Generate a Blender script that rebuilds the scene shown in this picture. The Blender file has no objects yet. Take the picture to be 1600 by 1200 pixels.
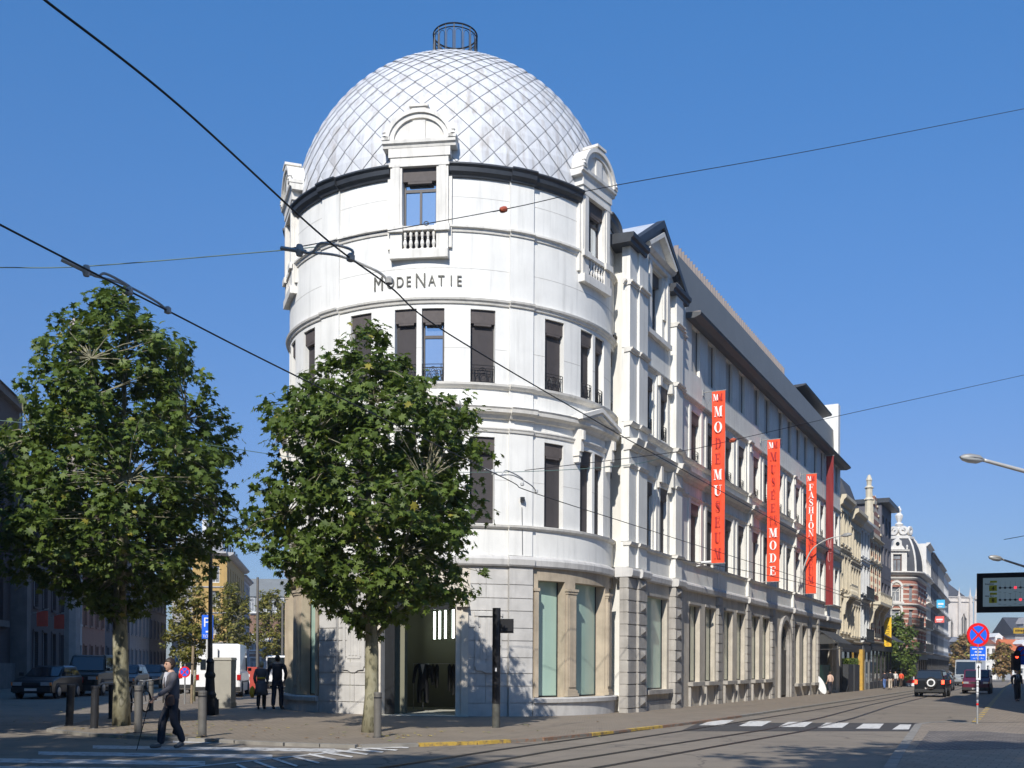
import bpy, math, random
import numpy as np
from mathutils import Vector, Matrix
R_ = math.radians
sc = bpy.context.scene
col = sc.collection

# ------------------------------------------------------------------ camera, sky, sun
FPX, CXP, HYP, ROLL, HC, TX = 1650.0, 800.0, 1040.0, 0.005, 1.6, -0.0075
cam_d = bpy.data.cameras.new("camera")
cam = bpy.data.objects.new("camera", cam_d); col.objects.link(cam)
cam.location = (0, 0, HC)
cam.rotation_euler = (R_(90), 0, 0)
cam.rotation_euler = (Matrix.Rotation(math.atan(-ROLL), 4, 'Y') @ Matrix.Rotation(R_(90), 4, 'X')).to_euler()
cam_d.sensor_width = 36.0
cam_d.lens = 36.0 * FPX / 1600.0
cam_d.shift_y = (HYP - 600.0) / 1600.0
cam_d.clip_end = 3000
sc.camera = cam

SUN_EL, SUN_AZ = 39.0, 13.0      # elevation; travel direction turned right of +Y
world = bpy.data.worlds.new("World"); sc.world = world
world.use_nodes = True
wn = world.node_tree.nodes; wl = world.node_tree.links
bg = wn["Background"]
sky = wn.new("ShaderNodeTexSky"); sky.sky_type = 'NISHITA'
sky.sun_disc = False
sky.sun_elevation = R_(SUN_EL)
sky.sun_rotation = R_(180 + SUN_AZ)
sky.altitude = 0; sky.air_density = 1.0; sky.dust_density = 0.25; sky.ozone_density = 3.0
tint = wn.new("ShaderNodeMix"); tint.data_type = 'RGBA'; tint.blend_type = 'MULTIPLY'; tint.inputs[0].default_value = 1.0
tcw = wn.new("ShaderNodeTexCoord"); sxy = wn.new("ShaderNodeSeparateXYZ"); wl.new(tcw.outputs["Generated"], sxy.inputs[0])
rw = wn.new("ShaderNodeValToRGB"); wl.new(sxy.outputs[2], rw.inputs[0])
_e = rw.color_ramp.elements; _e[1].position = 1.0; _e.new(.18); _e.new(.38)
for _x, (_p, _c) in zip(_e, [(0.0, (.42, .48, .66)), (.18, (.58, .70, .95)), (.38, (.62, .98, 1.32)), (.62, (.58, 1.25, 1.72))]): _x.position = _p; _x.color = (*_c, 1)
wl.new(rw.outputs[0], tint.inputs[7])
wl.new(sky.outputs[0], tint.inputs[6]); wl.new(tint.outputs[2], bg.inputs[0]); bg.inputs[1].default_value = 0.105
sun_d = bpy.data.lights.new("sun", 'SUN'); sun_d.energy = 5.0; sun_d.angle = R_(0.5)
sun_d.color = (1.0, 0.955, 0.88)
sun = bpy.data.objects.new("sun", sun_d); col.objects.link(sun)
_d = Vector((math.sin(R_(SUN_AZ)) * math.cos(R_(SUN_EL)), math.cos(R_(SUN_AZ)) * math.cos(R_(SUN_EL)), -math.sin(R_(SUN_EL))))
sun.rotation_euler = _d.to_track_quat('-Z', 'Y').to_euler()
sun.location = (-20, -40, 60)
vs = sc.view_settings
vs.view_transform = 'Standard'; vs.look = 'None'; vs.gamma = 1; vs.use_curve_mapping = False
vs.exposure = 0.12
sc.cycles.max_bounces = 8

# ------------------------------------------------------------------ where things stand (pixel sight lines -> metres)
def ray(px, py):
    dx = (px - CXP) / FPX; dz = (HYP - py) / FPX
    return dx - ROLL * dz, dz + ROLL * dx
def gz(x): return TX * max(-60.0, min(60.0, x))
def gp(px, py):
    dx, dz = ray(px, py)
    t = HC / (TX * dx - dz)
    return Vector((dx * t, t, gz(dx * t)))
def at(px, py, Y):
    dx, dz = ray(px, py)
    return Vector((dx * Y, Y, HC + dz * Y))

# ------------------------------------------------------------------ object helpers
def tag(o, label=None, cat=None, group=None, kind=None):
    if label: o["label"] = label
    if cat: o["category"] = cat
    if group: o["group"] = group
    if kind: o["kind"] = kind
    return o
def thing(name, label, cat, loc=(0, 0, 0), rz=0.0, group=None):
    o = bpy.data.objects.new(name, None); col.objects.link(o)
    o.empty_display_size = 0.3
    o.location = loc; o.rotation_euler = (0, 0, rz)
    return tag(o, label, cat, group)
def kids(o): return [c for c in bpy.data.objects if c.parent == o]
def copy_tree(o, parent=None, _cache=None):
    if _cache is None:
        _cache = {}
        for c in bpy.data.objects:
            if c.parent: _cache.setdefault(c.parent.name, []).append(c)
    c = o.copy(); col.objects.link(c)
    if parent: c.parent = parent
    for ch in _cache.get(o.name, []): copy_tree(ch, c, _cache)
    return c
def worigin(o):
    v = Vector((0, 0, 0))
    while o is not None:
        v += o.location; o = o.parent
    return v

class MB:
    def __init__(s): s.v = []; s.f = []; s.m = []
    def add(s, vs_, fs_, mi=0):
        b = len(s.v); s.v.extend([tuple(p) for p in vs_])
        for f in fs_: s.f.append(tuple(b + i for i in f)); s.m.append(mi)
    def quad(s, a, b, c, d, mi=0): s.add([a, b, c, d], [(0, 1, 2, 3)], mi)
    def box(s, c, d, rz=0.0, mi=0, top=1.0):
        cx, cy, cz = c; hx, hy, hz = d[0] / 2, d[1] / 2, d[2] / 2
        co, si = math.cos(rz), math.sin(rz); vs_ = []
        for z, k in ((-hz, 1.0), (hz, top)):
            for x, y in ((-hx, -hy), (hx, -hy), (hx, hy), (-hx, hy)):
                x *= k; y *= k
                vs_.append((cx + x * co - y * si, cy + x * si + y * co, cz + z))
        s.add(vs_, [(0, 3, 2, 1), (4, 5, 6, 7), (0, 1, 5, 4), (1, 2, 6, 5), (2, 3, 7, 6), (3, 0, 4, 7)], mi)
    def fbox(s, fr, u0, u1, w0, w1, z0, z1, mi=0):
        us = fr.div(u0, u1); vs_ = []; n = len(us)
        for u in us:
            for w, z in ((w0, z0), (w1, z0), (w1, z1), (w0, z1)): vs_.append(fr.pt(u, w, z))
        fs = [(0, 1, 2, 3), ((n - 1) * 4 + 3, (n - 1) * 4 + 2, (n - 1) * 4 + 1, (n - 1) * 4)]
        for i in range(n - 1):
            for k in range(4):
                a = i * 4 + k; b = i * 4 + (k + 1) % 4
                fs.append((a, a + 4, b + 4, b))
        s.add(vs_, fs, mi)
    def sweep(s, fr, u0, u1, prof, mi=0):
        us = fr.div(u0, u1); k = len(prof); n = len(us)
        vs_ = [fr.pt(u, w, z) for u in us for (w, z) in prof]
        fs = [tuple(range(k)), tuple(reversed([(n - 1) * k + i for i in range(k)]))]
        for i in range(n - 1):
            for j in range(k):
                a = i * k + j; b = i * k + (j + 1) % k
                fs.append((a, a + k, b + k, b))
        s.add(vs_, fs, mi)
    def prism(s, poly, f0, f1, mi=0):
        n = len(poly); vs_ = [f0(*p) for p in poly] + [f1(*p) for p in poly]
        fs = [tuple(range(n)), tuple(reversed(range(n, 2 * n)))] + [((i + 1) % n, i, i + n, (i + 1) % n + n) for i in range(n)]
        s.add(vs_, fs, mi)
    def tube(s, pts, r, n=8, mi=0, cap=True):
        pts = [Vector(p) for p in pts]; rs = r if isinstance(r, (list, tuple)) else [r] * len(pts)
        vs_ = []; fs = []
        up = Vector((0, 0, 1)); d0 = (pts[1] - pts[0]).normalized()
        if abs(d0.dot(up)) > .95: up = Vector((1, 0, 0))
        a = d0.cross(up).normalized()
        for i, p in enumerate(pts):
            d = (pts[min(i + 1, len(pts) - 1)] - pts[max(i - 1, 0)])
            d = d.normalized() if d.length > 1e-9 else d0
            a = (a - d * a.dot(d)).normalized(); b = d.cross(a)
            for k in range(n):
                t = 2 * math.pi * k / n
                vs_.append(p + (a * math.cos(t) + b * math.sin(t)) * rs[i])
        for i in range(len(pts) - 1):
            for k in range(n):
                k2 = (k + 1) % n
                fs.append((i * n + k, i * n + k2, (i + 1) * n + k2, (i + 1) * n + k))
        if cap:
            fs.append(tuple(reversed(range(n)))); fs.append(tuple((len(pts) - 1) * n + k for k in range(n)))
        s.add(vs_, fs, mi)
    def lathe(s, prof, c, n=16, mi=0, axis='z', a0=0.0):
        vs_ = []; fs = []
        for (r, z) in prof:
            for k in range(n):
                t = 2 * math.pi * k / n + a0
                x, y = r * math.cos(t), r * math.sin(t)
                if axis == 'z': p = (c[0] + x, c[1] + y, c[2] + z)
                elif axis == 'y': p = (c[0] + x, c[1] + z, c[2] + y)
                else: p = (c[0] + z, c[1] + x, c[2] + y)
                vs_.append(p)
        for i in range(len(prof) - 1):
            for k in range(n):
                k2 = (k + 1) % n
                fs.append((i * n + k, i * n + k2, (i + 1) * n + k2, (i + 1) * n + k))
        fs.append(tuple(reversed(range(n)))); fs.append(tuple((len(prof) - 1) * n + k for k in range(n)))
        s.add(vs_, fs, mi)
    def build(s, name, mats, parent=None, local=False, smooth=False, auto=False):
        me = bpy.data.meshes.new(name)
        v = s.v
        if parent is not None and not local:
            o_ = worigin(parent); v = [(p[0] - o_.x, p[1] - o_.y, p[2] - o_.z) for p in v]
        me.from_pydata(v, [], s.f)
        if not isinstance(mats, (list, tuple)): mats = [mats]
        for m_ in mats: me.materials.append(m_)
        me.polygons.foreach_set("material_index", s.m)
        if smooth or auto: me.polygons.foreach_set("use_smooth", [True] * len(me.polygons))
        me.update()
        o = bpy.data.objects.new(name, me); col.objects.link(o)
        if auto:
            try: me.set_sharp_from_angle(angle=R_(35))
            except Exception: pass
        if parent is not None: o.parent = parent
        return o

class Flat:
    def __init__(s, x, y, tx, ty, z=0.0): s.o = (x, y); l = math.hypot(tx, ty); s.t = (tx / l, ty / l); s.n = (s.t[1], -s.t[0]); s.z = z
    def pt(s, u, w, z): return (s.o[0] + s.t[0] * u + s.n[0] * w, s.o[1] + s.t[1] * u + s.n[1] * w, z + s.z)
    def div(s, a, b): return [a, b]
class Round:
    def __init__(s, cx, cy, r, step=3.0): s.c = (cx, cy); s.r = r; s.step = step
    def pt(s, u, w, z): a = R_(u); return (s.c[0] + (s.r + w) * math.sin(a), s.c[1] - (s.r + w) * math.cos(a), z)
    def div(s, a, b):
        n = max(1, int(math.ceil(abs(b - a) / s.step - 1e-6))); return [a + (b - a) * i / n for i in range(n + 1)]
    def flat(s, u):
        a = R_(u); x, y, _ = s.pt(u, 0, 0)
        return Flat(x, y, math.cos(a), math.sin(a))

def wall(mb, fr, u0, u1, w0, w1, z0, z1, ops, mi=0):
    """solid wall with rectangular openings ops = [(ua, ub, za, zb)]"""
    es = sorted({u0, u1, *[min(max(o[0], u0), u1) for o in ops], *[min(max(o[1], u0), u1) for o in ops]})
    for a, b in zip(es[:-1], es[1:]):
        if b - a < 1e-5: continue
        m_ = (a + b) / 2; zs = z0
        for o in sorted([o for o in ops if o[0] < m_ < o[1]], key=lambda o: o[2]):
            if o[2] > zs + 1e-4: mb.fbox(fr, a, b, w0, w1, zs, min(o[2], z1), mi)
            zs = max(zs, o[3])
        if zs < z1 - 1e-4: mb.fbox(fr, a, b, w0, w1, zs, z1, mi)

# ------------------------------------------------------------------ materials
def mk(name):
    m_ = bpy.data.materials.new(name); m_.use_nodes = True
    nt = m_.node_tree; return m_, nt, nt.nodes["Principled BSDF"]
def ramp(nt, fac, stops):
    r = nt.nodes.new("ShaderNodeValToRGB"); nt.links.new(fac, r.inputs[0])
    el = r.color_ramp.elements
    while len(el) < len(stops): el.new(0.5)
    for e, (p, c) in zip(el, stops): e.position = p; e.color = (*c, 1) if len(c) == 3 else c
    return r.outputs[0]
def mul(c, k): return tuple(min(1.0, x * k) for x in c)
def noise(nt, scale, detail=4, vec=None, rough=.6, dim='3D'):
    n = nt.nodes.new("ShaderNodeTexNoise"); n.inputs["Scale"].default_value = scale; n.inputs["Detail"].default_value = detail
    n.inputs["Roughness"].default_value = rough
    if vec is not None: nt.links.new(vec, n.inputs["Vector"])
    return n.outputs["Fac"]
def pos(nt, sx=1, sy=1, sz=1):
    g = nt.nodes.new("ShaderNodeNewGeometry"); mp = nt.nodes.new("ShaderNodeMapping")
    mp.inputs["Scale"].default_value = (sx, sy, sz); nt.links.new(g.outputs["Position"], mp.inputs["Vector"]); return mp.outputs[0]
def mixc(nt, fac, a, b, mode='MIX'):
    x = nt.nodes.new("ShaderNodeMix"); x.data_type = 'RGBA'; x.blend_type = mode
    for i, v in ((0, fac), (6, a), (7, b)):
        if isinstance(v, (int, float)): x.inputs[i].default_value = v
        elif isinstance(v, tuple): x.inputs[i].default_value = (*v, 1) if len(v) == 3 else v
        else: nt.links.new(v, x.inputs[i])
    return x.outputs[2]
def bump(nt, b, h, strength=.3, dist=.02):
    n = nt.nodes.new("ShaderNodeBump"); n.inputs["Strength"].default_value = strength; n.inputs["Distance"].default_value = dist
    nt.links.new(h, n.inputs["Height"]); nt.links.new(n.outputs[0], b.inputs["Normal"])
_mc = {}
def M(name, c, rough=.7, var=.12, scale=3.0, metal=0.0, spec=None, bmp=0.0, obj=False, streak=0.0, coat=0.0):
    """plain painted / stone / metal surface with a mottled colour, fine grain and optional rain streaks"""
    if name in _mc: return _mc[name]
    m_, nt, b = mk(name)
    if obj:
        tc = nt.nodes.new("ShaderNodeTexCoord"); v = tc.outputs["Object"]
    else: v = pos(nt)
    f = noise(nt, scale, 6, v)
    c_ = ramp(nt, f, [(.3, mul(c, 1 - var)), (.7, mul(c, 1 + var))])
    if streak:
        s1 = noise(nt, 1.0, 5, pos(nt, 5, 5, .35))
        c_ = mixc(nt, ramp(nt, s1, [(.50, (0, 0, 0)), (.78, (streak,) * 3)]), c_, mul(c, .45))
    nt.links.new(c_, b.inputs["Base Color"])
    b.inputs["Roughness"].default_value = rough; b.inputs["Metallic"].default_value = metal
    if spec is not None: b.inputs["Specular IOR Level"].default_value = spec
    if coat: b.inputs["Coat Weight"].default_value = coat; b.inputs["Coat Roughness"].default_value = .08
    if bmp: bump(nt, b, noise(nt, 40, 4, v), bmp)
    _mc[name] = m_; return m_
def emis(name, c, s):
    m_, nt, b = mk(name); b.inputs["Base Color"].default_value = (*c, 1); b.inputs["Emission Color"].default_value = (*c, 1); b.inputs["Emission Strength"].default_value = s; return m_
def masonry(name, c1, c2, mortar, t, bw, bh, ms=.012, rough=.85, bands=None, bumpk=.4):
    """bricks or stone blocks on a wall whose horizontal direction is t"""
    m_, nt, b = mk(name)
    g = nt.nodes.new("ShaderNodeNewGeometry")
    dt = nt.nodes.new("ShaderNodeVectorMath"); dt.operation = 'DOT_PRODUCT'; dt.inputs[1].default_value = (t[0], t[1], 0)
    nt.links.new(g.outputs["Position"], dt.inputs[0])
    sp = nt.nodes.new("ShaderNodeSeparateXYZ"); nt.links.new(g.outputs["Position"], sp.inputs[0])
    cb = nt.nodes.new("ShaderNodeCombineXYZ"); nt.links.new(dt.outputs["Value"], cb.inputs[0]); nt.links.new(sp.outputs[2], cb.inputs[1])
    br = nt.nodes.new("ShaderNodeTexBrick"); nt.links.new(cb.outputs[0], br.inputs["Vector"])
    br.inputs["Scale"].default_value = 1; br.inputs["Brick Width"].default_value = bw; br.inputs["Row Height"].default_value = bh
    br.inputs["Mortar Size"].default_value = ms
    br.inputs["Color1"].default_value = (*c1, 1); br.inputs["Color2"].default_value = (*c2, 1); br.inputs["Mortar"].default_value = (*mortar, 1)
    f = noise(nt, 1.3, 6, pos(nt))
    c_ = mixc(nt, ramp(nt, f, [(.35, (.0,) * 3), (.75, (.35,) * 3)]), br.outputs["Color"], mul(c1, .5))
    if bands:
        w = nt.nodes.new("ShaderNodeMath"); w.operation = 'MODULO'; nt.links.new(sp.outputs[2], w.inputs[0]); w.inputs[1].default_value = bands[0]
        l = nt.nodes.new("ShaderNodeMath"); l.operation = 'LESS_THAN'; nt.links.new(w.outputs[0], l.inputs[0]); l.inputs[1].default_value = bands[1]
        c_ = mixc(nt, l.outputs[0], c_, bands[2])
    nt.links.new(c_, b.inputs["Base Color"]); b.inputs["Roughness"].default_value = rough
    bump(nt, b, br.outputs["Fac"], -bumpk, .01)
    return m_
# ------------------------------------------------------------------ shared surfaces
PLAST = M("white_plaster", (.77, .755, .71), .8, .07, .9, bmp=.08, streak=.34)
PLAST2 = M("white_plaster_trim", (.72, .69, .63), .8, .08, 2.5, bmp=.08, streak=.5)
TAN = M("dirty_sandstone", (.42, .35, .26), .9, .22, 1.6, bmp=.25, streak=.5)
BLUE_ST = M("pale_limestone", (.52, .50, .47), .85, .12, 2.2, bmp=.2, streak=.4)
GREYST = M("grey_limestone", (.36, .335, .30), .9, .18, 1.8, bmp=.25, streak=.55)
ZINC_D = M("dark_zinc", (.045, .05, .058), .5, .2, 3, metal=.3)
ZINC_G = M("grey_zinc_cladding", (.23, .225, .205), .55, .06, 1.0, metal=.2)
BLIND = M("dark_blind", (.050, .043, .044), .8, .1, 6)
BLINDH = M("blind_box", (.085, .07, .065), .7, .15, 8)
IRON = M("black_iron", (.02, .022, .025), .45, .2, 8, metal=.5)
WFRAME = M("brown_window_frame", (.06, .05, .048), .5, .15, 8)
ROOM = M("dim_interior", (.05, .048, .04), .9, .1, 1)
LETTER = M("bronze_letters", (.10, .095, .075), .6, .1, 5)
def mirrorglass():
    m_, nt, b = mk("window_glass"); b.inputs["Base Color"].default_value = (.55, .6, .65, 1); b.inputs["Metallic"].default_value = .85
    b.inputs["Roughness"].default_value = .05; bump(nt, b, noise(nt, .8, 2, pos(nt)), .03); return m_
GLASS = mirrorglass()
def darkglass():
    m_, nt, b = mk("dark_glass"); b.inputs["Base Color"].default_value = (.02, .025, .03, 1)
    b.inputs["Roughness"].default_value = .06; b.inputs["Specular IOR Level"].default_value = .9; return m_
DGLASS = darkglass()
def screenglass(name, c):
    m_, nt, b = mk(name); f = noise(nt, .5, 3, pos(nt)); nt.links.new(ramp(nt, f, [(.3, mul(c, .92)), (.7, mul(c, 1.06))]), b.inputs["Base Color"])
    b.inputs["Roughness"].default_value = .35; b.inputs["Coat Weight"].default_value = .6; b.inputs["Coat Roughness"].default_value = .03; return m_
SCREEN = screenglass("frosted_green_pane", (.36, .50, .42))
SCREEN2 = screenglass("cream_blind_pane", (.46, .48, .36))

# ------------------------------------------------------------------ the museum
TC = (-2.2, 38.8)
TW = Round(TC[0], TC[1], 5.9)
TH_ = math.atan((1632 - 800) / 1650)
FS, FC = math.sin(TH_), math.cos(TH_)
FA = Flat(3.78, 36.7, FS, FC)
mus = thing("museum_building", "large white museum with a diamond-tiled dome on its round corner tower", "building", (TC[0], TC[1], 0))
CEN, SID, LEF = -7.3, 56.2, -70.8     # bay axes of the round front
BAYS = [LEF, CEN, SID]
A0, A1 = -150.0, 84.0

# upper tower wall
ops = []
wins = []
for ax in BAYS:
    for (a, b) in ((-23.3, -15.6), (-7.7, -.8), (.8, 7.7), (15.6, 23.3)):
        for (zb, zt, fl) in ((6.05, 8.76, 2), (10.42, 12.73, 3)):
            ops.append((ax + a, ax + b, zb, zt)); wins.append((ax + a, ax + b, zb, zt, fl, ax))
dorm = [(ax - 5.3, ax + 5.3, 14.53, 17.16) for ax in BAYS]
mb = MB()
wall(mb, TW, A0, A1, -.38, 0, 5.0, 17.16, ops + dorm)
for c in [(20.3, 28.3), (-43.0, -35.0), (82.5, 84.5), (-106, -98)]:      # flat pilaster strips
    for (z0, z1) in ((5.07, 5.90), (6.03, 8.92), (9.06, 9.34), (9.66, 10.26), (10.44, 12.9), (13.07, 15.12), (15.29, 16.85)):
        mb.fbox(TW, c[0], c[1], 0.0, .07, z0, z1)
for z in (13.62, 14.1, 11.55):                                        # fine joints in the render
    pass
mb.build("tower_wall", PLAST, mus)

def course(mb, z, prof, segs, ext=.07):
    """moulded band following the tower, breaking forward over the pilaster strips"""
    for (a, b, e) in segs:
        mb.sweep(TW, a, b, [(w + (ext if e and w > 0 else 0), z + h) for (w, h) in prof])
SEG = [(A0, -106, 0), (-106, -98, 1), (-98, -43, 0), (-43, -35, 1), (-35, 20.3, 0), (20.3, 28.3, 1), (28.3, 82.5, 0), (82.5, 84.5, 1)]
def segs_cut(cut):
    out = []
    for (a, b, e) in SEG:
        cur = a
        for ax in BAYS:
            lo, hi = ax - cut, ax + cut
            if hi <= cur or lo >= b: continue
            if lo > cur: out.append((cur, lo, e))
            cur = hi
        if cur < b: out.append((cur, b, e))
    return out
mb = MB(); course(mb, 5.90, [(0, 0), (.05, 0), (.10, .05), (.12, .12), (0, .14)], SEG); mb.build("moulded_course", PLAST2, mus)
mb = MB(); course(mb, 8.92, [(0, 0), (.04, 0), (.06, .06), (.09, .10), (.09, .14), (0, .15)], SEG); mb.build("moulded_course", PLAST2, mus)
mb = MB(); course(mb, 9.32, [(0, 0), (.08, .02), (.14, .12), (.28, .18), (.30, .28), (.34, .33), (0, .36)], SEG, .1); mb.build("moulded_course", PLAST2, mus)
mb = MB(); course(mb, 10.24, [(0, 0), (.07, .03), (.15, .10), (.17, .17), (0, .19)], SEG); mb.build("moulded_course", PLAST2, mus)
mb = MB(); course(mb, 12.86, [(0, 0), (.05, .02), (.07, .08), (.12, .12), (.14, .18), (0, .2)], SEG); mb.build("moulded_course", PLAST2, mus)
mb = MB(); course(mb, 15.10, [(0, 0), (.04, .01), (.06, .10), (.13, .13), (.13, .19), (0, .2)], segs_cut(9.3)); mb.build("moulded_course", PLAST2, mus)
mb = MB()
for z in (13.98, 7.42, 11.5, 16.2):                                   # fine joints scored in the render
    for (p, q) in ((-98, -43), (-35, 20.3), (28.3, 82.5)):
        es_ = sorted([p, q] + [e for (ua, ub, za, zb) in ops + dorm + [(ax - 9.6, ax + 9.6, 14.2, 18) for ax in BAYS] if za < z < zb for e in (ua, ub) if p < e < q])
        for u0, u1 in zip(es_[:-1], es_[1:]):
            m_ = (u0 + u1) / 2
            if not any(ua < m_ < ub and za < z < zb for (ua, ub, za, zb) in ops + dorm + [(ax - 9.6, ax + 9.6, 14.2, 18) for ax in BAYS]): mb.fbox(TW, u0, u1, 0.0, .003, z, z + .014)
mb.build("score_line", M("score_line_grey", (.48, .46, .42), .9, .1, 2), mus)
mb = MB()
course(mb, 16.80, [(-.2, 0), (.06, 0), (.08, .06), (.18, .14), (.20, .27), (.27, .33), (.27, .38), (-.2, .40)], segs_cut(9.0), .09)
mb.build("gutter", ZINC_D, mus)

def railing_part(mb, fr, u0, u1, w, z0, z1):
    n = 9
    us = [u0 + (u1 - u0) * i / n for i in range(n + 1)]
    for z in (z0 + .03, z1 - .1, z1):
        mb.tube([fr.pt(u, w, z) for u in us], .011, 5)
    for u in (u0, u0 + (u1 - u0) * .13, u0 + (u1 - u0) * .87, u1): mb.tube([fr.pt(u, w, z0), fr.pt(u, w, z1)], .012, 5)
    for k, (uc, ru) in enumerate(((.5, .20), (.5, .13), (.24, .09), (.76, .09))):
        pts = []
        for i in range(17):
            t = 2 * math.pi * i / 16
            uu = u0 + (u1 - u0) * (uc + ru * math.cos(t)); zz = (z0 + z1) / 2 - .02 + (.22 if k < 2 else .13) * math.sin(t) * (1 if k != 1 else .7)
            pts.append(fr.pt(uu, w, zz))
        mb.tube(pts, .010, 5)
def window(fr, u0, u1, z0, z1, parent, kind='blind', w=-.22, rail=False, fw=None, name="window"):
    du = u1 - u0; fw = fw if fw is not None else .07 * (1 if isinstance(fr, Flat) else 9.5)
    mb = MB()
    mb.fbox(fr, u0, u0 + fw, w - .06, w, z0, z1); mb.fbox(fr, u1 - fw, u1, w - .06, w, z0, z1)
    mb.fbox(fr, u0 + fw, u1 - fw, w - .06, w, z1 - .09, z1); mb.fbox(fr, u0 + fw, u1 - fw, w - .06, w, z0, z0 + .08)
    zt = z0 + (z1 - z0) * .62
    if kind != 'blind': mb.fbox(fr, u0 + fw, u1 - fw, w - .06, w - .002, zt, zt + .09)
    if kind == 'cross': mb.fbox(fr, (u0 + u1) / 2 - fw * .5, (u0 + u1) / 2 + fw * .5, w - .06, w - .004, z0 + .08, zt)
    fo = mb.build(name, WFRAME, parent)
    mb = MB(); mb.fbox(fr, u0 + fw, u1 - fw, w - .05, w - .035, z0 + .08, z1 - .09)
    mb.build("pane", GLASS if kind != 'blind' else DGLASS, fo)
    if kind == 'blind':
        mb = MB(); mb.fbox(fr, u0 + fw * .3, u1 - fw * .3, w + .015, w + .03, z0 + .04, z1 - .45); mb.build("blind", BLIND, fo)
    mb = MB()
    h = .42 if kind != 'attic' else .2
    mb.fbox(fr, u0 + .002, u1 - .002, w + .02, w + .15, z1 - h, z1 - .003)
    mb.fbox(fr, u0 + du * .15, u1 - du * .15, w + .03, w + .145, z1 - h - .07, z1 - h)
    mb.build("blind_box", BLINDH, fo)
    if rail:
        mb = MB(); railing_part(mb, fr, u0 + du * .02, u1 - du * .02, -.05, z0 + .04, z0 + .58); mb.build("railing", IRON, fo)
    return fo
for (a, b, zb, zt, fl, ax) in wins:
    if b < -110: continue
    kind = 'glass' if (fl == 3 and abs(a - (CEN + .8)) < .1) else 'blind'
    window(TW, a, b, zb, zt, mus, kind, rail=(fl == 3))

# pediments and consoles on the pairs
for ax in BAYS:
    mb = MB(); fr = TW.flat(ax)
    for s in (-1, 1):
        def q(u0, u1, zlo0, zlo1, th, w0, w1):
            P = [(u0, zlo0), (u1, zlo1), (u1, zlo1 + th), (u0, zlo0 + th)]
            mb.prism(P, lambda u, z: fr.pt(u, w1, z), lambda u, z: fr.pt(u, w0, z))
        q(s * 1.35, 0, 9.62, 10.08, .14, -.1, .36); q(s * 1.22, 0, 9.60, 9.98, .1, -.1, .30)
        # console
        for (z0, z1, w0, w1, hw) in ((8.62, 9.34, 0, .18, .09), (8.48, 8.62, 0, .12, .10), (8.28, 8.48, 0, .09, .06), (9.0, 9.3, .18, .26, .07)):
            mb.fbox(fr, s * 1.05 - hw, s * 1.05 + hw, w0 - .12, w1, z0, z1)
    mb.prism([(-1.1, 9.66), (1.1, 9.66), (0, 10.03)], lambda u, z: fr.pt(u, .12, z), lambda u, z: fr.pt(u, -.1, z))
    mb.build("window_pediment", PLAST2, mus)

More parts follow.
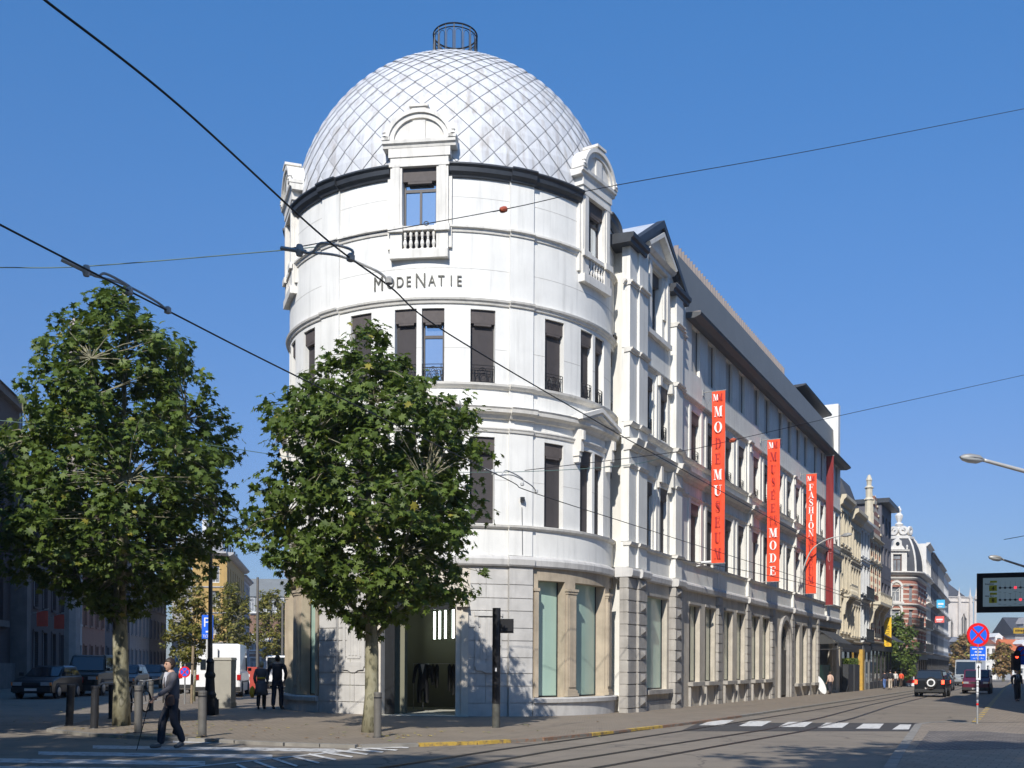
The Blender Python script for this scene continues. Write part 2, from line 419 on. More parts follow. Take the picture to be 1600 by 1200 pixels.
# dormers with balustrades
def arc(r, n, z0, k=1.0): return [(r * math.cos(math.pi * i / n), z0 + k * r * math.sin(math.pi * i / n)) for i in range(n + 1)]
for ax in BAYS:
    fr = TW.flat(ax); mb = MB()
    hw = .545
    for s in (-1, 1):
        a, b = sorted((s * hw, s * .92)); mb.fbox(fr, a, b, -.5, .10, 14.52, 17.42)
        a, b = sorted((s * .62, s * .85)); mb.fbox(fr, a, b, .10, .13, 15.25, 17.12)
        a, b = sorted((s * .92, s * 1.02)); mb.fbox(fr, a, b, -.5, .02, 14.6, 16.8)
        a, b = sorted((s * .50, s * .98)); mb.fbox(fr, a, b, .10, .19, 15.08, 15.28)
    mb.fbox(fr, -hw, hw, -.5, .10, 17.12, 17.42)
    mb.fbox(fr, -.96, .96, .10, .14, 17.12, 17.20)
    mb.fbox(fr, -.98, .98, -.9, .13, 17.42, 17.70)
    mb.sweep(fr, -1.16, 1.16, [(-1.0, 17.70), (.14, 17.70), (.16, 17.78), (.22, 17.82), (.23, 17.92), (-1.0, 17.92)])
    for s in (-1, 1): mb.fbox(fr, min(s * .92, s * 1.18), max(s * .92, s * 1.18), -.2, .25, 17.92, 18.03); mb.lathe([(.09, 0), (.05, .08), (.08, .12), (.02, .2)], fr.pt(s * 1.08, .2, 18.03), 8)
    o_, i_ = arc(1.02, 18, 17.92, .86), arc(.80, 18, 17.92, .84)
    for k in range(18):
        P = [o_[k], o_[k + 1], i_[k + 1], i_[k]]
        mb.prism(P, lambda u, z: fr.pt(u, .19, z), lambda u, z: fr.pt(u, -1.3, z))
        c1, c2 = arc(1.08, 18, 17.92, .87), arc(.95, 18, 17.92, .86)
        mb.prism([c1[k], c1[k + 1], c2[k + 1], c2[k]], lambda u, z: fr.pt(u, .25, z), lambda u, z: fr.pt(u, -1.2, z))
    mb.prism(arc(.81, 18, 17.92, .84), lambda u, z: fr.pt(u, .12, z), lambda u, z: fr.pt(u, -1.3, z))
    mb.fbox(fr, -.20, .20, .12, .17, 17.92, 18.52)
    mb.fbox(fr, -.22, .22, -.3, .24, 18.78, 18.90); mb.fbox(fr, -.3, .3, -.3, .28, 18.90, 18.98)
    mb.fbox(fr, -.92, .92, -.1, .16, 14.26, 14.52)
    d = mb.build("dormer", PLAST2, mus)
    window(fr, -hw, hw, 15.28, 17.12, d, 'cross', w=-.16, name="dormer_window")
    # flatten: the pane pieces hang one level too deep, lift them beside the frame
    mb = MB()
    mb.fbox(fr, -hw, hw, -.1, .12, 15.14, 15.27); mb.fbox(fr, -hw, hw, -.1, .12, 14.52, 14.56)
    for k in range(6):
        u = -hw + (k + .5) * 2 * hw / 6
        mb.lathe([(.06, 0), (.06, .04), (.03, .06), (.065, .18), (.05, .27), (.03, .31), (.045, .33), (.03, .36), (.05, .44), (.055, .5), (.035, .55), (.06, .57), (.06, .585)], fr.pt(u, .02, 14.56), 10)
    mb.build("balustrade", PLAST2, d)
    mb = MB(); mb.fbox(fr, -hw, hw, -.38, -.3, 14.5, 15.3); mb.build("balcony_recess", BLIND, d)

# dome of diamond tiles
DA, DB, DZ, DN = 5.78, 6.22, 17.12, 46
def domept(u, phi, k=0.0):
    a = 2 * math.pi * u / DN; r = (DA + k) * math.cos(phi); return (TC[0] + r * math.sin(a), TC[1] - r * math.cos(a), DZ + (DB + k) * math.sin(phi))
def tilemat():
    m_, nt, b = mk("zinc_diamond_tiles")
    g = nt.nodes.new("ShaderNodeNewGeometry")
    rnd = g.outputs["Random Per Island"]
    c_ = ramp(nt, rnd, [(0, (.565, .57, .58)), (1, (.62, .625, .635))])
    s1 = noise(nt, 1.0, 5, pos(nt, 4.5, 4.5, .5))
    c_ = mixc(nt, ramp(nt, s1, [(.48, (0, 0, 0)), (.68, (.75,) * 3)]), c_, (.36, .32, .28))
    s2 = noise(nt, 2.2, 6, pos(nt)); c_ = mixc(nt, ramp(nt, s2, [(.4, (0,) * 3), (.8, (.3,) * 3)]), c_, (.69, .695, .71))
    nt.links.new(c_, b.inputs["Base Color"]); b.inputs["Roughness"].default_value = .5; b.inputs["Metallic"].default_value = .0
    return m_
TILE = tilemat()
SEAM = M("zinc_seams", (.30, .32, .35), .6, .2, 4, metal=.2)
mb = MB(); mb.lathe([(DA - .03, 0)] + [((DA - .03) * math.cos(p), (DB - .03) * math.sin(p)) for p in [R_(x) for x in range(2, 89, 3)]], (TC[0], TC[1], DZ), 88)
dome = mb.build("dome", SEAM, mus, smooth=True)
phis = [-.03]
while phis[-1] < R_(84):
    p = phis[-1]; r = DA * math.cos(p); w = 2 * math.pi * r / DN
    ds = math.hypot(DA * math.sin(p), DB * math.cos(p)); phis.append(p + max(.52 * w, .10) / ds)
mb = MB()
for i in range(len(phis) - 2):
    p0, p1, p2 = phis[i], phis[i + 1], phis[i + 2]
    off = .5 * (i % 2)
    for k in range(DN):
        c = k + off; cc = (p0 + p1 + p2) / 3
        e = .974
        def P(u, p, h):
            u = c + (u - c) * e; p = p1 + (p - p1) * e; return domept(u, p, h)
        vs_ = [P(c, p0, .035), P(c + .5, p1, .02), P(c, p2, .004), P(c - .5, p1, .02), domept(c, p1, .045)]
        mb.add(vs_, [(0, 1, 4), (1, 2, 4), (2, 3, 4), (3, 0, 4)])
mb.build("tiles", TILE, dome)
# cage on the crown
mb = MB(); ztop = 24.72; zb = 23.2; cr = .80
cp = lambda a, z, r=cr: (TC[0] + r * math.cos(a), TC[1] + r * math.sin(a), z)
circ = [2 * math.pi * i / 40 for i in range(41)]
for z, t in ((ztop, .03), (ztop - .13, .02), (zb + .25, .02)): mb.tube([cp(a, z) for a in circ], t, 6)
for k in range(16):
    a = 2 * math.pi * k / 16; mb.tube([cp(a, zb - .1), cp(a, ztop)], .016 if k % 2 else .022, 5)
    a0, a1 = a + .06, a + 2 * math.pi / 16 - .06; am = (a0 + a1) / 2
    pts = [cp(a0, zb + .35)] + [cp(a0, ztop - .35)] + [cp(am + (a1 - a0) / 2 * math.cos(t), ztop - .32 + .13 * math.sin(t)) for t in [math.pi * (1 - i / 6) for i in range(7)]] + [cp(a1, zb + .35)]
    mb.tube(pts, .011, 5)
mb.build("roof_cage", IRON, mus)

# ------------------------------------------------------------------ ground floor of the tower
mb = MB(); gf_ops = []
for ax in (SID, LEF):
    gf_ops += [(ax - 25.4, ax - 14.7, .58, 4.33), (ax - 9.9, ax + 9.9, .58, 4.33), (ax + 14.7, ax + 25.4, .58, 4.33)]
for ax in (SID, LEF):
    mb = MB(); wall(mb, TW, *((28.4, A1) if ax == SID else (A0, -42.9)), -.42, 0, .0, 4.72, gf_ops)
    for (a, b) in ((-14.2, -10.3), (10.3, 14.2)):
        mb.fbox(TW, ax + a, ax + b, 0, .10, .62, 4.02); mb.fbox(TW, ax + a + .5, ax + b - .5, .10, .13, .9, 3.8)
        mb.fbox(TW, ax + a - .5, ax + b + .5, 0, .16, 4.02, 4.10); mb.fbox(TW, ax + a - .2, ax + b + .2, 0, .13, 3.94, 4.02)
        mb.fbox(TW, ax + a - .6, ax + b + .6, 0, .17, .60, .70); mb.fbox(TW, ax + a - .3, ax + b + .3, 0, .14, .70, .80)
    for a in (-26.2, 26.0):
        mb.fbox(TW, ax + a - .7, ax + a + .7, 0, .07, .6, 4.0); mb.fbox(TW, ax + a - 1, ax + a + 1, 0, .10, 3.98, 4.08)
    mb.build("shop_front_stone", TAN, mus)
mb = MB()
for (a, b) in ((28.45, A1 + 1), (-99, -43.05)): mb = MB(); mb.sweep(TW, a, b, [(0, -.5), (.16, -.5), (.16, .40), (.24, .42), (.25, .54), (.2, .58), (0, .58)]); mb.build("plinth", BLUE_ST, mus)
for ax in (SID, LEF):
    for (a, b) in ((-25.4, -14.7), (-9.9, 9.9), (14.7, 25.4)):
        u0, u1 = ax + a, ax + b
        if u0 < -95: continue
        mb = MB(); mb.fbox(TW, u0, u1, -.40, -.33, .58, .63); mb.fbox(TW, u0, u0 + .3, -.40, -.33, .63, 4.33); mb.fbox(TW, u1 - .3, u1, -.40, -.33, .63, 4.33)
        fo = mb.build("shop_window", IRON, mus)
        mb = MB(); mb.fbox(TW, u0 + .3, u1 - .3, -.38, -.36, .63, 4.33); mb.build("pane", SCREEN, fo)
# pale stone piers flanking the door: pilaster blocks and coursed walling with joints
mb = MB(); rows = [0, .42, .95, 1.35, 1.85, 2.38, 2.78, 3.32, 3.72, 4.15, 4.72]
rb = random.Random(3)
def coursed(a, b, w1, vj):
    mb.fbox(TW, a + .05, b - .05, -.42, w1 - .03, -.3, 4.72)
    for z0, z1 in zip(rows[:-1], rows[1:]):
        z0_ = z0 - (.4 if z0 == 0 else 0)
        js = [a] + sorted(vj) + [b] if rb.random() < .8 else [a, b]
        for u0, u1 in zip(js[:-1], js[1:]):
            mb.fbox(TW, u0 + .06, u1 - .06, w1 - .028, w1 + rb.uniform(0, .006), z0_ + .012, z1 - .012)
for (a, b, w_, vj) in ((20.5, 28.4, .10, []), (-42.9, -35.0, .10, []), (8.0, 20.5, .0, [13.5]), (-35.0, -22.6, .0, [-28.5])):
    mb = MB(); coursed(a, b, w_, vj); mb.build("stone_pier", BLUE_ST, mus)
for (a, b) in ((9.9, 18.6), (-33.2, -24.5)):                      # blind panels with shaped aprons beside the door
    mb = MB(); m_ = (a + b) / 2
    mb.fbox(TW, a, b, .006, .05, 1.55, 1.68); mb.fbox(TW, a, b, .006, .06, 3.15, 3.27)
    mb.fbox(TW, a + .2, a + 1.2, .006, .035, 1.68, 3.15); mb.fbox(TW, b - 1.2, b - .2, .006, .035, 1.68, 3.15)
    mb.fbox(TW, a + 1.9, b - 1.9, .006, .02, 1.8, 3.05)
    for k in range(3): mb.fbox(TW, a + 2.6 + k * 1.3, a + 3.3 + k * 1.3, .02, .032, 1.9, 2.95)
    fr = TW.flat(m_)
    P = [(-.42, 1.55), (.42, 1.55), (.40, 1.45), (.2, 1.43), (.08, 1.36), (-.08, 1.36), (-.2, 1.43), (-.40, 1.45)]
    mb.prism(P, lambda u, z: fr.pt(u, .045, z), lambda u, z: fr.pt(u, -.02, z))
    mb.build("wall_panel", BLUE_ST, mus)
# door surround: splayed bright jambs, arch and dark fanlight
mb = MB()
for s in (-1, 1):
    for (a, b, w0, w1) in ((11.6, 13.2, -.42, .05), (13.2, 15.3, -.42, .09)):
        u0, u1 = sorted((CEN + s * a, CEN + s * b)); mb.fbox(TW, u0, u1, w0, w1, -.3, 3.55)
fr = TW.flat(CEN)
for (r0, r1, w1) in ((1.22, 1.40, .04), (1.40, 1.62, .10)):
    O, I = arc(r1, 16, 3.42, .62), arc(r0, 16, 3.42, .62)
    for k in range(16): mb.prism([O[k], O[k + 1], I[k + 1], I[k]], lambda u, z: fr.pt(u, w1, z), lambda u, z: fr.pt(u, -.5, z))
O = arc(1.62, 16, 3.42, .62)
for k in range(16):                                               # walling above the arch
    a, b = O[k], O[k + 1]
    mb.prism([(a[0], a[1]), (a[0], 4.72), (b[0], 4.72), (b[0], b[1])][::-1], lambda u, z: fr.pt(u, .0 - u * u / 11.8, z), lambda u, z: fr.pt(u, -.45, z))
mb.build("door_surround", M("cream_limestone", (.62, .56, .47), .85, .1, 2, bmp=.15, streak=.3), mus)
mb = MB()
mb.fbox(fr, -1.22, 1.22, -.42, -.34, 3.36, 3.50)
for k in range(7): mb.fbox(fr, -1.1 + k * .36, -1.06 + k * .36, -.41, -.37, 3.5, 4.2)
mb.fbox(fr, -1.22, -1.17, -.42, -.34, 0, 3.36); mb.fbox(fr, 1.17, 1.22, -.42, -.34, 0, 3.36)
mb.fbox(fr, -1.16, -.82, -.40, -.36, 0.05, 3.36)
mb.build("entrance_door", IRON, mus)
mb = MB(); mb.fbox(fr, -1.22, 1.22, -.46, -.44, 3.36, 4.3); mb.build("fanlight", DGLASS, mus)
# inside: floors, lit entrance hall
mb = MB()
disk = [(0, 5.45)] 
def disc(z0, z1, r=5.5): mb.lathe([(r, z0), (r, z1)], (TC[0], TC[1], 0), 48)
for q_ in ((4.74, 4.98, 5.8), (9.0, 9.3, 5.5), (13.6, 14.4, 5.5), (16.9, 17.1, 5.5)):
    mb = MB(); disc(*q_); mb.build("floor_slab", ROOM, mus)
OLIVE = M("olive_wall", (.19, .185, .13), .8, .06, 1)
mb = MB()
mb.fbox(fr, 1.6, 1.7, -6.5, -.46, 0, 4.0); mb.fbox(fr, -2.3, -2.2, -6.5, -.46, 0, 4.0)
mb.fbox(fr, -2.3, 1.7, -6.6, -6.5, 0, 4.0); mb.fbox(fr, -2.3, 1.7, -6.5, -.44, 3.9, 4.0)
mb.fbox(fr, -1.2, -.62, -1.3, -.9, 0.02, 3.9)
mb.build("hall_wall", OLIVE, mus)
mb = MB(); mb.fbox(fr, -2.2, 1.6, -6.5, .12, -.3, 0.035); mb.build("hall_floor", M("hall_floor", (.5, .5, .44), .4, .05, 2), mus)
mb = MB()
TUBE = emis("light_tube", (.85, 1.0, .9), 5.0)
for px in (679, 687, 696, 708):
    mb = MB(); p = at(px, 990, 37.0 + (708 - px) * .05); mb.box((p.x, p.y, 3.05 if px < 700 else 3.1), (.075, .05, 1.0 if px < 700 else 1.1)); mb.build("hall_light", TUBE, mus)
# ------------------------------------------------------------------ the long wing
END = 43.8
WT = [7.95, 10.3, 13.2, 15.5, 18.4, 20.7, 23.85, 26.2, 28.5, 30.8, 33.9, 36.2, 39.4, 41.7]
WW = 1.3
ops = [(2.35, 3.25, 5.98, 8.45), (4.05, 4.98, 5.98, 8.45), (2.35, 3.25, 10.28, 12.35), (4.05, 4.98, 10.28, 12.35), (2.95, 4.25, 14.1, 16.5)]
for t in WT: ops += [(t, t + WW, 5.86, 8.42), (t, t + WW, 10.1, 12.25), (t + .1, t + 1.25, 13.88, 15.8)]
mb = MB()
wall(mb, FA, .95, 7.2, -.42, 0, 5.0, 16.62, ops)
wall(mb, FA, 7.2, END, -.42, 0, 5.0, 15.86, ops)
mb.fbox(FA, .65, .95, -1.8, -.1, 0, 16.62)
mb.prism([(.7, 16.62), (6.5, 16.62), (3.58, 18.25)], lambda u, z: FA.pt(u, 0, z), lambda u, z: FA.pt(u, -.42, z))
mb.prism([(0, 0), (0, 16.6), (END, 16.0), (END, 0)], lambda u, z: FA.pt(END - .01 + 0 * u, -u * .25, z), lambda u, z: FA.pt(END - .3, -u * .25, z)) if False else None
mb.fbox(FA, END - .35, END, -11, -.42, 0, 16.0)
P1 = [(.2, .95, .2), (.95, 1.85, .28), (5.3, 6.12, .24), (6.12, 6.6, .12)]
P2 = [(17.12, 17.72, .14), (27.55, 28.0, .14), (38.05, 38.5, .14), (12.2, 12.6, .05), (22.6, 23.0, .05), (33.0, 33.3, .05)]
lv = [(5.07, 5.82), (5.97, 9.14), (9.6, 9.98), (10.16, 12.56), (12.74, 14.9), (15.08, 16.62)]
for (a, b, w) in P1:
    for (z0, z1) in lv: mb.fbox(FA, a, b, 0 if a > .5 else -.10, w, z0, z1)
mb.fbox(FA, .22, .95, -.1, .02, 5.0, 16.5)
for (a, b, w) in P2:
    for (z0, z1) in lv[:4]: mb.fbox(FA, a, b, 0, w, z0, z1)
# mullion strips between paired windows
for i in range(0, 14):
    t = WT[i]
    for (z0, z1) in ((5.97, 8.75), (10.16, 12.4)):
        for (a, b) in ((t - .32, t - .06), (t + WW + .06, t + WW + .32)):
            mb.fbox(FA, a, b, 0, .05, z0, z1)
for (z0, z1) in ((5.97, 8.9), (10.16, 12.5)):
    for (a, b) in ((3.42, 3.62), (3.7, 3.9)): mb.fbox(FA, a, b, 0, .08, z0, z1)
mb.build("wing_wall", M("wing_plaster", (.74, .72, .66), .85, .07, 1.0, bmp=.12, streak=.4), mus)
WTRIM = M("wing_trim", (.66, .63, .57), .85, .1, 2.0, bmp=.15, streak=.6)
def fcourse(z, prof, lo=.16, hi=END, pil=P1 + P2[:3], cut=None):
    es = [lo] + sum([[a - .04, b + .04] for a, b, _ in pil if a > lo and b < hi], []) + [hi]
    es = sorted(es)
    for a, b in zip(es[:-1], es[1:]):
        if b - a < .02: continue
        m_ = (a + b) / 2
        if cut and cut[0] < m_ < cut[1]: continue
        e = max([w for (x, y, w) in pil if x - .04 <= m_ <= y + .04] + [0])
        mb.sweep(FA, a, b, [(w + (e if w > 0 else 0), z + h) for (w, h) in prof])
mb = MB(); fcourse(5.82, [(0, 0), (.05, 0), (.10, .05), (.12, .12), (0, .14)]); mb.build("wing_course", WTRIM, mus)
mb = MB(); fcourse(8.55, [(0, 0), (.04, 0), (.06, .06), (.09, .10), (0, .12)]); mb.build("wing_course", WTRIM, mus)
mb = MB(); fcourse(9.14, [(0, 0), (.08, .02), (.14, .14), (.28, .2), (.31, .32), (.35, .38), (0, .42)]); mb.build("wing_course", WTRIM, mus)
mb = MB(); fcourse(9.98, [(0, 0), (.07, .03), (.13, .10), (.15, .15), (0, .17)]); mb.build("wing_course", WTRIM, mus)
mb = MB(); fcourse(12.56, [(0, 0), (.05, .02), (.07, .07), (.12, .10), (.13, .15), (0, .17)]); mb.build("wing_course", WTRIM, mus)
mb = MB(); fcourse(14.9, [(0, 0), (.04, .01), (.06, .08), (.12, .11), (.12, .16), (0, .18)], 0, 7.2, P1, (2.4, 4.9)); mb.build("wing_course", WTRIM, mus)
for t in (3.65, 5.05, 17.42, 27.78, 38.28):                               # consoles
    mb = MB()
    for (z0, z1, w1) in ((8.55, 9.14, .26), (8.35, 8.55, .16), (12.2, 12.56, .2)):
        mb.fbox(FA, t - .11, t + .11, 0, w1, z0, z1 - .003)
    mb.build("console", WTRIM, mus)
mb = MB()
# third floor window surround + small stone pediment of the gable bay
for (a, b) in ((2.25, 2.85), (4.3, 4.9)): mb.fbox(FA, a + .25, b - .1, 0, .12, 14.05, 16.62); mb.fbox(FA, a, b, 0, .07, 14.9, 16.4)
mb.fbox(FA, 2.2, 5.0, 0, .16, 13.88, 14.06); mb.fbox(FA, 2.3, 4.9, 0, .14, 16.62, 16.78)
mb.sweep(FA, 2.1, 5.1, [(0, 16.78), (.2, 16.80), (.3, 16.9), (0, 16.95)])
for s in (-1, 1):
    P = [(3.6 + s * 1.5, 16.95), (3.6, 17.78), (3.6, 17.95), (3.6 + s * 1.62, 17.05)]
    mb.prism(P, lambda u, z: FA.pt(u, .3, z), lambda u, z: FA.pt(u, 0, z))
mb.prism([(2.2, 16.95), (5.0, 16.95), (3.6, 17.75)], lambda u, z: FA.pt(u, .06, z), lambda u, z: FA.pt(u, 0, z))
mb.build("gable_trim", PLAST2, mus)
mb = MB()
GX = 3.58
for s in (-1, 1):
    P = [(GX + s * 2.9, 16.42), (GX, 18.12), (GX, 18.40), (GX + s * 3.15, 16.52)]
    mb.prism(P, lambda u, z: FA.pt(u, .30, z), lambda u, z: FA.pt(u, .0, z))
    P = [(GX + s * 2.75, 16.36), (GX, 17.97), (GX, 18.12), (GX + s * 2.9, 16.42)]
    mb.prism(P, lambda u, z: FA.pt(u, .20, z), lambda u, z: FA.pt(u, -.2, z))
mb.sweep(FA, -.2, 1.5, [(-.5, 16.25), (.36, 16.25), (.38, 16.36), (.46, 16.42), (.48, 16.56), (-.5, 16.62)])
mb.sweep(FA, 4.75, 6.75, [(-.5, 16.12), (.28, 16.12), (.3, 16.22), (.38, 16.28), (.4, 16.42), (-.5, 16.46)])
mb.build("gable_verge", ZINC_D, mus)
mb = MB()
for s in (-1, 1):
    P = [(GX + s * 2.9, 16.46), (GX, 18.16), (GX, 18.36), (GX + s * 3.1, 16.52)]
    mb.prism(P, lambda u, z: FA.pt(u, -.002, z), lambda u, z: FA.pt(u, -4.5, z))
mb.build("gable_roof", M("light_zinc_roof", (.55, .58, .62), .45, .06, 2, metal=.2), mus)
mb = MB(); mb.fbox(FA, -.6, .5, -2.2, -.9, 16.3, 17.5); mb.fbox(FA, .0, 7.2, -9, -.5, 16.3, 16.6); mb.build("roof_block", ZINC_G, mus)
mb = MB(); mb.fbox(FA, 0, END - .36, -1.2, -.6, 4.9, 5.0); mb.fbox(FA, .4, END - .36, -9, -.44, 9.2, 9.3); mb.fbox(FA, .4, END - .36, -9, -.44, 5.0, 5.1); mb.fbox(FA, .4, END - .36, -9, -.44, 13.2, 13.3); mb.fbox(FA, .4, END - .36, -9, -8.8, -.3, 13.2); mb.build("wing_floor", ROOM, mus)
# roof storey: thin canopy, sloping grey band, fins, dark hood and white chimney wall
mb = MB()
mb.sweep(FA, 7.2, END + .55, [(-.42, 15.86), (.35, 15.80), (.62, 15.90), (.66, 16.0), (.3, 16.06), (-.6, 16.06)])
mb.build("eave_canopy", M("dark_canopy", (.075, .078, .082), .6, .1, 1), mus)
mb = MB(); mb.sweep(FA, 7.2, END - .2, [(-.6, 16.06), (-.28, 16.06), (-.36, 18.5), (-.7, 18.5)])
mb.fbox(FA, 7.2, END, -9, -.7, 16.0, 16.3)
mb.build("roof_parapet", ZINC_G, mus)
mb = MB()
FINM = M("fin_metal", (.26, .22, .20), .5, .1, 3, metal=.3)
for k in range(52): t = 7.5 + k * .39; mb = MB(); mb.fbox(FA, t, t + .035, -.62, -.42, 18.5, 19.0); mb.build("roof_fin", FINM, mus)
mb = MB()
for k in range(50): t = 7.6 + k * .48; mb.fbox(FA, t, t + .03, .2, .5, 16.06, 16.2)
mb.build("gutter_comb", FINM, mus)
mb = MB()
mb.sweep(FA, 32.5, 41.6, [(-1.4, 19.0), (-.25, 19.2), (-.2, 19.3), (-1.6, 19.25)]); mb.fbox(FA, 31.5, 42.2, -2.4, -1.4, 16.2, 19.2)
mb.build("roof_hood", ZINC_D, mus)
mb = MB(); mb.fbox(FA, 43.0, 43.78, -1.3, -.02, 16.06, 20.35); mb.build("chimney_wall", PLAST, mus)

for (a, b, z0, z1) in ops[:4]: window(FA, a, b, z0, z1, mus, 'blind', w=-.18, rail=(z0 > 9))
window(FA, 2.95, 4.25, 14.1, 16.5, mus, 'cross', w=-.3)
CREAMPANE = screenglass("pale_blind", (.20, .20, .17))
for t in WT:
    for (z0, z1) in ((5.86, 8.42), (10.1, 12.25)): 
        fo = window(FA, t, t + WW, z0, z1, mus, 'blind', w=-.2, rail=(z0 > 9))
    a, b, z0, z1 = t + .1, t + 1.25, 13.88, 15.8
    mb = MB(); mb.fbox(FA, a, a + .08, -.2, -.13, z0, z1); mb.fbox(FA, b - .05, b, -.2, -.13, z0, z1); mb.fbox(FA, a + .08, b - .05, -.2, -.13, z0, z0 + .07)
    fo = mb.build("attic_window", WFRAME, mus)
    mb = MB(); mb.fbox(FA, a + .08, b - .05, -.18, -.16, z0 + .07, z1); mb.build("pane", M("attic_blind_white", (.55, .53, .48), .6, .05, 2), fo)

# ground floor of the wing
PIERS = [(11.85, 12.5), (17.0, 17.7), (22.3, 22.95), (27.35, 27.95), (32.4, 32.95), (35.1, 35.6)]
GW = [(2.45, 5.0, .72, 4.2)] + [(t, t + 1.5, .95, 4.16) for t in (7.9, 10.2, 13.2, 15.45, 18.4, 20.65)] + [(28.7, 29.9, .62, 4.1), (30.8, 32.1, .62, 4.1), (33.75, 34.95, .62, 4.1)]
gops = GW + [(36.3, 42.9, 0, 4.3)]
mb = MB()
mb_ops = gops + [(24.5, 27.1, 0, 3.5)]
wall(mb, FA, .95, 24.5, -.55, 0, -.4, 4.72, mb_ops); wall(mb, FA, 27.1, END, -.55, 0, -.4, 4.72, mb_ops)
DM = 25.8
fr = Flat(*FA.pt(DM, 0, 0)[:2], FS, FC)
O = [(1.3 * math.cos(math.pi * i / 14), 2.95 + 1.3 * math.sin(math.pi * i / 14)) for i in range(15)]
for k in range(14):
    a, b = O[k], O[k + 1]
    mb.prism([(b[0], b[1]), (b[0], 4.72), (a[0], 4.72), (a[0], a[1])], lambda u, z: fr.pt(u, 0, z), lambda u, z: fr.pt(u, -.55, z))
mb.build("wing_base_stone", M("pale_sandstone", (.50, .45, .37), .9, .16, 1.6, bmp=.25, streak=.5), mus)
mb = MB()
rr = random.Random(5)
def rust(a, b, w, dia=False):
    z = -.3; k = 0
    w0_ = 0 if a > .5 else -.12; mb.fbox(FA, a + .02, b - .02, w0_, w - .04, -.4, 4.7)
    while z < 4.6:
        z2 = min(z + .42, 4.7); mb.fbox(FA, a, b, w0_ + 0.002, w + rr.uniform(-.006, .006), z + .02, z2 - .02)
        if dia and k % 2:
            m_ = (a + b) / 2; h = (b - a) * .30
            vs_ = [FA.pt(m_ - h, w, z + .06), FA.pt(m_ + h, w, z + .06), FA.pt(m_ + h, w, z2 - .06), FA.pt(m_ - h, w, z2 - .06), FA.pt(m_, w + .1, (z + z2) / 2)]
            mb.add(vs_, [(0, 1, 4), (1, 2, 4), (2, 3, 4), (3, 0, 4)])
        z = z2; k += 1
for q_ in [(.15, .95, .22), (.95, 1.8, .32, True), (5.25, 6.05, .28, True), (6.05, 6.55, .14)] + [(a, b, .14) for a, b in PIERS]:
    mb = MB(); rust(*q_); mb.build("rusticated_pier", GREYST, mus)
mb = MB()
def gprof(e): return [(-.3, 0), (.1 + e, 0), (.14 + e, .05), (.16 + e, .22), (.12 + e, .30), (0, .36), (-.3, .36)]
for (a, b, e) in ((A0, -43.2, 0), (-43.2, -34.8, .07), (-34.8, 20.1, 0), (20.1, 28.5, .07), (28.5, 84.5, 0)): mb.sweep(TW, a, b, [(w, 4.72 + z) for w, z in gprof(e)])
es = [(.15, .93, .22), (.93, 1.9, .32), (1.9, 5.2, 0), (5.2, 6.15, .27), (6.15, 6.7, .14), (6.7, 17.05, 0), (17.05, 17.78, .12), (17.78, 27.5, 0), (27.5, 28.05, .12), (28.05, 38.0, 0), (38.0, 38.55, .12), (38.55, END + .02, 0)]
for (a, b, e) in es: mb.sweep(FA, a, b, [(w, 4.72 + z) for w, z in gprof(e)])
mb.build("stone_band", M("band_stone", (.55, .53, .50), .8, .1, 2, bmp=.2, streak=.6), mus)
for (a, b, z0, z1) in GW:
    mb = MB(); mb.fbox(FA, a - .12, b + .12, 0, .22, z0 - .16, z0)
    if z0 > .9:
        for x in (a - .05, b - .08): mb.fbox(FA, x, x + .13, 0, .10, -.1, z0 - .16)
    mb.fbox(FA, a - .02, b + .1, 0, .035, z1 + .03, z1 + .13); mb.build("window_sill", GREYST, mus)
mb = MB(); mb.fbox(FA, .3, 6.5, 0, .1, -.4, .3); mb.build("base_course", GREYST, mus)
mb = MB()
for (r0, r1, w1) in ((1.12, 1.3, .05), (1.3, 1.55, .14)):
    Q = lambda r: [(r * math.cos(math.pi * i / 14), 2.95 + r * math.sin(math.pi * i / 14)) for i in range(15)]
    o_, i_ = Q(r1), Q(r0)
    for k in range(14): mb.prism([o_[k], o_[k + 1], i_[k + 1], i_[k]], lambda u, z: fr.pt(u, w1, z), lambda u, z: fr.pt(u, -.3, z))
    for s in (-1, 1): mb.fbox(fr, min(s * r0, s * r1), max(s * r0, s * r1), -.3, w1, -.3, 2.95)
mb.build("gate_arch", GREYST, mus)
for i, (a, b, z0, z1) in enumerate(GW):
    mb = MB(); mb.fbox(FA, a, a + .05, -.28, -.2, z0, z1); mb.fbox(FA, b - .05, b, -.28, -.2, z0, z1); mb.fbox(FA, a + .05, b - .05, -.28, -.2, z0, z0 + .05)
    mb.fbox(FA, a + (b - a) * .5, a + (b - a) * .5 + .04, -.25, -.2, z0 + .05, z1) if i else None
    fo = mb.build("shop_window", IRON, mus)
    mb = MB(); mb.fbox(FA, a + .05, b - .05, -.25, -.23, z0 + .05, z1); mb.build("pane", SCREEN if i == 0 else SCREEN2, fo)
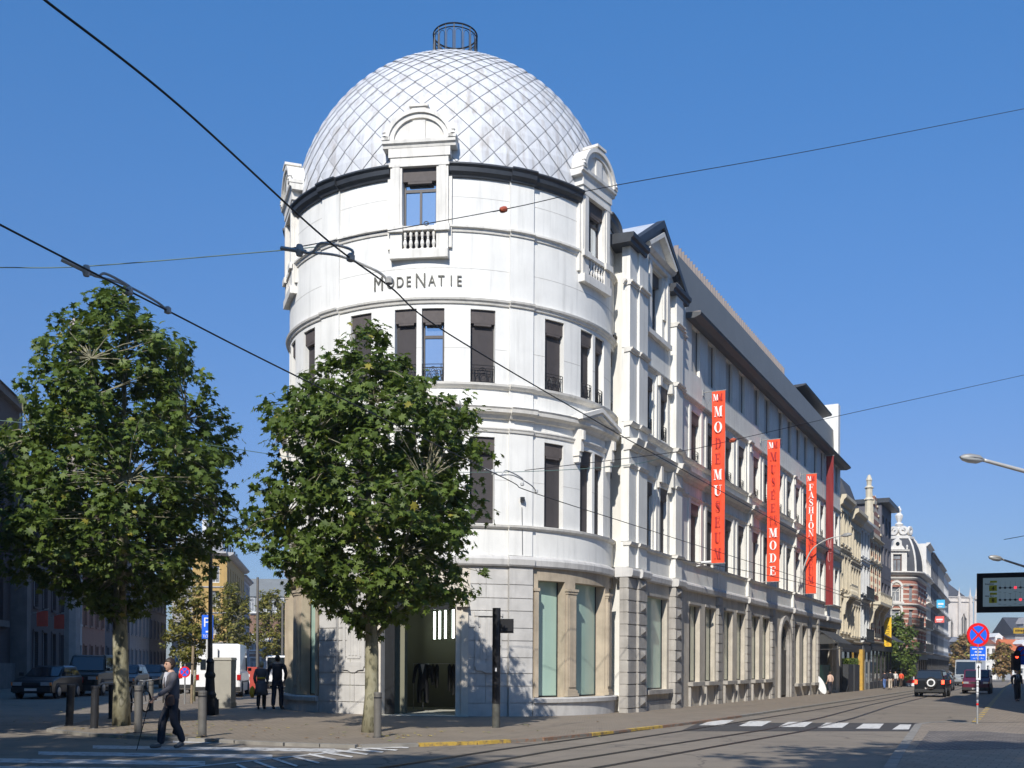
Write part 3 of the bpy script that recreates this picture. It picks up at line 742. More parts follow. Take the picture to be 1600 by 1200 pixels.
# arched gate
mb = MB(); 
for k in range(9): u = -1.1 + k * .275; mb.fbox(fr, u - .012, u + .012, -.16, -.13, 2.2, 2.95 + math.sqrt(max(.05, 1.25 - u * u)))
mb.fbox(fr, -1.12, 1.12, -.18, -.12, 2.5, 2.58)
for s in (-1, 1):
    mb.fbox(fr, min(0, s * 1.1) + .02, max(0, s * 1.1) - .02, -.18, -.12, 0, 2.5)
    for (z0, z1) in ((.2, .9), (1.0, 2.3)): mb.fbox(fr, min(s * .2, s * .95), max(s * .2, s * .95), -.12, -.09, z0, z1)
for k in range(7): a_ = math.pi * (k + 1) / 8; mb.tube([fr.pt(0, -.14, 2.7), fr.pt(1.1 * math.cos(a_), -.14, 2.95 + 1.1 * math.sin(a_))], .02, 5)
mb.build("gate", M("grey_gate", (.07, .068, .06), .5, .15, 5, metal=.3), mus)
mb = MB(); mb.fbox(fr, -1.3, 1.3, -.3, -.25, -.2, 4.4); mb.build("gateway_back", ROOM, mus)
# cafe front with awning
mb = MB(); mb.fbox(FA, 36.3, 42.9, -3.5, -3.4, -.3, 4.3); mb.fbox(FA, 36.3, 42.9, -3.4, -.55, 4.3, 4.4); mb.fbox(FA, 36.35, 42.9, -3.4, -.56, -.4, -.25); mb.build("cafe_interior", ROOM, mus)
mb = MB(); mb.fbox(FA, 36.3, 40.9, -.2, -.1, -.35, 1.75); mb.build("cafe_front", M("green_board", (.006, .075, .045), .5, .1, 3), mus)
mb = MB()
for k in range(12): mb.fbox(FA, 41 + k * .15, 41.08 + k * .15, -.15, -.1, 1.7, 3.4)
mb.fbox(FA, 40.9, 41.15, -.2, .0, -.35, 3.4); mb.fbox(FA, 42.3, 42.9, -.55, .05, -.35, 3.4); mb.build("cafe_lattice", M("cream_wood", (.5, .46, .38), .7, .1, 3), mus)
mb = MB()
P = [(0.05, 3.95), (1.25, 3.15), (1.25, 3.2), (.05, 4.02)]
mb.prism([(w, z) for w, z in P], lambda w, z: FA.pt(35.9, w, z), lambda w, z: FA.pt(41.6, w, z))
mb.fbox(FA, 35.9, 41.6, 1.21, 1.25, 2.93, 3.15)
for t in (35.92, 41.54):
    mb.prism([(.05, 3.9), (1.2, 3.15), (.05, 3.1)], lambda w, z: FA.pt(t, w, z), lambda w, z: FA.pt(t + .03, w, z))
mb.tube([FA.pt(36.0, .1, 2.75), FA.pt(36.0, 1.3, 2.78)], .03, 6); mb.tube([FA.pt(35.9, 1.3, 2.8), FA.pt(41.6, 1.3, 2.8)], .03, 6)
mb.build("awning", M("dark_awning", (.05, .05, .048), .8, .15, 4), mus)
mb = MB()
for (a, b) in ((.08, .2), ): mb.tube([TW.pt(80, .12, .6), TW.pt(80, .12, 3.9)], .05, 8)
mb.tube([TW.pt(79.5, .08, 5.2), TW.pt(79.5, .08, 16.4)], .045, 8)
mb.build("downpipe", M("cream_pipe", (.5, .45, .36), .6, .15, 3), mus)
mb = MB()   # bullet security camera on a bracket
c = Vector(FA.pt(8.6, .5, 5.95)); mb.tube([FA.pt(8.6, 0, 5.8), FA.pt(8.6, .3, 5.85), c], .025, 6)
mb.tube([c - Vector((.25, .05, .02)), c + Vector((.2, .04, .03))], .06, 8); mb.build("security_camera", M("camera_white", (.7, .7, .68), .4, .05, 5), mus)
c_ = TW.flat(24.5)
mb = MB(); mb.box(c_.pt(0, .14, 6.85), (.14, .14, .12)); mb.tube([c_.pt(0, .1, 6.6), c_.pt(.03, .1, 5.1)], .008, 5); mb.build("wire_anchor", IRON, mus)

# raised lettering (built from a plain narrow sans): large initials, small capitals
def text_mesh(txt, size, xs=1.0, ext=.01, align='LEFT'):
    cu = bpy.data.curves.new("text", 'FONT'); cu.body = txt; cu.size = size; cu.extrude = ext; cu.align_x = align
    o = bpy.data.objects.new("text", cu); col.objects.link(o)
    dg = bpy.context.evaluated_depsgraph_get(); me = bpy.data.meshes.new_from_object(o.evaluated_get(dg))
    bpy.data.objects.remove(o); bpy.data.curves.remove(cu)
    vs_ = [(v.co.x * xs, v.co.y, v.co.z) for v in me.vertices]; fs = [tuple(p.vertices) for p in me.polygons]
    bpy.data.meshes.remove(me); return vs_, fs
mb = MB()
lets = [("M", -20.4, 1), ("O", -16.4, 0), ("D", -13.3, 0), ("E", -10.6, 0), ("N", -6.9, 1), ("A", -3.4, 0), ("T", -.6, 0), ("I", 2.4, 0), ("E", 4.8, 0)]
for ch, a, big in lets:
    vs_, fs = text_mesh(ch, .64 if big else .47, .74, .012, 'CENTER')
    f2 = TW.flat(a); mb.add([f2.pt(x, .02 + z, 13.42 + y + (-.04 if big else 0)) for x, y, z in vs_], fs)
mb.build("lettering", LETTER, mus)
# ------------------------------------------------------------------ ground, roads, pavements, markings
ROAD = -.065
def grid(z=0.0, x0=-600, x1=600, y0=-200, y1=1500):
    mb = MB(); xs = [x0, -60, 60, x1]
    for y in (y0, y1): mb.v += [(x, y, gz(x) + z) for x in xs]
    mb.f = [(i, i + 1, i + 5, i + 4) for i in range(3)]; mb.m = [0] * 3; return mb
def roadmat():
    m_, nt, b = mk("worn_asphalt"); p = pos(nt)
    f1 = noise(nt, .25, 5, p); f2 = noise(nt, 1.6, 6, p); f3 = noise(nt, 90, 3, p)
    c_ = mixc(nt, ramp(nt, f1, [(.35, (0,) * 3), (.65, (1,) * 3)]), (.150, .121, .090), (.195, .160, .120))
    c_ = mixc(nt, ramp(nt, f2, [(.45, (0,) * 3), (.70, (.8,) * 3)]), c_, (.10, .082, .062))
    c_ = mixc(nt, ramp(nt, f3, [(.35, (0,) * 3), (.65, (.5,) * 3)]), c_, (.30, .265, .22))
    # wandering cracks and long wear bands along the street
    mp = nt.nodes.new("ShaderNodeMapping"); mp.inputs["Rotation"].default_value = (0, 0, -math.pi / 2 + TH_); mp.inputs["Scale"].default_value = (.06, .9, 1); gg = nt.nodes.new("ShaderNodeNewGeometry"); nt.links.new(gg.outputs["Position"], mp.inputs["Vector"])
    wb = noise(nt, 1.0, 3, mp.outputs[0]); c_ = mixc(nt, ramp(nt, wb, [(.42, (0,) * 3), (.62, (.55,) * 3)]), c_, (.235, .20, .155))
    wv = nt.nodes.new("ShaderNodeTexNoise"); wv.inputs["Scale"].default_value = 1.3; wv.inputs["Detail"].default_value = 4; nt.links.new(p, wv.inputs["Vector"])
    ad = nt.nodes.new("ShaderNodeVectorMath"); ad.operation = 'MULTIPLY_ADD'; nt.links.new(wv.outputs["Color"], ad.inputs[0]); ad.inputs[1].default_value = (1.2, 1.2, 0); nt.links.new(p, ad.inputs[2])
    vo = nt.nodes.new("ShaderNodeTexVoronoi"); vo.feature = 'DISTANCE_TO_EDGE'; vo.inputs["Scale"].default_value = .22; nt.links.new(ad.outputs[0], vo.inputs["Vector"])
    c_ = mixc(nt, ramp(nt, vo.outputs["Distance"], [(.0, (.75,) * 3), (.008, (0,) * 3)]), c_, (.05, .042, .034))
    nt.links.new(c_, b.inputs["Base Color"]); b.inputs["Roughness"].default_value = .85; bump(nt, b, f3, .25, .01); return m_
def paving(name, c1, c2, mortar, bw, bh, rot, ms=.012):
    m_, nt, b = mk(name); g = nt.nodes.new("ShaderNodeNewGeometry"); mp = nt.nodes.new("ShaderNodeMapping")
    mp.inputs["Rotation"].default_value = (0, 0, rot); nt.links.new(g.outputs["Position"], mp.inputs["Vector"])
    br = nt.nodes.new("ShaderNodeTexBrick"); nt.links.new(mp.outputs[0], br.inputs["Vector"])
    br.inputs["Scale"].default_value = 1; br.inputs["Brick Width"].default_value = bw; br.inputs["Row Height"].default_value = bh; br.inputs["Mortar Size"].default_value = ms
    br.inputs["Color1"].default_value = (*c1, 1); br.inputs["Color2"].default_value = (*c2, 1); br.inputs["Mortar"].default_value = (*mortar, 1)
    f = noise(nt, .8, 7, pos(nt)); c_ = mixc(nt, ramp(nt, f, [(.42, (0,) * 3), (.72, (.55,) * 3)]), br.outputs["Color"], mul(c1, .6))
    f2 = noise(nt, 60, 3, pos(nt)); c_ = mixc(nt, ramp(nt, f2, [(.4, (0,) * 3), (.7, (.35,) * 3)]), c_, mul(c2, 1.4))
    nt.links.new(c_, b.inputs["Base Color"]); b.inputs["Roughness"].default_value = .85; bump(nt, b, br.outputs["Fac"], -.4, .01); return m_
ASPH = roadmat()
tag(grid(ROAD).build("ground", ASPH), kind="structure")
def off(px, py, z=0.0):
    dx, dz = ray(px, py); t = (HC - z) / (TX * dx - dz); return Vector((dx * t, t, gz(dx * t) + z))
def slab(name, pts, z0, z1, mat):
    mb = MB(); n = len(pts)
    vs_ = [(p[0], p[1], gz(p[0]) + z1) for p in pts] + [(p[0], p[1], gz(p[0]) + z0) for p in pts]
    mb.add(vs_, [tuple(reversed(range(n)))] + [(i, (i + 1) % n, (i + 1) % n + n, i + n) for i in range(n)])
    me = mb.build(name, mat); return tag(me, kind="structure")
KERBPX = [(84, 1139), (150, 1146), (300, 1153), (450, 1160), (560, 1163.5), (650, 1161), (740, 1158), (840, 1153), (950, 1142), (1050, 1131), (1140, 1119.5), (1330, 1092.5), (1480, 1070.5), (1530, 1063)]
KF = [gp(*p).xy for p in KERBPX]
LEFTPX = [(150, 1122), (230, 1099), (290, 1084), (340, 1073)]
KL = [gp(*p).xy for p in LEFTPX]
back = [Vector((95, 210)), Vector((-45, 190)), Vector((-28, 95))]
poly = [Vector(p) for p in KF] + back + list(reversed([Vector(p) for p in KL]))
PAV = paving("pavement_clinkers", (.205, .165, .122), (.255, .208, .155), (.11, .092, .072), .22, .11, .4)
def tri_slab(name, outline, z0, z1, mat):
    from mathutils.geometry import tessellate_polygon
    tris = tessellate_polygon([[Vector((p[0], p[1], 0)) for p in outline]]); n = len(outline); mb = MB()
    vs_ = [(p[0], p[1], gz(p[0]) + z1) for p in outline] + [(p[0], p[1], gz(p[0]) + z0) for p in outline]
    fs = []
    for t in tris:
        a, b, c = [outline[i] for i in t]
        ar = (b[0] - a[0]) * (c[1] - a[1]) - (c[0] - a[0]) * (b[1] - a[1]); fs.append(tuple(t) if ar > 0 else tuple(reversed(t)))
    mb.add(vs_, fs + [(i, i + n, (i + 1) % n + n, (i + 1) % n) for i in range(n)]); return tag(mb.build(name, mat), kind="structure")
tri_slab("pavement", poly, -.3, 0.0, PAV)
# kerb stones along the front edge, worn yellow and rust paint on some
def strip(pts, w, z0, z1, mb, mi=0, side=1):
    P = [Vector((p[0], p[1])) for p in pts]; L = []
    for i, p in enumerate(P):
        d = (P[min(i + 1, len(P) - 1)] - P[max(i - 1, 0)]).normalized(); nrm = Vector((d.y, -d.x)) * side; L.append((p, p + nrm * w))
    for i in range(len(P) - 1):
        a, b = L[i]; c, d = L[i + 1]
        q = lambda v, z: (v.x, v.y, gz(v.x) + z)
        vs_ = [q(a, z0), q(b, z0), q(d, z0), q(c, z0), q(a, z1), q(b, z1), q(d, z1), q(c, z1)]
        mb.add(vs_, [(0, 3, 2, 1), (4, 5, 6, 7), (0, 1, 5, 4), (1, 2, 6, 5), (2, 3, 7, 6), (3, 0, 4, 7)], mi)
def resample(P, step):
    P = [Vector((p[0], p[1])) for p in P]; out = [P[0]]; acc = 0
    for a, b in zip(P[:-1], P[1:]):
        L = (b - a).length; n = max(1, int(round(L / step)))
        for k in range(1, n + 1): out.append(a + (b - a) * k / n)
    return out
KST = M("kerb_stone", (.23, .215, .19), .85, .2, 3, bmp=.2)
def paintmat(name, c, under, k=.5):
    m_, nt, b = mk(name); f = noise(nt, 6, 6, pos(nt)); nt.links.new(mixc(nt, ramp(nt, f, [(k - .06, (0,) * 3), (k + .06, (1,) * 3)]), c, under), b.inputs["Base Color"]); b.inputs["Roughness"].default_value = .75; return m_
KYE = paintmat("worn_yellow_paint", (.50, .33, .06), (.20, .14, .08), .56)
KRU = paintmat("rusty_kerb", (.24, .13, .075), (.20, .18, .15), .5)
mb = MB(); K = resample(KF, 1.0); rk = random.Random(11)
for i in range(len(K) - 1):
    a, b = K[i], K[i + 1]; u = CXP + FPX * a.x / a.y
    mi = 0
    if 600 < u < 1150: mi = 1 if (u < 1060 and rk.random() < .42) else 2
    dd = (b - a) * .012
    strip([a + dd, b - dd], .16, -.3, .006 + rk.uniform(-.002, .003), mb, mi, 1)
tag(mb.build("kerb", [KST, KYE, KRU]), kind="structure")
mb = MB(); K2 = resample([KF[0]] + KL, 1.0)
for i in range(len(K2) - 1): a, b = K2[i], K2[i + 1]; dd = (b - a) * .01; strip([a + dd, b - dd], .16, -.3, .006, mb, 0, -1)
tag(mb.build("kerb", KST), kind="structure")
# right hand pavement with its corner of dark setts
RPX = [(1385, 1230), (1411, 1180), (1441, 1131.5), (1460, 1129), (1483, 1128), (1527, 1131), (1537, 1119), (1574, 1072), (1590, 1060)]
RP = [gp(*p).xy for p in RPX]
tri_slab("right_pavement", [Vector(p) for p in RP] + [Vector((150, 190)), Vector((60, 10)), Vector((8, 8))], -.3, 0.0,
         paving("right_pavement_slabs", (.215, .175, .132), (.27, .222, .17), (.12, .10, .078), .3, .3, .5))
mb = MB(); K3 = resample(RP, 1.0)
for i in range(len(K3) - 1):
    a, b = K3[i], K3[i + 1]; dd = (b - a) * .012; u = CXP + FPX * a.x / a.y
    strip([a + dd, b - dd], .2, -.3, .006, mb, 1 if (u > 1524 and i % 2) else 0, -1)
tag(mb.build("kerb", [KST, KYE]), kind="structure")
Q = [gp(*p).xy for p in ((1452, 1142), (1540, 1143), (1640, 1150), (1700, 1168), (1470, 1172), (1430, 1170))]
tri_slab("sett_paving", [Vector(q) for q in Q], -.05, .004, paving("dark_setts", (.045, .042, .042), (.13, .115, .105), (.21, .18, .15), .24, .2, .25, .03))

def sheet(mb, pxs, lift, mi=0, base=ROAD):
    P = [off(x, y, base + lift) for x, y in pxs]; n = len(P)
    ar = sum(P[i].x * P[(i + 1) % n].y - P[(i + 1) % n].x * P[i].y for i in range(n))
    mb.add(P if ar > 0 else P[::-1], [tuple(range(n))], mi)
WPAINT = paintmat("worn_white_paint", (.62, .60, .56), (.22, .20, .18), .60)
WPAINT2 = paintmat("worn_white_paint_thin", (.50, .49, .47), (.18, .165, .15), .58)
mb = MB(); sheet(mb, [(1092, 1129.5), (1436, 1129.5), (1428, 1142.5), (1062, 1142.5)], .004)
tag(mb.build("crossing_band", M("dark_asphalt", (.052, .048, .045), .85, .25, 3, bmp=.3)), kind="structure")
mb = MB()
for k, (a, b, c, d) in enumerate([(1113, 1147, 1129, 1092), (1172, 1206, 1190, 1154), (1232, 1270, 1257, 1215), (1291, 1327, 1316, 1277), (1349, 1381, 1374, 1337), (1406, 1424, 1420, 1394)]):
    y0, y1 = 1130.2 + k * .35, 1137.2 + k * .5
    sheet(mb, [(a, y0 - 5 + k), (b, y0 - 5 + k), (c, y1 - 4 + k * .8), (d, y1 - 4 + k * .8)], .008)
tag(mb.build("zebra_crossing", WPAINT), kind="structure")
mb = MB()
def xD(y): return 650 - (y - 1162) * 9.7
for (xl, y0, h) in ((270, 1156.2, 4.2), (145, 1164.5, 5), (60, 1174, 5.6), (-60, 1184, 6.4), (-60, 1196, 7), (-60, 1210, 8)):
    sl = .014; xr = xD(y0 + 8 + (300 - xl) * sl * .5) - 14
    if xr < xl + 40: xr = xl + 40
    n = 8; xs = [xl + (xr - xl) * i / n for i in range(n + 1)]
    for xa, xb in zip(xs[:-1], xs[1:]):
        ya, yb = y0 + (xa - xl) * sl, y0 + (xb - xl) * sl; sheet(mb, [(xa, ya), (xb, yb), (xb, yb + h), (xa, ya + h)], .004)
for i in range(10):
    ya, yb = 1162 + i * 4, 1166 + i * 4; sheet(mb, [(xD(ya) - 9, ya), (xD(ya) + 9, ya), (xD(yb) + 9, yb), (xD(yb) - 9, yb)], .008)
tag(mb.build("zebra_crossing", WPAINT2), kind="structure")
mb = MB()
for (a, b) in (((572, 1165.5), (640, 1167)), ((560, 1166.5), (622, 1171)), ((548, 1169), (600, 1174)), ((524, 1170.5), (576, 1177.5)), ((506, 1174), (552, 1181.5)), ((484, 1177), (526, 1186)), ((458, 1180), (500, 1191)), ((430, 1184), (466, 1196)), ((400, 1188), (438, 1202)), ((372, 1193), (400, 1206))):
    sheet(mb, [a, b, (b[0] - 3, b[1] + 2.0), (a[0] - 4, a[1] + 2.0)], .012)
tag(mb.build("give_way_marking", WPAINT), kind="structure")
# tram rails
RAIL = M("tram_rail", (.035, .032, .03), .45, .3, 2, metal=.5)
def rail(pxs, gauge=1.0):
    P = [off(x, y, ROAD).xy for x, y in pxs]; out = []
    for sgn in (0, gauge):
        L = []
        for i, p in enumerate(P):
            d = (P[min(i + 1, len(P) - 1)] - P[max(i - 1, 0)]).normalized(); L.append(p + Vector((-d.y, d.x)) * sgn)
        out.append(resample(L, 2.0))
    return out
mb = MB()
for pxs in ([(560, 1225), (711, 1199.5), (850, 1175), (1000, 1152), (1100, 1136.5), (1250, 1113), (1380, 1091.5), (1450, 1079), (1540, 1063)],
            [(860, 1213), (925, 1200), (1000, 1187), (1100, 1169), (1250, 1143), (1330, 1122.5), (1390, 1103), (1450, 1088), (1540, 1067)]):
    for L in rail(pxs):
        for k in (0, .1): strip(L, .05, -.2, ROAD + .012, mb, 0, 1 if k == 0 else 1) if k == 0 else strip([Vector((p.x + .085, p.y - .03)) for p in L], .035, -.2, ROAD + .011, mb, 0, 1)
tag(mb.build("tram_rails", RAIL), kind="structure")
# fallen leaves
rl = random.Random(21); mb = MB()
LF = [(0, -.5), (.18, -.15), (.5, -.2), (.3, .1), (.4, .4), (.12, .3), (0, .6), (-.12, .3), (-.4, .4), (-.3, .1), (-.5, -.2), (-.18, -.15)]
for (px, py, sx, sy, n) in ((600, 1150, 40, 3, 40), (245, 1148, 60, 5, 60), (70, 1115, 60, 8, 30), (340, 1134, 40, 3, 18), (500, 1133, 60, 6, 16), (230, 1135, 90, 8, 50), (700, 1145, 80, 7, 15), (860, 1140, 90, 6, 8), (1000, 1125, 50, 4, 5)):
    for _ in range(n):
        c = gp(rl.gauss(px, sx), min(1200, max(1095, rl.gauss(py, sy)))); s = rl.uniform(.06, .13); a = rl.uniform(0, 6.3); t = rl.uniform(-.3, .3)
        mb.add([(c.x + s * (x * math.cos(a) - y * math.sin(a)), c.y + s * (x * math.sin(a) + y * math.cos(a)), c.z + .012 + abs(t) * s * abs(x) + .01 * rl.random()) for x, y in LF], [tuple(range(12))], rl.randrange(3))
tag(mb.build("fallen_leaves", [M("leaf_yellow", (.42, .33, .07), .8, .2, 9), M("leaf_brown", (.22, .13, .05), .8, .2, 9), M("leaf_green_dry", (.2, .24, .06), .8, .2, 9)]),
    "yellow and brown plane leaves fallen on the pavement round the trees", "fallen leaves", kind="stuff")

# ------------------------------------------------------------------ trees
def leafmat(name, a, b_, yel=0.05):
    m_, nt, b = mk(name); g = nt.nodes.new("ShaderNodeNewGeometry")
    c_ = ramp(nt, g.outputs["Random Per Island"], [(0, a), (.55, mul(a, 1.25)), (1 - yel - .02, b_), (1 - yel, (.30, .27, .05))])
    nt.links.new(c_, b.inputs["Base Color"]); b.inputs["Roughness"].default_value = .52; b.inputs["Specular IOR Level"].default_value = .3
    tr = nt.nodes.new("ShaderNodeBsdfTranslucent"); nt.links.new(mixc(nt, .5, c_, (.22, .32, .03)), tr.inputs["Color"])
    mx = nt.nodes.new("ShaderNodeMixShader"); mx.inputs[0].default_value = .25
    out = nt.nodes["Material Output"]; nt.links.new(b.outputs[0], mx.inputs[1]); nt.links.new(tr.outputs[0], mx.inputs[2]); nt.links.new(mx.outputs[0], out.inputs["Surface"]); return m_
LEAF = leafmat("plane_leaves", (.068, .104, .019), (.135, .185, .035), .008)
LEAF_Y = leafmat("yellowing_leaves", (.13, .13, .03), (.24, .19, .05), .12)
LEAF_O = leafmat("autumn_leaves", (.20, .12, .05), (.30, .18, .07), .1)
def barkmat():
    m_, nt, b = mk("plane_bark"); f = noise(nt, 1.0, 3, pos(nt, 5, 5, 2.2), .5)
    c_ = ramp(nt, f, [(.40, (.10, .095, .06)), (.44, (.23, .21, .13)), (.55, (.30, .28, .19)), (.60, (.16, .15, .09)), (.7, (.36, .34, .26))])
    for e in nt.nodes[-1].color_ramp.elements: pass
    nt.links.new(c_, b.inputs["Base Color"]); b.inputs["Roughness"].default_value = .85; bump(nt, b, noise(nt, 14, 5, pos(nt)), .35); return m_
BARK = barkmat()
LOBE = []
for i, r in enumerate([1.0, .42, .82, .36, .95, .38, .70, .22, .30, .22, .70, .38, .95, .36, .82, .42]):
    pass
LOBE = [(0, .62), (.10, .30), (.42, .48), (.30, .12), (.58, .0), (.26, -.12), (.30, -.34), (.0, -.22), (-.30, -.34), (-.26, -.12), (-.58, .0), (-.30, .12), (-.42, .48), (-.10, .30)]
def tree(name, label, cat, base, trunk_r, profile, n_clus, leaves, leaf, seed, mat, depth=1.0, group=None, lean=(0, 0), bark=None, trunk_top=None, build_at=None):
    """profile: list of (z, left radius, right radius) of the crown; leaf-sized faces in clumps on twigs"""
    rd = random.Random(seed); bx, by, bz = base
    zs = [p[0] for p in profile]; z0, z1 = zs[0], zs[-1]
    def rad(z, az):
        for (za, la, ra), (zb, lb, rb_) in zip(profile[:-1], profile[1:]):
            if za <= z <= zb:
                k = (z - za) / (zb - za + 1e-9); l = la + (lb - la) * k; r = ra + (rb_ - ra) * k; break
        else: return 0
        l, r = max(l, .03), max(r, .03); c = math.cos(az); m_ = (l + r) / 2 * depth
        return ((r if c > 0 else l) * abs(c) ** 1.0 + m_ * (1 - abs(c)))
    t = thing(name, label, cat, (bx, by, bz), 0, group)
    ax = lambda z: Vector((lean[0] * (z / z1), lean[1] * (z / z1), z))
    clus = []; tries = 0
    wts = []
    while len(clus) < n_clus and tries < 60000:
        tries += 1
        z = rd.uniform(z0, z1); az = rd.uniform(0, 2 * math.pi); R = rad(z, az)
        if rd.random() > (R / max(max(p[1], p[2]) for p in profile)) ** 1.2 + .04: continue
        f = rd.uniform(.22, 1.0) ** .55
        lump = 1 + .16 * math.sin(3 * az + z * 2.1 + seed) + .10 * math.sin(5.3 * az - z * 3.7)
        clus.append(Vector((math.cos(az) * R * f * lump, math.sin(az) * R * f * lump, z)) + Vector((lean[0] * z / z1, lean[1] * z / z1, 0)))
    # trunk and limbs
    mb = MB(); tt = trunk_top or z0 + (z1 - z0) * .80
    pts, rs = [], []
    for i in range(9):
        k = i / 8; z = -.15 + (tt + .15) * k; p = ax(z); wob = .05 * math.sin(k * 5 + seed)
        pts.append((p.x + wob * (k > .1), p.y + wob * .6 * (k > .1), z)); rs.append(trunk_r * (1.25 if i == 0 else 1) * (1 - .15 * k) if z < z0 else trunk_r * max(.12, .85 * (1 - (z - z0) / (tt - z0 + .01))))
    mb.tube(pts, rs, 12)
    mb.build("trunk", bark or BARK, t, local=True, smooth=True)
    mb = MB(); limbs = []
    nl = 11
    for i in range(nl):
        z = z0 - .25 + (tt - z0) * (i / nl); az = i * 2.4 + seed; zz = min(z1 - .2, z + .5 + .28 * (z1 - z0)); R = rad(zz, az) * .72
        a = ax(max(z, z0 * .82)); b = ax(zz) + Vector((math.cos(az) * R, math.sin(az) * R, 0)); m_ = (a + b) / 2 + Vector((0, 0, -.12 * R)) + Vector((math.cos(az), math.sin(az), 0)) * .1 * R
        r0 = trunk_r * .42 * (1 - .5 * i / nl); mb.tube([a, m_, b], [r0, r0 * .6, r0 * .22], 7); limbs += [a + (m_ - a) * .6, m_, (m_ + b) / 2, b]
    for c in clus:
        l = min(limbs, key=lambda q: (q - c).length_squared + (.8 * max(0, q.z - c.z)) ** 2)
        m_ = (l + c) / 2 + Vector((rd.uniform(-.08, .08), rd.uniform(-.08, .08), rd.uniform(0, .12))); mb.tube([l, m_, c], [.018, .012, .005], 4, cap=False)
    mb.build("branches", bark or BARK, t, local=True, smooth=True)
    V = []; F = []; N = len(LOBE); base_l = np.array([(x, y, 0) for x, y in LOBE] + [(0, .05, -.09)])
    base_l[:, 2] += -.35 * np.abs(base_l[:, 0]) ** 1.5
    rn = np.random.RandomState(seed)
    for c in clus:
        cr = rd.uniform(.16, .36) * (leaf / .2) ** .7
        out = Vector((c.x, c.y, (c.z - (z0 + z1) / 2) * .3)); out = out.normalized() if out.length > 1e-3 else Vector((0, 0, 1))
        k = int(leaves * rd.uniform(.6, 1.4))
        for _ in range(k):
            d = Vector((rd.gauss(0, 1), rd.gauss(0, 1), rd.gauss(0, .8))).normalized() * cr * rd.random() ** .5 * 1.25
            p = c + d
            nrm = (Vector((rd.gauss(0, .55), rd.gauss(0, .55), rd.gauss(.75, .5))) + out * .45 + d * 1.2).normalized()
            down = (Vector((rd.gauss(0, .5), rd.gauss(0, .5), -.7)) + out * .6); yv = (down - nrm * down.dot(nrm))
            if yv.length < 1e-3: continue
            yv.normalize(); xv = yv.cross(nrm); s = leaf * rd.uniform(.6, 1.25)
            M3 = np.array([[xv.x, yv.x, nrm.x], [xv.y, yv.y, nrm.y], [xv.z, yv.z, nrm.z]]) * s
            b0 = len(V) * (N + 1)
            V.append(base_l @ M3.T + np.array([p.x, p.y, p.z]))
    nL = len(V); VV = np.concatenate(V)
    me = bpy.data.meshes.new("crown")
    tri = np.array([(i, (i + 1) % N, N) for i in range(N)], dtype=np.int32)
    FF = (tri[None] + (np.arange(nL) * (N + 1))[:, None, None]).reshape(-1, 3)
    me.vertices.add(len(VV)); me.vertices.foreach_set("co", VV.astype(np.float32).ravel())
    me.loops.add(FF.size); me.loops.foreach_set("vertex_index", FF.ravel().astype(np.int32))
    me.polygons.add(len(FF)); me.polygons.foreach_set("loop_start", (np.arange(len(FF)) * 3).astype(np.int32))
    try: me.polygons.foreach_set("loop_total", np.full(len(FF), 3, dtype=np.int32))
    except Exception: pass
    me.update(calc_edges=True); me.materials.append(mat)
    o = bpy.data.objects.new("crown", me); col.objects.link(o); o.parent = t
    return t
g2 = gp(577, 1144); g1 = gp(190, 1133)
def prof(Y, cx, rows):   # rows (y, xleft, xright) in the photograph -> metres round the trunk
    out = []
    for (y, a, b) in rows: out.append((HC + ray(cx, y)[1] * Y - 0, (cx - a) / FPX * Y, (b - cx) / FPX * Y))
    return sorted(out)
t_mid = tree("plane_tree", "leafy plane tree with pale flaking trunk in front of the museum door", "tree", g2, .165,
     prof(g2.y, 577, [(512, 565, 580), (535, 515, 612), (570, 502, 640), (615, 465, 668), (640, 440, 735), (680, 424, 760), (720, 428, 735), (770, 400, 755), (815, 392, 752), (860, 402, 725), (900, 430, 735), (935, 470, 700), (965, 520, 640), (990, 560, 600)]),
     780, 21, .185, 7, LEAF, group="plane trees")
t_left = tree("plane_tree", "broad plane tree beside the parked dark cars, left of the walking woman", "tree", g1, .19,
     prof(g1.y, 195, [(462, 185, 212), (500, 95, 225), (545, 85, 300), (600, 60, 318), (650, 25, 350), (700, 15, 352), (760, -5, 365), (810, -10, 350), (850, 0, 345), (890, 20, 330), (920, 70, 285), (945, 120, 240), (970, 170, 215)]),
     1000, 21, .18, 9, LEAF, group="plane trees")
t_off = copy_tree(t_left); t_off.location = (-14.6, 20.8, .1); t_off.rotation_euler.z = 2.2
t_off["label"] = "plane tree at the left edge, only a few leaves reaching in"
for i_, (x, y, s, r) in enumerate(((-13.2, 1.5, 1.9, .5), (-6.8, -4, 2.0, 2.5), (-19, 6, 1.7, 4), (5.6, 1.0, 2.0, 1.2), (11.5, -7, 1.9, 3.1))):
    c = copy_tree(t_mid); c.location = (x, y, 0); c.scale = (s, s, s); c.rotation_euler.z = r; c["label"] = ("tall plane tree just behind the photographer, " + ["furthest left but one", "left of the middle", "furthest left", "right of the middle", "furthest right"][i_])
def small_tree(label, px, py, rows, seed, mat, nc=60, leaf=.13, Y=None, name="young_tree", r=.05, group=None):
    g = gp(px, py) if Y is None else Vector((ray(px, 1040)[0] * Y, Y, gz(ray(px, 1040)[0] * Y)))
    return tree(name, label, "tree", g, r, prof(g.y, px, rows), nc, 24, leaf, seed, mat, group=group)
YG = "young street trees down the left street"
small_tree("young tree with orange-tipped crown beside its wooden stake", 303, 1096, [(905, 275, 300), (930, 262, 318), (960, 262, 322), (990, 258, 325), (1020, 262, 320), (1040, 280, 308)], 31, LEAF_Y, 190, .115, group=YG)
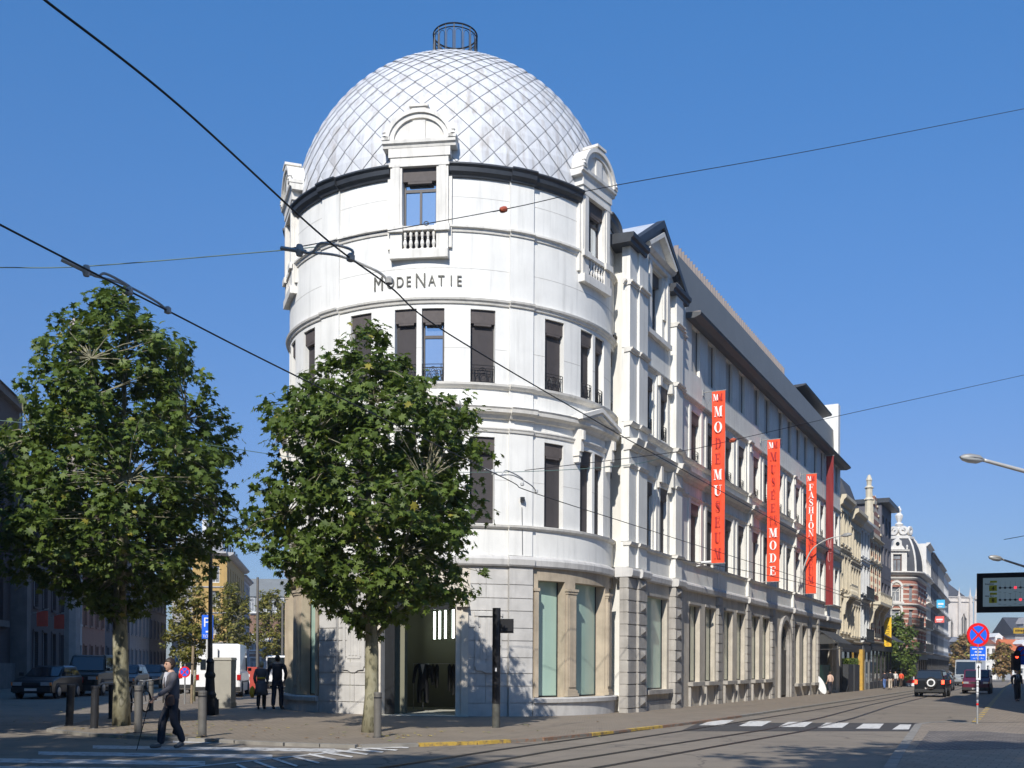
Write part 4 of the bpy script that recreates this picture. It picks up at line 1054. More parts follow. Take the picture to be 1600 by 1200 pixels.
small_tree("young yellowing tree above the white van", 362, 0, [(915, 350, 372), (940, 335, 385), (970, 332, 392), (1000, 332, 395), (1020, 340, 388)], 32, LEAF_Y, 180, .15, Y=62, group=YG)
small_tree("young yellowing tree next to the tower, behind the couple", 425, 0, [(925, 410, 435), (950, 402, 450), (985, 398, 455), (1010, 402, 452), (1028, 410, 440)], 33, LEAF_Y, 200, .17, Y=75, group=YG)
small_tree("dense green street tree in front of the red brick corner house", 1407, 0, [(955, 1400, 1412), (975, 1390, 1420), (1000, 1385, 1428), (1025, 1384, 1432), (1045, 1388, 1430), (1055, 1396, 1420)], 34, LEAF, 150, .30, Y=104, name="street_tree", r=.14)
small_tree("brown autumn tree at the far end of the right street", 1505, 0, [(990, 1498, 1512), (1005, 1488, 1522), (1030, 1485, 1527), (1048, 1490, 1520)], 35, LEAF_O, 120, .5, Y=170, name="autumn_tree", r=.2, group="far autumn trees")
small_tree("reddish autumn tree before the white houses", 1568, 0, [(1003, 1560, 1575), (1020, 1552, 1582), (1040, 1552, 1584), (1050, 1558, 1578)], 36, LEAF_O, 90, .45, Y=165, name="autumn_tree", r=.2, group="far autumn trees")
STEEL = M("galvanised_steel", (.36, .36, .35), .5, .15, 6, metal=.5)
SRED = M("sign_red", (.72, .012, .012), .4, .03, 3); SBLUE = M("sign_blue", (.015, .13, .72), .4, .03, 3); SWHITE = M("sign_white", (.75, .75, .75), .45, .03, 3); SBACK = M("sign_back_grey", (.3, .3, .3), .5, .05, 3)
SBLACK = M("sign_black", (.015, .015, .015), .5, .05, 3); SYEL = M("sign_yellow", (.75, .48, .02), .5, .04, 3)
def illegible(fr, u0, u1, w, z, h, mat, parent):
    """print too small to read: uneven little marks in word-like runs"""
    rd = random.Random(int(z * 100)); mb = MB(); u = u0
    while u < u1:
        wd = h * rd.uniform(.3, .75); hh = h * rd.uniform(.6, 1.0); mb.fbox(fr, u, min(u + wd, u1), w - .003, w, z, z + hh); u += wd + h * (.18 if rd.random() < .82 else .7)
    mb.build("small_print", mat, parent)
def put_text(txt, fr, u, w, z, size, mat, parent, xs=1.0, name="lettering", align='CENTER', vert=False):
    mb = MB()
    if vert:
        for i, ch in enumerate(txt):
            vs_, fs = text_mesh(ch, size, xs, .003, 'CENTER'); mb.add([fr.pt(u + x, w + zz_, z - i * size * .95 + y) for x, y, zz_ in vs_], fs)
    else:
        vs_, fs = text_mesh(txt, size, xs, .003, align); mb.add([fr.pt(u + x, w + zz_, z + y) for x, y, zz_ in vs_], fs)
    return mb.build(name, mat, parent)
# ------------------------------------------------------------------ other buildings
SLATE = M("dark_slate", (.055, .058, .068), .7, .2, 2); WHITEW = M("white_joinery", (.62, .62, .60), .6, .05, 3); CORN = M("cream_cornice", (.56, .50, .38), .8, .12, 2, streak=.4)
CREAM = M("cream_facade", (.58, .51, .38), .85, .12, 1.5, streak=.45); LGREY = M("light_grey_facade", (.50, .50, .50), .85, .1, 1.5, streak=.3); DSHOP = M("dark_shopfront", (.03, .028, .028), .6, .2, 2)
CURT = M("net_curtain_glass", (.22, .23, .24), .25, .3, 1.2, coat=.5)
def hwin(fr, u0, u1, z0, z1, parent, frame=WHITEW, glass=None, w=-.18, arch=False, bars=1):
    mb = MB(); f = min(.09, (u1 - u0) * .12)
    mb.fbox(fr, u0, u0 + f, w - .05, w, z0, z1); mb.fbox(fr, u1 - f, u1, w - .05, w, z0, z1); mb.fbox(fr, u0 + f, u1 - f, w - .05, w, z1 - f, z1); mb.fbox(fr, u0 + f, u1 - f, w - .05, w, z0, z0 + f)
    zt = z0 + (z1 - z0) * .68; mb.fbox(fr, u0 + f, u1 - f, w - .05, w - .004, zt, zt + f * .7)
    for k in range(bars): m_ = u0 + (u1 - u0) * (k + 1) / (bars + 1); mb.fbox(fr, m_ - f * .35, m_ + f * .35, w - .05, w - .007, z0 + f, zt)
    fo = mb.build("window", frame, parent)
    mb = MB(); mb.fbox(fr, u0 + f * .5, u1 - f * .5, w - .05, w - .035, z0 + f * .5, z1 - f * .5); mb.build("pane", glass or CURT, fo); return fo
def facade(root, fr, u0, u1, H, wins, mat, depth=8.0, trims=(), sills=True, wfr=WHITEW, glass=None, base=-1.0, trim_mat=None, bars=1, th=.35, sur=.09):
    """a house front with real openings, side and back walls, sills, surrounds and cornices"""
    mb = MB(); wall(mb, fr, u0, u1, -th, 0, base, H, wins, 0)
    mb.fbox(fr, u0, u0 + .3, -depth, -th, base, H); mb.fbox(fr, u1 - .3, u1, -depth, -th, base, H); mb.fbox(fr, u0 + .3, u1 - .3, -depth, -depth + .3, base, H)
    mb.fbox(fr, u0 + .3, u1 - .3, -depth + .3, -th, H - .2, H - .05); mb.build("wall", mat, root)
    mb = MB()
    for (a, b, z0, z1) in wins:
        if sills: mb.fbox(fr, a - .12, b + .12, 0, .12, z0 - .14, z0)
        if sur: mb.fbox(fr, a - sur - .05, a - .02, 0, .05, z0, z1); mb.fbox(fr, b + .02, b + sur + .05, 0, .05, z0, z1); mb.fbox(fr, a - sur - .05, b + sur + .05, 0, .07, z1 + .02, z1 + .16)
    for (z, h, o_) in trims: mb.sweep(fr, u0 - .0, u1 + .0, [(0, z), (o_ * .4, z + h * .15), (o_ * .6, z + h * .5), (o_, z + h * .7), (o_, z + h), (0, z + h)])
    if mb.v: mb.build("stone_trim", trim_mat or mat, root)
    for (a, b, z0, z1) in wins: hwin(fr, a, b, z0, z1, root, wfr, glass, bars=bars)
def bldg(name, label, fr, u, cat="building"): return thing(name, label, cat, fr.pt(u, 0, 0))
def rowwins(u0, u1, n, zs, ww, edge=.0):
    p = (u1 - u0 - 2 * edge) / n; return [(u0 + edge + p * (i + .5) - ww / 2, u0 + edge + p * (i + .5) + ww / 2, z0, z1) for i in range(n) for (z0, z1) in zs]
def shopfront(root, fr, u0, u1, H, col=DSHOP, base=-1.0, out=.05):
    mb = MB(); n = max(1, int((u1 - u0) / 2.2)); mb.fbox(fr, u0, u1, 0.0, out + .15, H - .55, H)
    for k in range(n + 1): u = u0 + (u1 - u0 - .25) * k / n; mb.fbox(fr, u, u + .25, 0, out + .05, base, H - .55)
    mb.fbox(fr, u0, u1, 0, out, base, .35); s_ = mb.build("shopfront", col, root)
    mb = MB(); mb.fbox(fr, u0 + .1, u1 - .1, 0.004, .02, .35, H - .55); mb.build("shop_glass", DGLASS, s_)
ST = (FS, FC)
# A: cream house next to the museum
A_ = bldg("cream_house", "cream house joined to the museum, balcony on consoles and red chimney pots", FA, 48)
wz = [(4.2, 6.6), (7.3, 9.7), (10.6, 12.9)]
facade(A_, FA, 43.95, 48.4, 14.0, rowwins(43.95, 48.4, 3, wz, .8), CREAM, trims=((3.4, .35, .3), (6.85, .22, .12), (10.0, .25, .15), (13.3, .75, .42)), bars=0)
facade(A_, FA, 48.4, 53.2, 13.5, rowwins(48.4, 53.2, 4, [(4.0, 6.3), (7.1, 9.2), (10.1, 12.2)], .72), CREAM, trims=((3.3, .3, .25), (6.6, .2, .12), (9.5, .22, .14), (12.75, .85, .6)), bars=0)
shopfront(A_, FA, 44.0, 53.1, 3.3)
mb = MB(); mb.fbox(FA, 51.6, 52.6, .1, .45, -1, 3.0); mb.build("yellow_pier", M("ochre_wood", (.50, .30, .05), .7, .15, 3), A_)
mb = MB(); mb.fbox(FA, 45.0, 48.0, 0, .62, 6.75, 6.95)
for u in (45.1, 47.5): mb.prism([(0, 5.4), (.15, 5.5), (.25, 6.3), (.55, 6.75), (0, 6.75)], lambda w, z: FA.pt(u, w, z), lambda w, z: FA.pt(u + .35, w, z))
mb.fbox(FA, 45.0, 48.0, .5, .62, 7.55, 7.68)
for k in range(8): mb.lathe([(.07, 0), (.1, .2), (.05, .35), (.09, .5), (.07, .6)], FA.pt(45.15 + k * .39, .56, 6.95), 6)
mb.build("balcony", CORN, A_)
mb = MB(); mb.prism([(-.3, 14.0), (-4, 16.4), (-8, 14.0)], lambda w, z: FA.pt(43.95, w, z), lambda w, z: FA.pt(53.2, w, z - .3)); mb.build("roof", SLATE, A_)
mb = MB(); mb.fbox(FA, 44.6, 49.0, -3.0, -1.6, 14.1, 16.1); ch = mb.build("chimney", M("chimney_render", (.36, .32, .25), .9, .15, 2, streak=.4), A_)
for u in (45.0, 45.7, 47.6, 48.3):
    mb = MB(); mb.lathe([(.17, 0), (.14, 1.0), (.17, 1.05)], FA.pt(u, -2.2, 16.1), 8); mb.build("chimney_pot", M("terracotta", (.33, .10, .06), .8, .15, 4), ch)
# B: narrow white house
B_ = bldg("white_house", "narrow white house with dark balconies and mansard, third front after the museum", FA, 55)
facade(B_, FA, 53.25, 58.0, 13.2, rowwins(53.25, 58.0, 3, [(4.1, 6.6), (7.6, 9.9), (10.6, 12.6)], 1.0), LGREY, trims=((3.5, .25, .3), (6.9, .25, .2), (10.05, .2, .15), (12.8, .6, .5)), trim_mat=WHITEW)
for z in (4.0, 7.4):
    mb = MB(); mb.fbox(FA, 53.6, 57.7, 0, .5, z - .35, z - .2)
    for k in range(20): mb.fbox(FA, 53.65 + k * .21, 53.69 + k * .21, .44, .48, z - .2, z + .65)
    mb.fbox(FA, 53.6, 57.7, .43, .49, z + .65, z + .7); mb.build("balcony", IRON, B_)
mb = MB(); mb.prism([(-.3, 13.3), (-1.6, 16.9), (-7, 16.9), (-8, 13.3)], lambda w, z: FA.pt(53.3, w, z), lambda w, z: FA.pt(58, w, z)); mb.build("roof", SLATE, B_); shopfront(B_, FA, 53.3, 57.9, 3.4, M("grey_shop", (.2, .2, .19), .7, .1, 2))
# C: stepped gable
C_ = bldg("stepped_gable_house", "brick and stone house with stepped gable, pinnacle and stone balcony", FA, 61)
BANDS = masonry("banded_brick_gable", (.36, .11, .065), (.30, .09, .055), (.42, .36, .28), ST, .22, .075, .01, bands=(.72, .28, (.58, .50, .38)))
facade(C_, FA, 58.05, 65.2, 12.6, rowwins(58.05, 65.2, 3, [(4.2, 6.4), (8.0, 10.3), (10.9, 12.3)], 1.15), BANDS, trims=((3.6, .25, .3), (10.45, .2, .15), (12.5, .22, .3)), trim_mat=CORN)
mb = MB(); m_ = 61.6
for i, (hw, z0, z1) in enumerate(((3.55, 12.6, 13.35), (2.85, 13.35, 14.1), (2.15, 14.1, 14.85), (1.45, 14.85, 15.6), (.75, 15.6, 16.4))):
    mb.fbox(FA, m_ - hw, m_ + hw, -.4, 0, z0, z1)
mb.build("gable", BANDS, C_)
mb = MB()
for i, (hw, z1) in enumerate(((3.55, 13.35), (2.85, 14.1), (2.15, 14.85), (1.45, 15.6))):
    for s in (-1, 1): mb.fbox(FA, m_ + s * (hw - .35) - .4, m_ + s * (hw - .35) + .4, -.5, .1, z1, z1 + .16); mb.lathe([(.16, 0), (.12, .5), (.18, .55), (.0, 1.0)], FA.pt(m_ + s * (hw - .3), -.2, z1 + .16), 6)
mb.lathe([(.34, 14.6), (.34, 15.6), (.44, 15.7), (.28, 15.9), (.3, 16.6), (.4, 16.7), (.2, 16.9), (.22, 17.25), (.27, 17.35), (.1, 17.8)], FA.pt(58.4, -.1, 0), 8)
mb.lathe([(.42, 12.4), (.42, 14.6)], FA.pt(58.4, -.1, 0), 8)
mb.build("pinnacle", CORN, C_)
mb = MB(); mb.fbox(FA, 58.6, 66.0, 0, .85, 6.9, 7.15)
for u in (58.7, 61.8, 65.2): mb.prism([(0, 5.3), (.2, 5.4), (.35, 6.3), (.75, 6.9), (0, 6.9)], lambda w, z: FA.pt(u, w, z), lambda w, z: FA.pt(u + .45, w, z))
mb.fbox(FA, 58.6, 66.0, .70, .85, 7.85, 8.0)
for k in range(9): mb.fbox(FA, 58.65 + k * .9, 58.85 + k * .9, .67, .85, 7.15, 7.85)
for k in range(24): mb.fbox(FA, 58.75 + k * .3, 58.83 + k * .3, .73, .81, 7.15, 7.85)
mb.build("balcony", CORN, C_); shopfront(C_, FA, 58.1, 65.1, 3.6)
# D: dark narrow modern
D_ = bldg("dark_brick_block", "dark plain block with flat overhanging roof at the side street corner", FA, 68)
facade(D_, FA, 65.25, 72.0, 16.4, rowwins(65.25, 72.0, 3, [(4.3, 6.0), (7.6, 9.3), (11.0, 12.6), (13.7, 15.4)], 1.3), M("dark_render", (.12, .115, .13), .85, .1, 1), trims=(), sills=False, sur=0, depth=14)
mb = MB(); mb.fbox(FA, 65.0, 72.4, -8, .7, 16.4, 16.8); mb.build("roof", ZINC_D, D_); shopfront(D_, FA, 65.3, 71.9, 3.6)
mb = MB(); mb.prism([(.1, 4.6), (1.3, 3.9), (1.3, 3.95), (.1, 4.7)], lambda w, z: FA.pt(66, w, z), lambda w, z: FA.pt(71.8, w, z)); mb.build("awning", M("dark_awning2", (.05, .05, .06), .8, .1, 3), D_)
# yellow vertical sign
ys = FA.pt(66.6, 0, 3.5); f2 = Flat(ys[0], ys[1], FC, -FS); r0 = thing("shop_sign", "tall yellow vertical shop sign with dark letters on the dark block", "sign", ys)
u0 = .12; mb = MB(); mb.prism([(u0, 3.5), (u0 + .62, 3.5), (u0 + .62, 6.15), (u0 + .25, 6.15), (u0, 5.7)], lambda u, z: f2.pt(u, .12, z), lambda u, z: f2.pt(u, -.12, z)); s_ = mb.build("sign_box", SYEL, r0)
mb = MB()
for i, ch in enumerate("NETEZON"):
    vs_, fs = text_mesh(ch, .40, .8, .01, 'CENTER'); mb.add([f2.pt(u0 + .17 + y, .13 + z, 5.28 - i * .215 - x) for x, y, z in vs_], fs)
mb.build("lettering", SBLACK, s_)
mb = MB(); mb.prism([(u0 + .32 + .14 * math.cos(t), 3.72 + .14 * math.sin(t)) for t in [i * .785 for i in range(8)]], lambda u, z: f2.pt(u, .135, z), lambda u, z: f2.pt(u, .12, z)); mb.build("emblem", M("sign_amber", (.62, .32, .02), .5, .05, 3), s_)
mb = MB(); mb.tube([f2.pt(0, 0, 5.5), f2.pt(u0 + .2, 0, 5.5)], .04, 6); mb.tube([f2.pt(0, 0, 3.8), f2.pt(u0 + .2, 0, 3.8)], .04, 6); mb.build("bracket", STEEL, r0)

# brick corner house with slate dome
bx, by = 42.6, 110.5
E_ = thing("corner_house", "red and white banded brick corner house with slate dome and ornate lantern", "building", (bx, by, 0))
BB = masonry("banded_red_brick", (.40, .105, .06), (.33, .085, .05), (.45, .36, .30), (1, 0), .22, .075, .008, bands=(.50, .15, (.56, .49, .41)))
WST = M("white_stone", (.66, .63, .58), .8, .08, 2, streak=.3)
EF = Flat(36.0, 107.3, 1, 0)                              # front towards the viewer, u = metres from x 37
EC = Round(39.8, 109.3, 2.0, 6); ES = Flat(*EC.pt(63.3, 0, 0)[:2], FS, FC)
fw = [(2.55, 3.45, 3.5, 5.1), (2.55, 3.45, 5.9, 7.5), (2.55, 3.45, 8.3, 9.8)]
def arch_trim(mb, fr, c, r, z, w=.08, t=.22):
    for k in range(10):
        a0, a1 = math.pi * k / 10, math.pi * (k + 1) / 10
        mb.prism([(c + r * math.cos(a0), z + r * math.sin(a0)), (c + (r + t) * math.cos(a0), z + (r + t) * math.sin(a0)), (c + (r + t) * math.cos(a1), z + (r + t) * math.sin(a1)), (c + r * math.cos(a1), z + r * math.sin(a1))], lambda u, q: fr.pt(u, w, q), lambda u, q: fr.pt(u, -.1, q))
mb = MB(); wall(mb, EF, 0, 3.8, -.4, 0, -1, 11.2, fw)
wall(mb, EC, -2, 63.3, -.4, 0, -1, 11.2, [(16, 34, 3.4, 5.2), (16, 34, 5.9, 7.5), (16, 34, 8.3, 9.9)])
wall(mb, ES, 0, 9, -.4, 0, -1, 11.2, rowwins(0, 9, 3, [(3.6, 5.3), (6.0, 7.6), (8.4, 10.0)], 1.4)); mb.build("wall", BB, E_)
mb = MB()
for z, h, o_ in ((3.0, .35, .35), (5.45, .22, .2), (7.85, .22, .2), (10.5, .3, .25), (10.95, .4, .65)):
    pr = [(0, z), (o_ * .5, z + .05), (o_, z + h * .7), (o_, z + h), (0, z + h)]; mb.sweep(EF, 0, 3.8, pr); mb.sweep(EC, 0, 63.3, pr); mb.sweep(ES, 0, 9, pr)
for (a, b, z0, z1) in fw:
    arch_trim(mb, EF, (a + b) / 2, (b - a) / 2, z1, .1); mb.fbox(EF, a - .22, a, 0, .1, z0, z1); mb.fbox(EF, b, b + .22, 0, .1, z0, z1); mb.fbox(EF, a - .3, b + .3, 0, .2, z0 - .25, z0)
mb.build("stone_trim", WST, E_)
for (a, b, z0, z1) in fw: hwin(EF, a, b, z0, z1, E_)
for (z0, z1) in ((3.4, 5.2), (5.9, 7.5), (8.3, 9.9)): hwin(EC, 16, 34, z0, z1, E_, bars=0) if False else None
for (a, b, z0, z1) in rowwins(0, 9, 3, [(3.6, 5.3), (6.0, 7.6), (8.4, 10.0)], 1.4): hwin(ES, a, b, z0, z1, E_)
for (z0, z1) in ((3.4, 5.2), (5.9, 7.5), (8.3, 9.9)):
    mb = MB(); mb.fbox(EC, 16, 34, -.25, -.2, z0, z1); mb.build("window", CURT, E_)
for z in (3.4, 5.9):
    mb = MB(); mb.fbox(EC, 5, 60, 0, .7, z - .3, z - .15)
    for k in range(22): mb.fbox(EC, 5 + k * 2.6, 5.8 + k * 2.6, .62, .67, z - .15, z + .7)
    mb.fbox(EC, 5, 60, .6, .7, z + .7, z + .76); mb.fbox(ES, .5, 8.5, 0, .8, z - .3, z - .15)
    for k in range(26): mb.fbox(ES, 1 + k * .3, 1.05 + k * .3, .74, .78, z - .15, z + .7)
    mb.build("balcony", IRON, E_)
dc = (40.1, 109.6, 11.35)
mb = MB(); mb.lathe([(2.35 * math.cos(t) ** .8, 4.1 * math.sin(t)) for t in [R_(a) for a in range(0, 62, 5)]], dc, 8, a0=R_(22.5)); mb.build("dome", SLATE, E_)
mb = MB()
for k in range(8):
    a = R_(22.5 + 45 * k); mb.tube([(dc[0] + 2.38 * math.cos(t) ** .8 * math.cos(a), dc[1] + 2.38 * math.cos(t) ** .8 * math.sin(a), dc[2] + 4.12 * math.sin(t)) for t in [R_(q) for q in range(0, 62, 10)]], .10, 6)
mb.lathe([(1.3, 3.4), (1.5, 3.5), (1.5, 3.75), (1.1, 3.85), (1.0, 4.3)], dc, 8, a0=R_(22.5))
for k in range(8):
    a = R_(45 * k); c = (dc[0] + 1.15 * math.cos(a), dc[1] + 1.15 * math.sin(a), dc[2] + 4.3)
    f2 = Flat(c[0], c[1], -math.sin(a), math.cos(a)); O = [(.46 * math.cos(t), 4.35 + .46 * math.sin(t) + dc[2]) for t in [i * math.pi / 8 for i in range(17)]]; I = [(.22 * math.cos(t), 4.35 + .22 * math.sin(t) + dc[2]) for t in [i * math.pi / 8 for i in range(17)]]
    for i in range(16): mb.prism([O[i], O[i + 1], I[i + 1], I[i]], lambda u, z: f2.pt(u, .12, z), lambda u, z: f2.pt(u, -.12, z))
mb.lathe([(.6, 4.5), (.3, 4.8), (.45, 5.1), (.2, 5.3), (.35, 5.7), (.42, 6.0), (.18, 6.3), (.25, 6.6), (.05, 7.0)], dc, 8)
mb.build("lantern", WST, E_)
# white dormer
mb = MB(); df = Flat(35.65, 107.1, 1, 0)
wall(mb, df, 2.45, 4.35, -2.0, 0, 11.2, 13.4, [(2.95, 3.85, 11.35, 13.1)]); mb.sweep(df, 2.25, 4.55, [(-2.0, 13.4), (.2, 13.4), (.25, 13.55), (-2.0, 13.6)])
mb.prism([(2.65, 13.6), (4.15, 13.6), (4.0, 13.85), (3.85, 14.0), (3.8, 14.45), (3.4, 14.75), (3.0, 14.45), (2.95, 14.0), (2.8, 13.85)], lambda u, z: df.pt(u, 0, z), lambda u, z: df.pt(u, -.5, z))
for s in (-1, 1): mb.lathe([(.09, 0), (.07, .2), (.13, .3), (0, .5)], df.pt(3.4 + s * 1.0, -.1, 13.6), 6)
dd_ = mb.build("dormer", WST, E_); hwin(df, 2.95, 3.85, 11.35, 13.1, dd_, M("brown_joinery", (.10, .05, .035), .6, .1, 4)) 
mb = MB(); mb.lathe([(.2, -.02), (.2, .02)], df.pt(3.4, .02, 14.15), 12, axis='y'); mb.build("round_window", DGLASS, dd_)
shopfront(E_, EF, 0, 3.8, 3.0); shopfront(E_, ES, 0, 9, 3.0)
mb = MB(); mb.lathe([(2.04, -1), (2.04, 3.0)], (39.8, 109.3, 0), 20); mb.build("corner_shop", DSHOP, E_)
# row beyond
FB = Flat(45.6, 116.4, 20.9, 44.6)
for i, (a, b, H, mat, n, lab) in enumerate(((0, 8, 15.3, WST, 4, "pale stone front with white balconies just past the red brick corner house"), (8, 22, 15.0, M("dark_grey_block", (.10, .105, .12), .8, .1, 1), 5, "dark grey modern block beyond the corner house"), (22, 36, 15.2, M("concrete_block", (.26, .26, .26), .8, .1, 1), 6, "mid grey concrete block further down the right street"), (36, 49, 14.9, LGREY, 6, "light grey block last before the church"))):
    r0 = bldg("street_block", lab, FB, (a + b) / 2); zs = [(3.9, 5.5), (6.6, 8.2), (9.3, 10.9), (12.0, 13.6)]
    facade(r0, FB, a, b, H, rowwins(a, b, n, zs, 1.6), mat, trims=((3.0, .3, .4), (5.9, .25, .4), (8.6, .25, .4), (11.3, .25, .4), (H - .3, .4, .4)), sur=0, depth=10, bars=0); shopfront(r0, FB, a + .1, b - .1, 3.2)
for (t_, w0, w1, z0, z1, c, txt, lab, nm) in ((17.7, .1, 1.05, 9.1, 10.1, M("sign_cyan", (.05, .45, .75), .5, .05, 3), "HOTEL", "bright blue and white sign sticking out of the grey block", "blue_sign"), (14.4, .1, 1.15, 7.1, 7.9, M("sign_redwhite", (.75, .12, .10), .5, .05, 3), "SHOE", "red and white sign below the blue one", "red_sign")):
    p = FB.pt(t_, 0, z0); f2 = Flat(p[0], p[1], FC, -FS); r0 = thing(nm, lab, "sign", p); mb = MB(); mb.fbox(f2, w0, w1, -.1, .1, z0, z1); s_ = mb.build("sign_box", c, r0)
    mb = MB(); mb.fbox(f2, w0 + .15, w1 - .15, .1, .12, z0 + (z1 - z0) * .35, z1 - (z1 - z0) * .4); mb.fbox(f2, w0 + .2, w1 - .3, .1, .12, z0 + .1, z0 + .17); mb.build("sign_print", SWHITE, s_)
    mb = MB(); mb.tube([f2.pt(0, 0, z1 - .2), f2.pt(w0, 0, z1 - .2)], .05, 6); mb.build("bracket", STEEL, r0)

# church at the end
K_ = thing("church", "pale gothic church with steep slate roof, pinnacles and flying buttresses", "church", (96, 232, 0))
CH = M("church_stone", (.56, .51, .46), .85, .1, .8, streak=.35); CHW = M("church_window_glass", (.07, .075, .08), .5, .3, 1)
def chx(px, Y): return ray(px, 1040)[0] * Y
Yc = 230; x0, x1, x2 = chx(1478, Yc), chx(1524, Yc), chx(1556, Yc)
cf = Flat(x0, Yc, 1, .15)
L1 = (x1 - x0); ops_ = [(1.6, 2.6, 4, 13), (5.0, 8.0, 3.5, 13.6), (9.4, 11.2, 3.5, 13)] 
mb = MB(); wall(mb, cf, 0, 6.3, -1.0, 0, -2, 16.9, [(1.0, 1.7, 4, 12.5), (3.5, 4.9, 3.5, 13.6)]); mb.fbox(cf, 6.0, 6.3, -9, -1, -2, 16.9)
mb.build("wall", CH, K_)
mb = MB()
for (a, b, z0, z1) in ((1.0, 1.7, 4, 12.5), (3.5, 4.9, 3.5, 13.6)):
    mb.fbox(cf, a, b, -.7, -.6, z0, z1)
mb.build("gothic_window", CHW, K_)
mb = MB()
for (a, b, z0, z1) in ((1.0, 1.7, 4, 12.5), (3.5, 4.9, 3.5, 13.6)):
    m_ = (a + b) / 2; h = (b - a) / 2
    for k in range(1, 3 if b - a > 1 else 2): u = a + (b - a) * k / (3 if b - a > 1 else 2); mb.fbox(cf, u - .06, u + .06, -.6, -.45, z0, z1)
    for s in (-1, 1):                                           # pointed head
        mb.prism([(m_ + s * h, z1 - 1.4), (m_ + s * h, z1 + .01), (m_, z1 + .01), (m_ + s * h * .55, z1 - .9)], lambda u, z: cf.pt(u, -.02, z), lambda u, z: cf.pt(u, -.6, z))
mb.build("tracery", CH, K_)
mb = MB()
for k, u in enumerate((2.9, 5.5, 6.9)):
    mb.fbox(cf, u - .25, u + .25, -.2, .6 if k < 2 else 0, -2, 16.9); mb.lathe([(.3, 16.6), (.32, 17.3), (.2, 17.6), (.0, 19.3)], cf.pt(u, .2, 0), 6)
mb.fbox(cf, 0, 6.3, 0, .25, 16.0, 16.2); mb.fbox(cf, 0, 6.3, .05, .25, 17.0, 17.15)
for k in range(26): mb.fbox(cf, .05 + k * .24, .13 + k * .24, .1, .2, 16.9, 17.0)
for i, u in enumerate((8.0, 9.8, 11.4)):                       # flying buttresses with stepped piers
    for k in range(7):
        a, b = 6.2 + (u - 6.2) * k / 7, 6.2 + (u - 6.2) * (k + 1) / 7; za, zb_2 = 13.6 - i * .5 - k * (.55 + i * .08), 13.6 - i * .5 - (k + 1) * (.55 + i * .08)
        mb.prism([(a, za - 1.3 - .1 * k), (b, zb_2 - 1.3 - .1 * k), (b, zb_2), (a, za)], lambda q, z: cf.pt(q, -3 - i * 2.5, z), lambda q, z: cf.pt(q, -3.9 - i * 2.5, z))
    mb.fbox(cf, u - .3, u + .45, -4.2 - i * 2.5, -2.8 - i * 2.5, -2, 9.8 - i * .4); mb.lathe([(.3, 0), (.25, .6), (0, 2.0)], cf.pt(u + .1, -3.5 - i * 2.5, 9.7 - i * .4), 6)
mb.fbox(cf, 6.3, 12.6, -13, -11, -2, 11.2)
for k in range(5): mb.fbox(cf, 7.3 + k * 1.15, 7.7 + k * 1.15, -11, -10.4, -2, 12.8 - .2 * k)
mb.build("buttress", CH, K_)
mb = MB(); q = lambda u, w, z: cf.pt(u, w, z)
mb.add([q(-1, -.4, 16.9), q(5.2, -.4, 16.9), q(5.2, -9, 16.9), q(-1, -9, 16.9), q(-1, -4.5, 21.8), q(1.1, -4.5, 21.8)], [(0, 1, 5, 4), (1, 2, 5), (2, 3, 4, 5), (0, 4, 3)]); mb.build("roof", SLATE, K_)
mb = MB(); p = q(1.1, -4.5, 21.7); mb.tube([p, (p[0], p[1], 24.0)], .06, 5); mb.box((p[0], p[1], 23.3), (.6, .1, .1)); mb.build("roof_cross", IRON, K_)
# low houses at the end of the street
def lowhouse(label, pxa, pxb, Y, eave_py, ridge_py, wallm, roofm, n, gable=False):
    xa, xb = chx(pxa, Y), chx(pxb, Y); fr = Flat(xa, Y, 1, .1); ze = HC + ray(pxa, eave_py)[1] * Y; zr = HC + ray(pxa, ridge_py)[1] * Y; L = xb - xa
    r0 = thing("low_house", label, "house", (xa, Y, 0), 0, "houses closing the right street")
    zs = [(ze * .12, ze * .34), (ze * .48, ze * .86)] if ze < 7 else [(ze * .1, ze * .27), (ze * .38, ze * .58), (ze * .7, ze * .9)]
    facade(r0, fr, 0, L, ze, rowwins(0, L, n, zs, L / n * .45), wallm, trims=((ze - .3, .3, .35),), sur=0, depth=9, wfr=WHITEW, glass=DGLASS, bars=0)
    mb = MB(); mb.prism([(.5, ze), (-4.5, zr), (-9.5, ze)], lambda w, z: fr.pt(-.2, w, z), lambda w, z: fr.pt(L + .2, w, z)); mb.build("roof", roofm, r0)
    for k in range(1 if L < 7 else 2):
        u = L * (.5 if L < 7 else (.35 + .4 * k)); mb = MB(); mb.fbox(fr, u - .7, u + .7, -3, .15, ze + .02, ze + (zr - ze) * .6); mb.prism([(u - .9, ze + (zr - ze) * .6), (u + .9, ze + (zr - ze) * .6), (u, ze + (zr - ze) * .95)], lambda a, b: fr.pt(a, .15, b), lambda a, b: fr.pt(a, -3, b)); d_ = mb.build("dormer", wallm, r0)
        mb = MB(); mb.fbox(fr, u - .35, u + .35, .16, .2, ze + .3, ze + (zr - ze) * .5); mb.build("dormer_window", DGLASS, d_)
TILEB = M("brown_tiles", (.20, .075, .045), .85, .15, 2); TILEO = M("orange_tiles", (.52, .14, .05), .85, .12, 2); WHW = M("white_house_wall", (.66, .65, .62), .85, .05, 1, streak=.2)
lowhouse("white house with brown tiled roof and small round-topped dormer", 1540, 1582, 195, 1006, 988, WHW, TILEB, 5)
lowhouse("white house with bright orange tiled roof at the right edge", 1582, 1625, 190, 1018, 998, WHW, TILEO, 4)
lowhouse("low house with dark slate roof left of the far sign", 1486, 1516, 205, 1015, 994, M("dark_grey_plaster", (.25, .25, .26), .85, .1, 1), SLATE, 3)  # plaster in one even darker grey
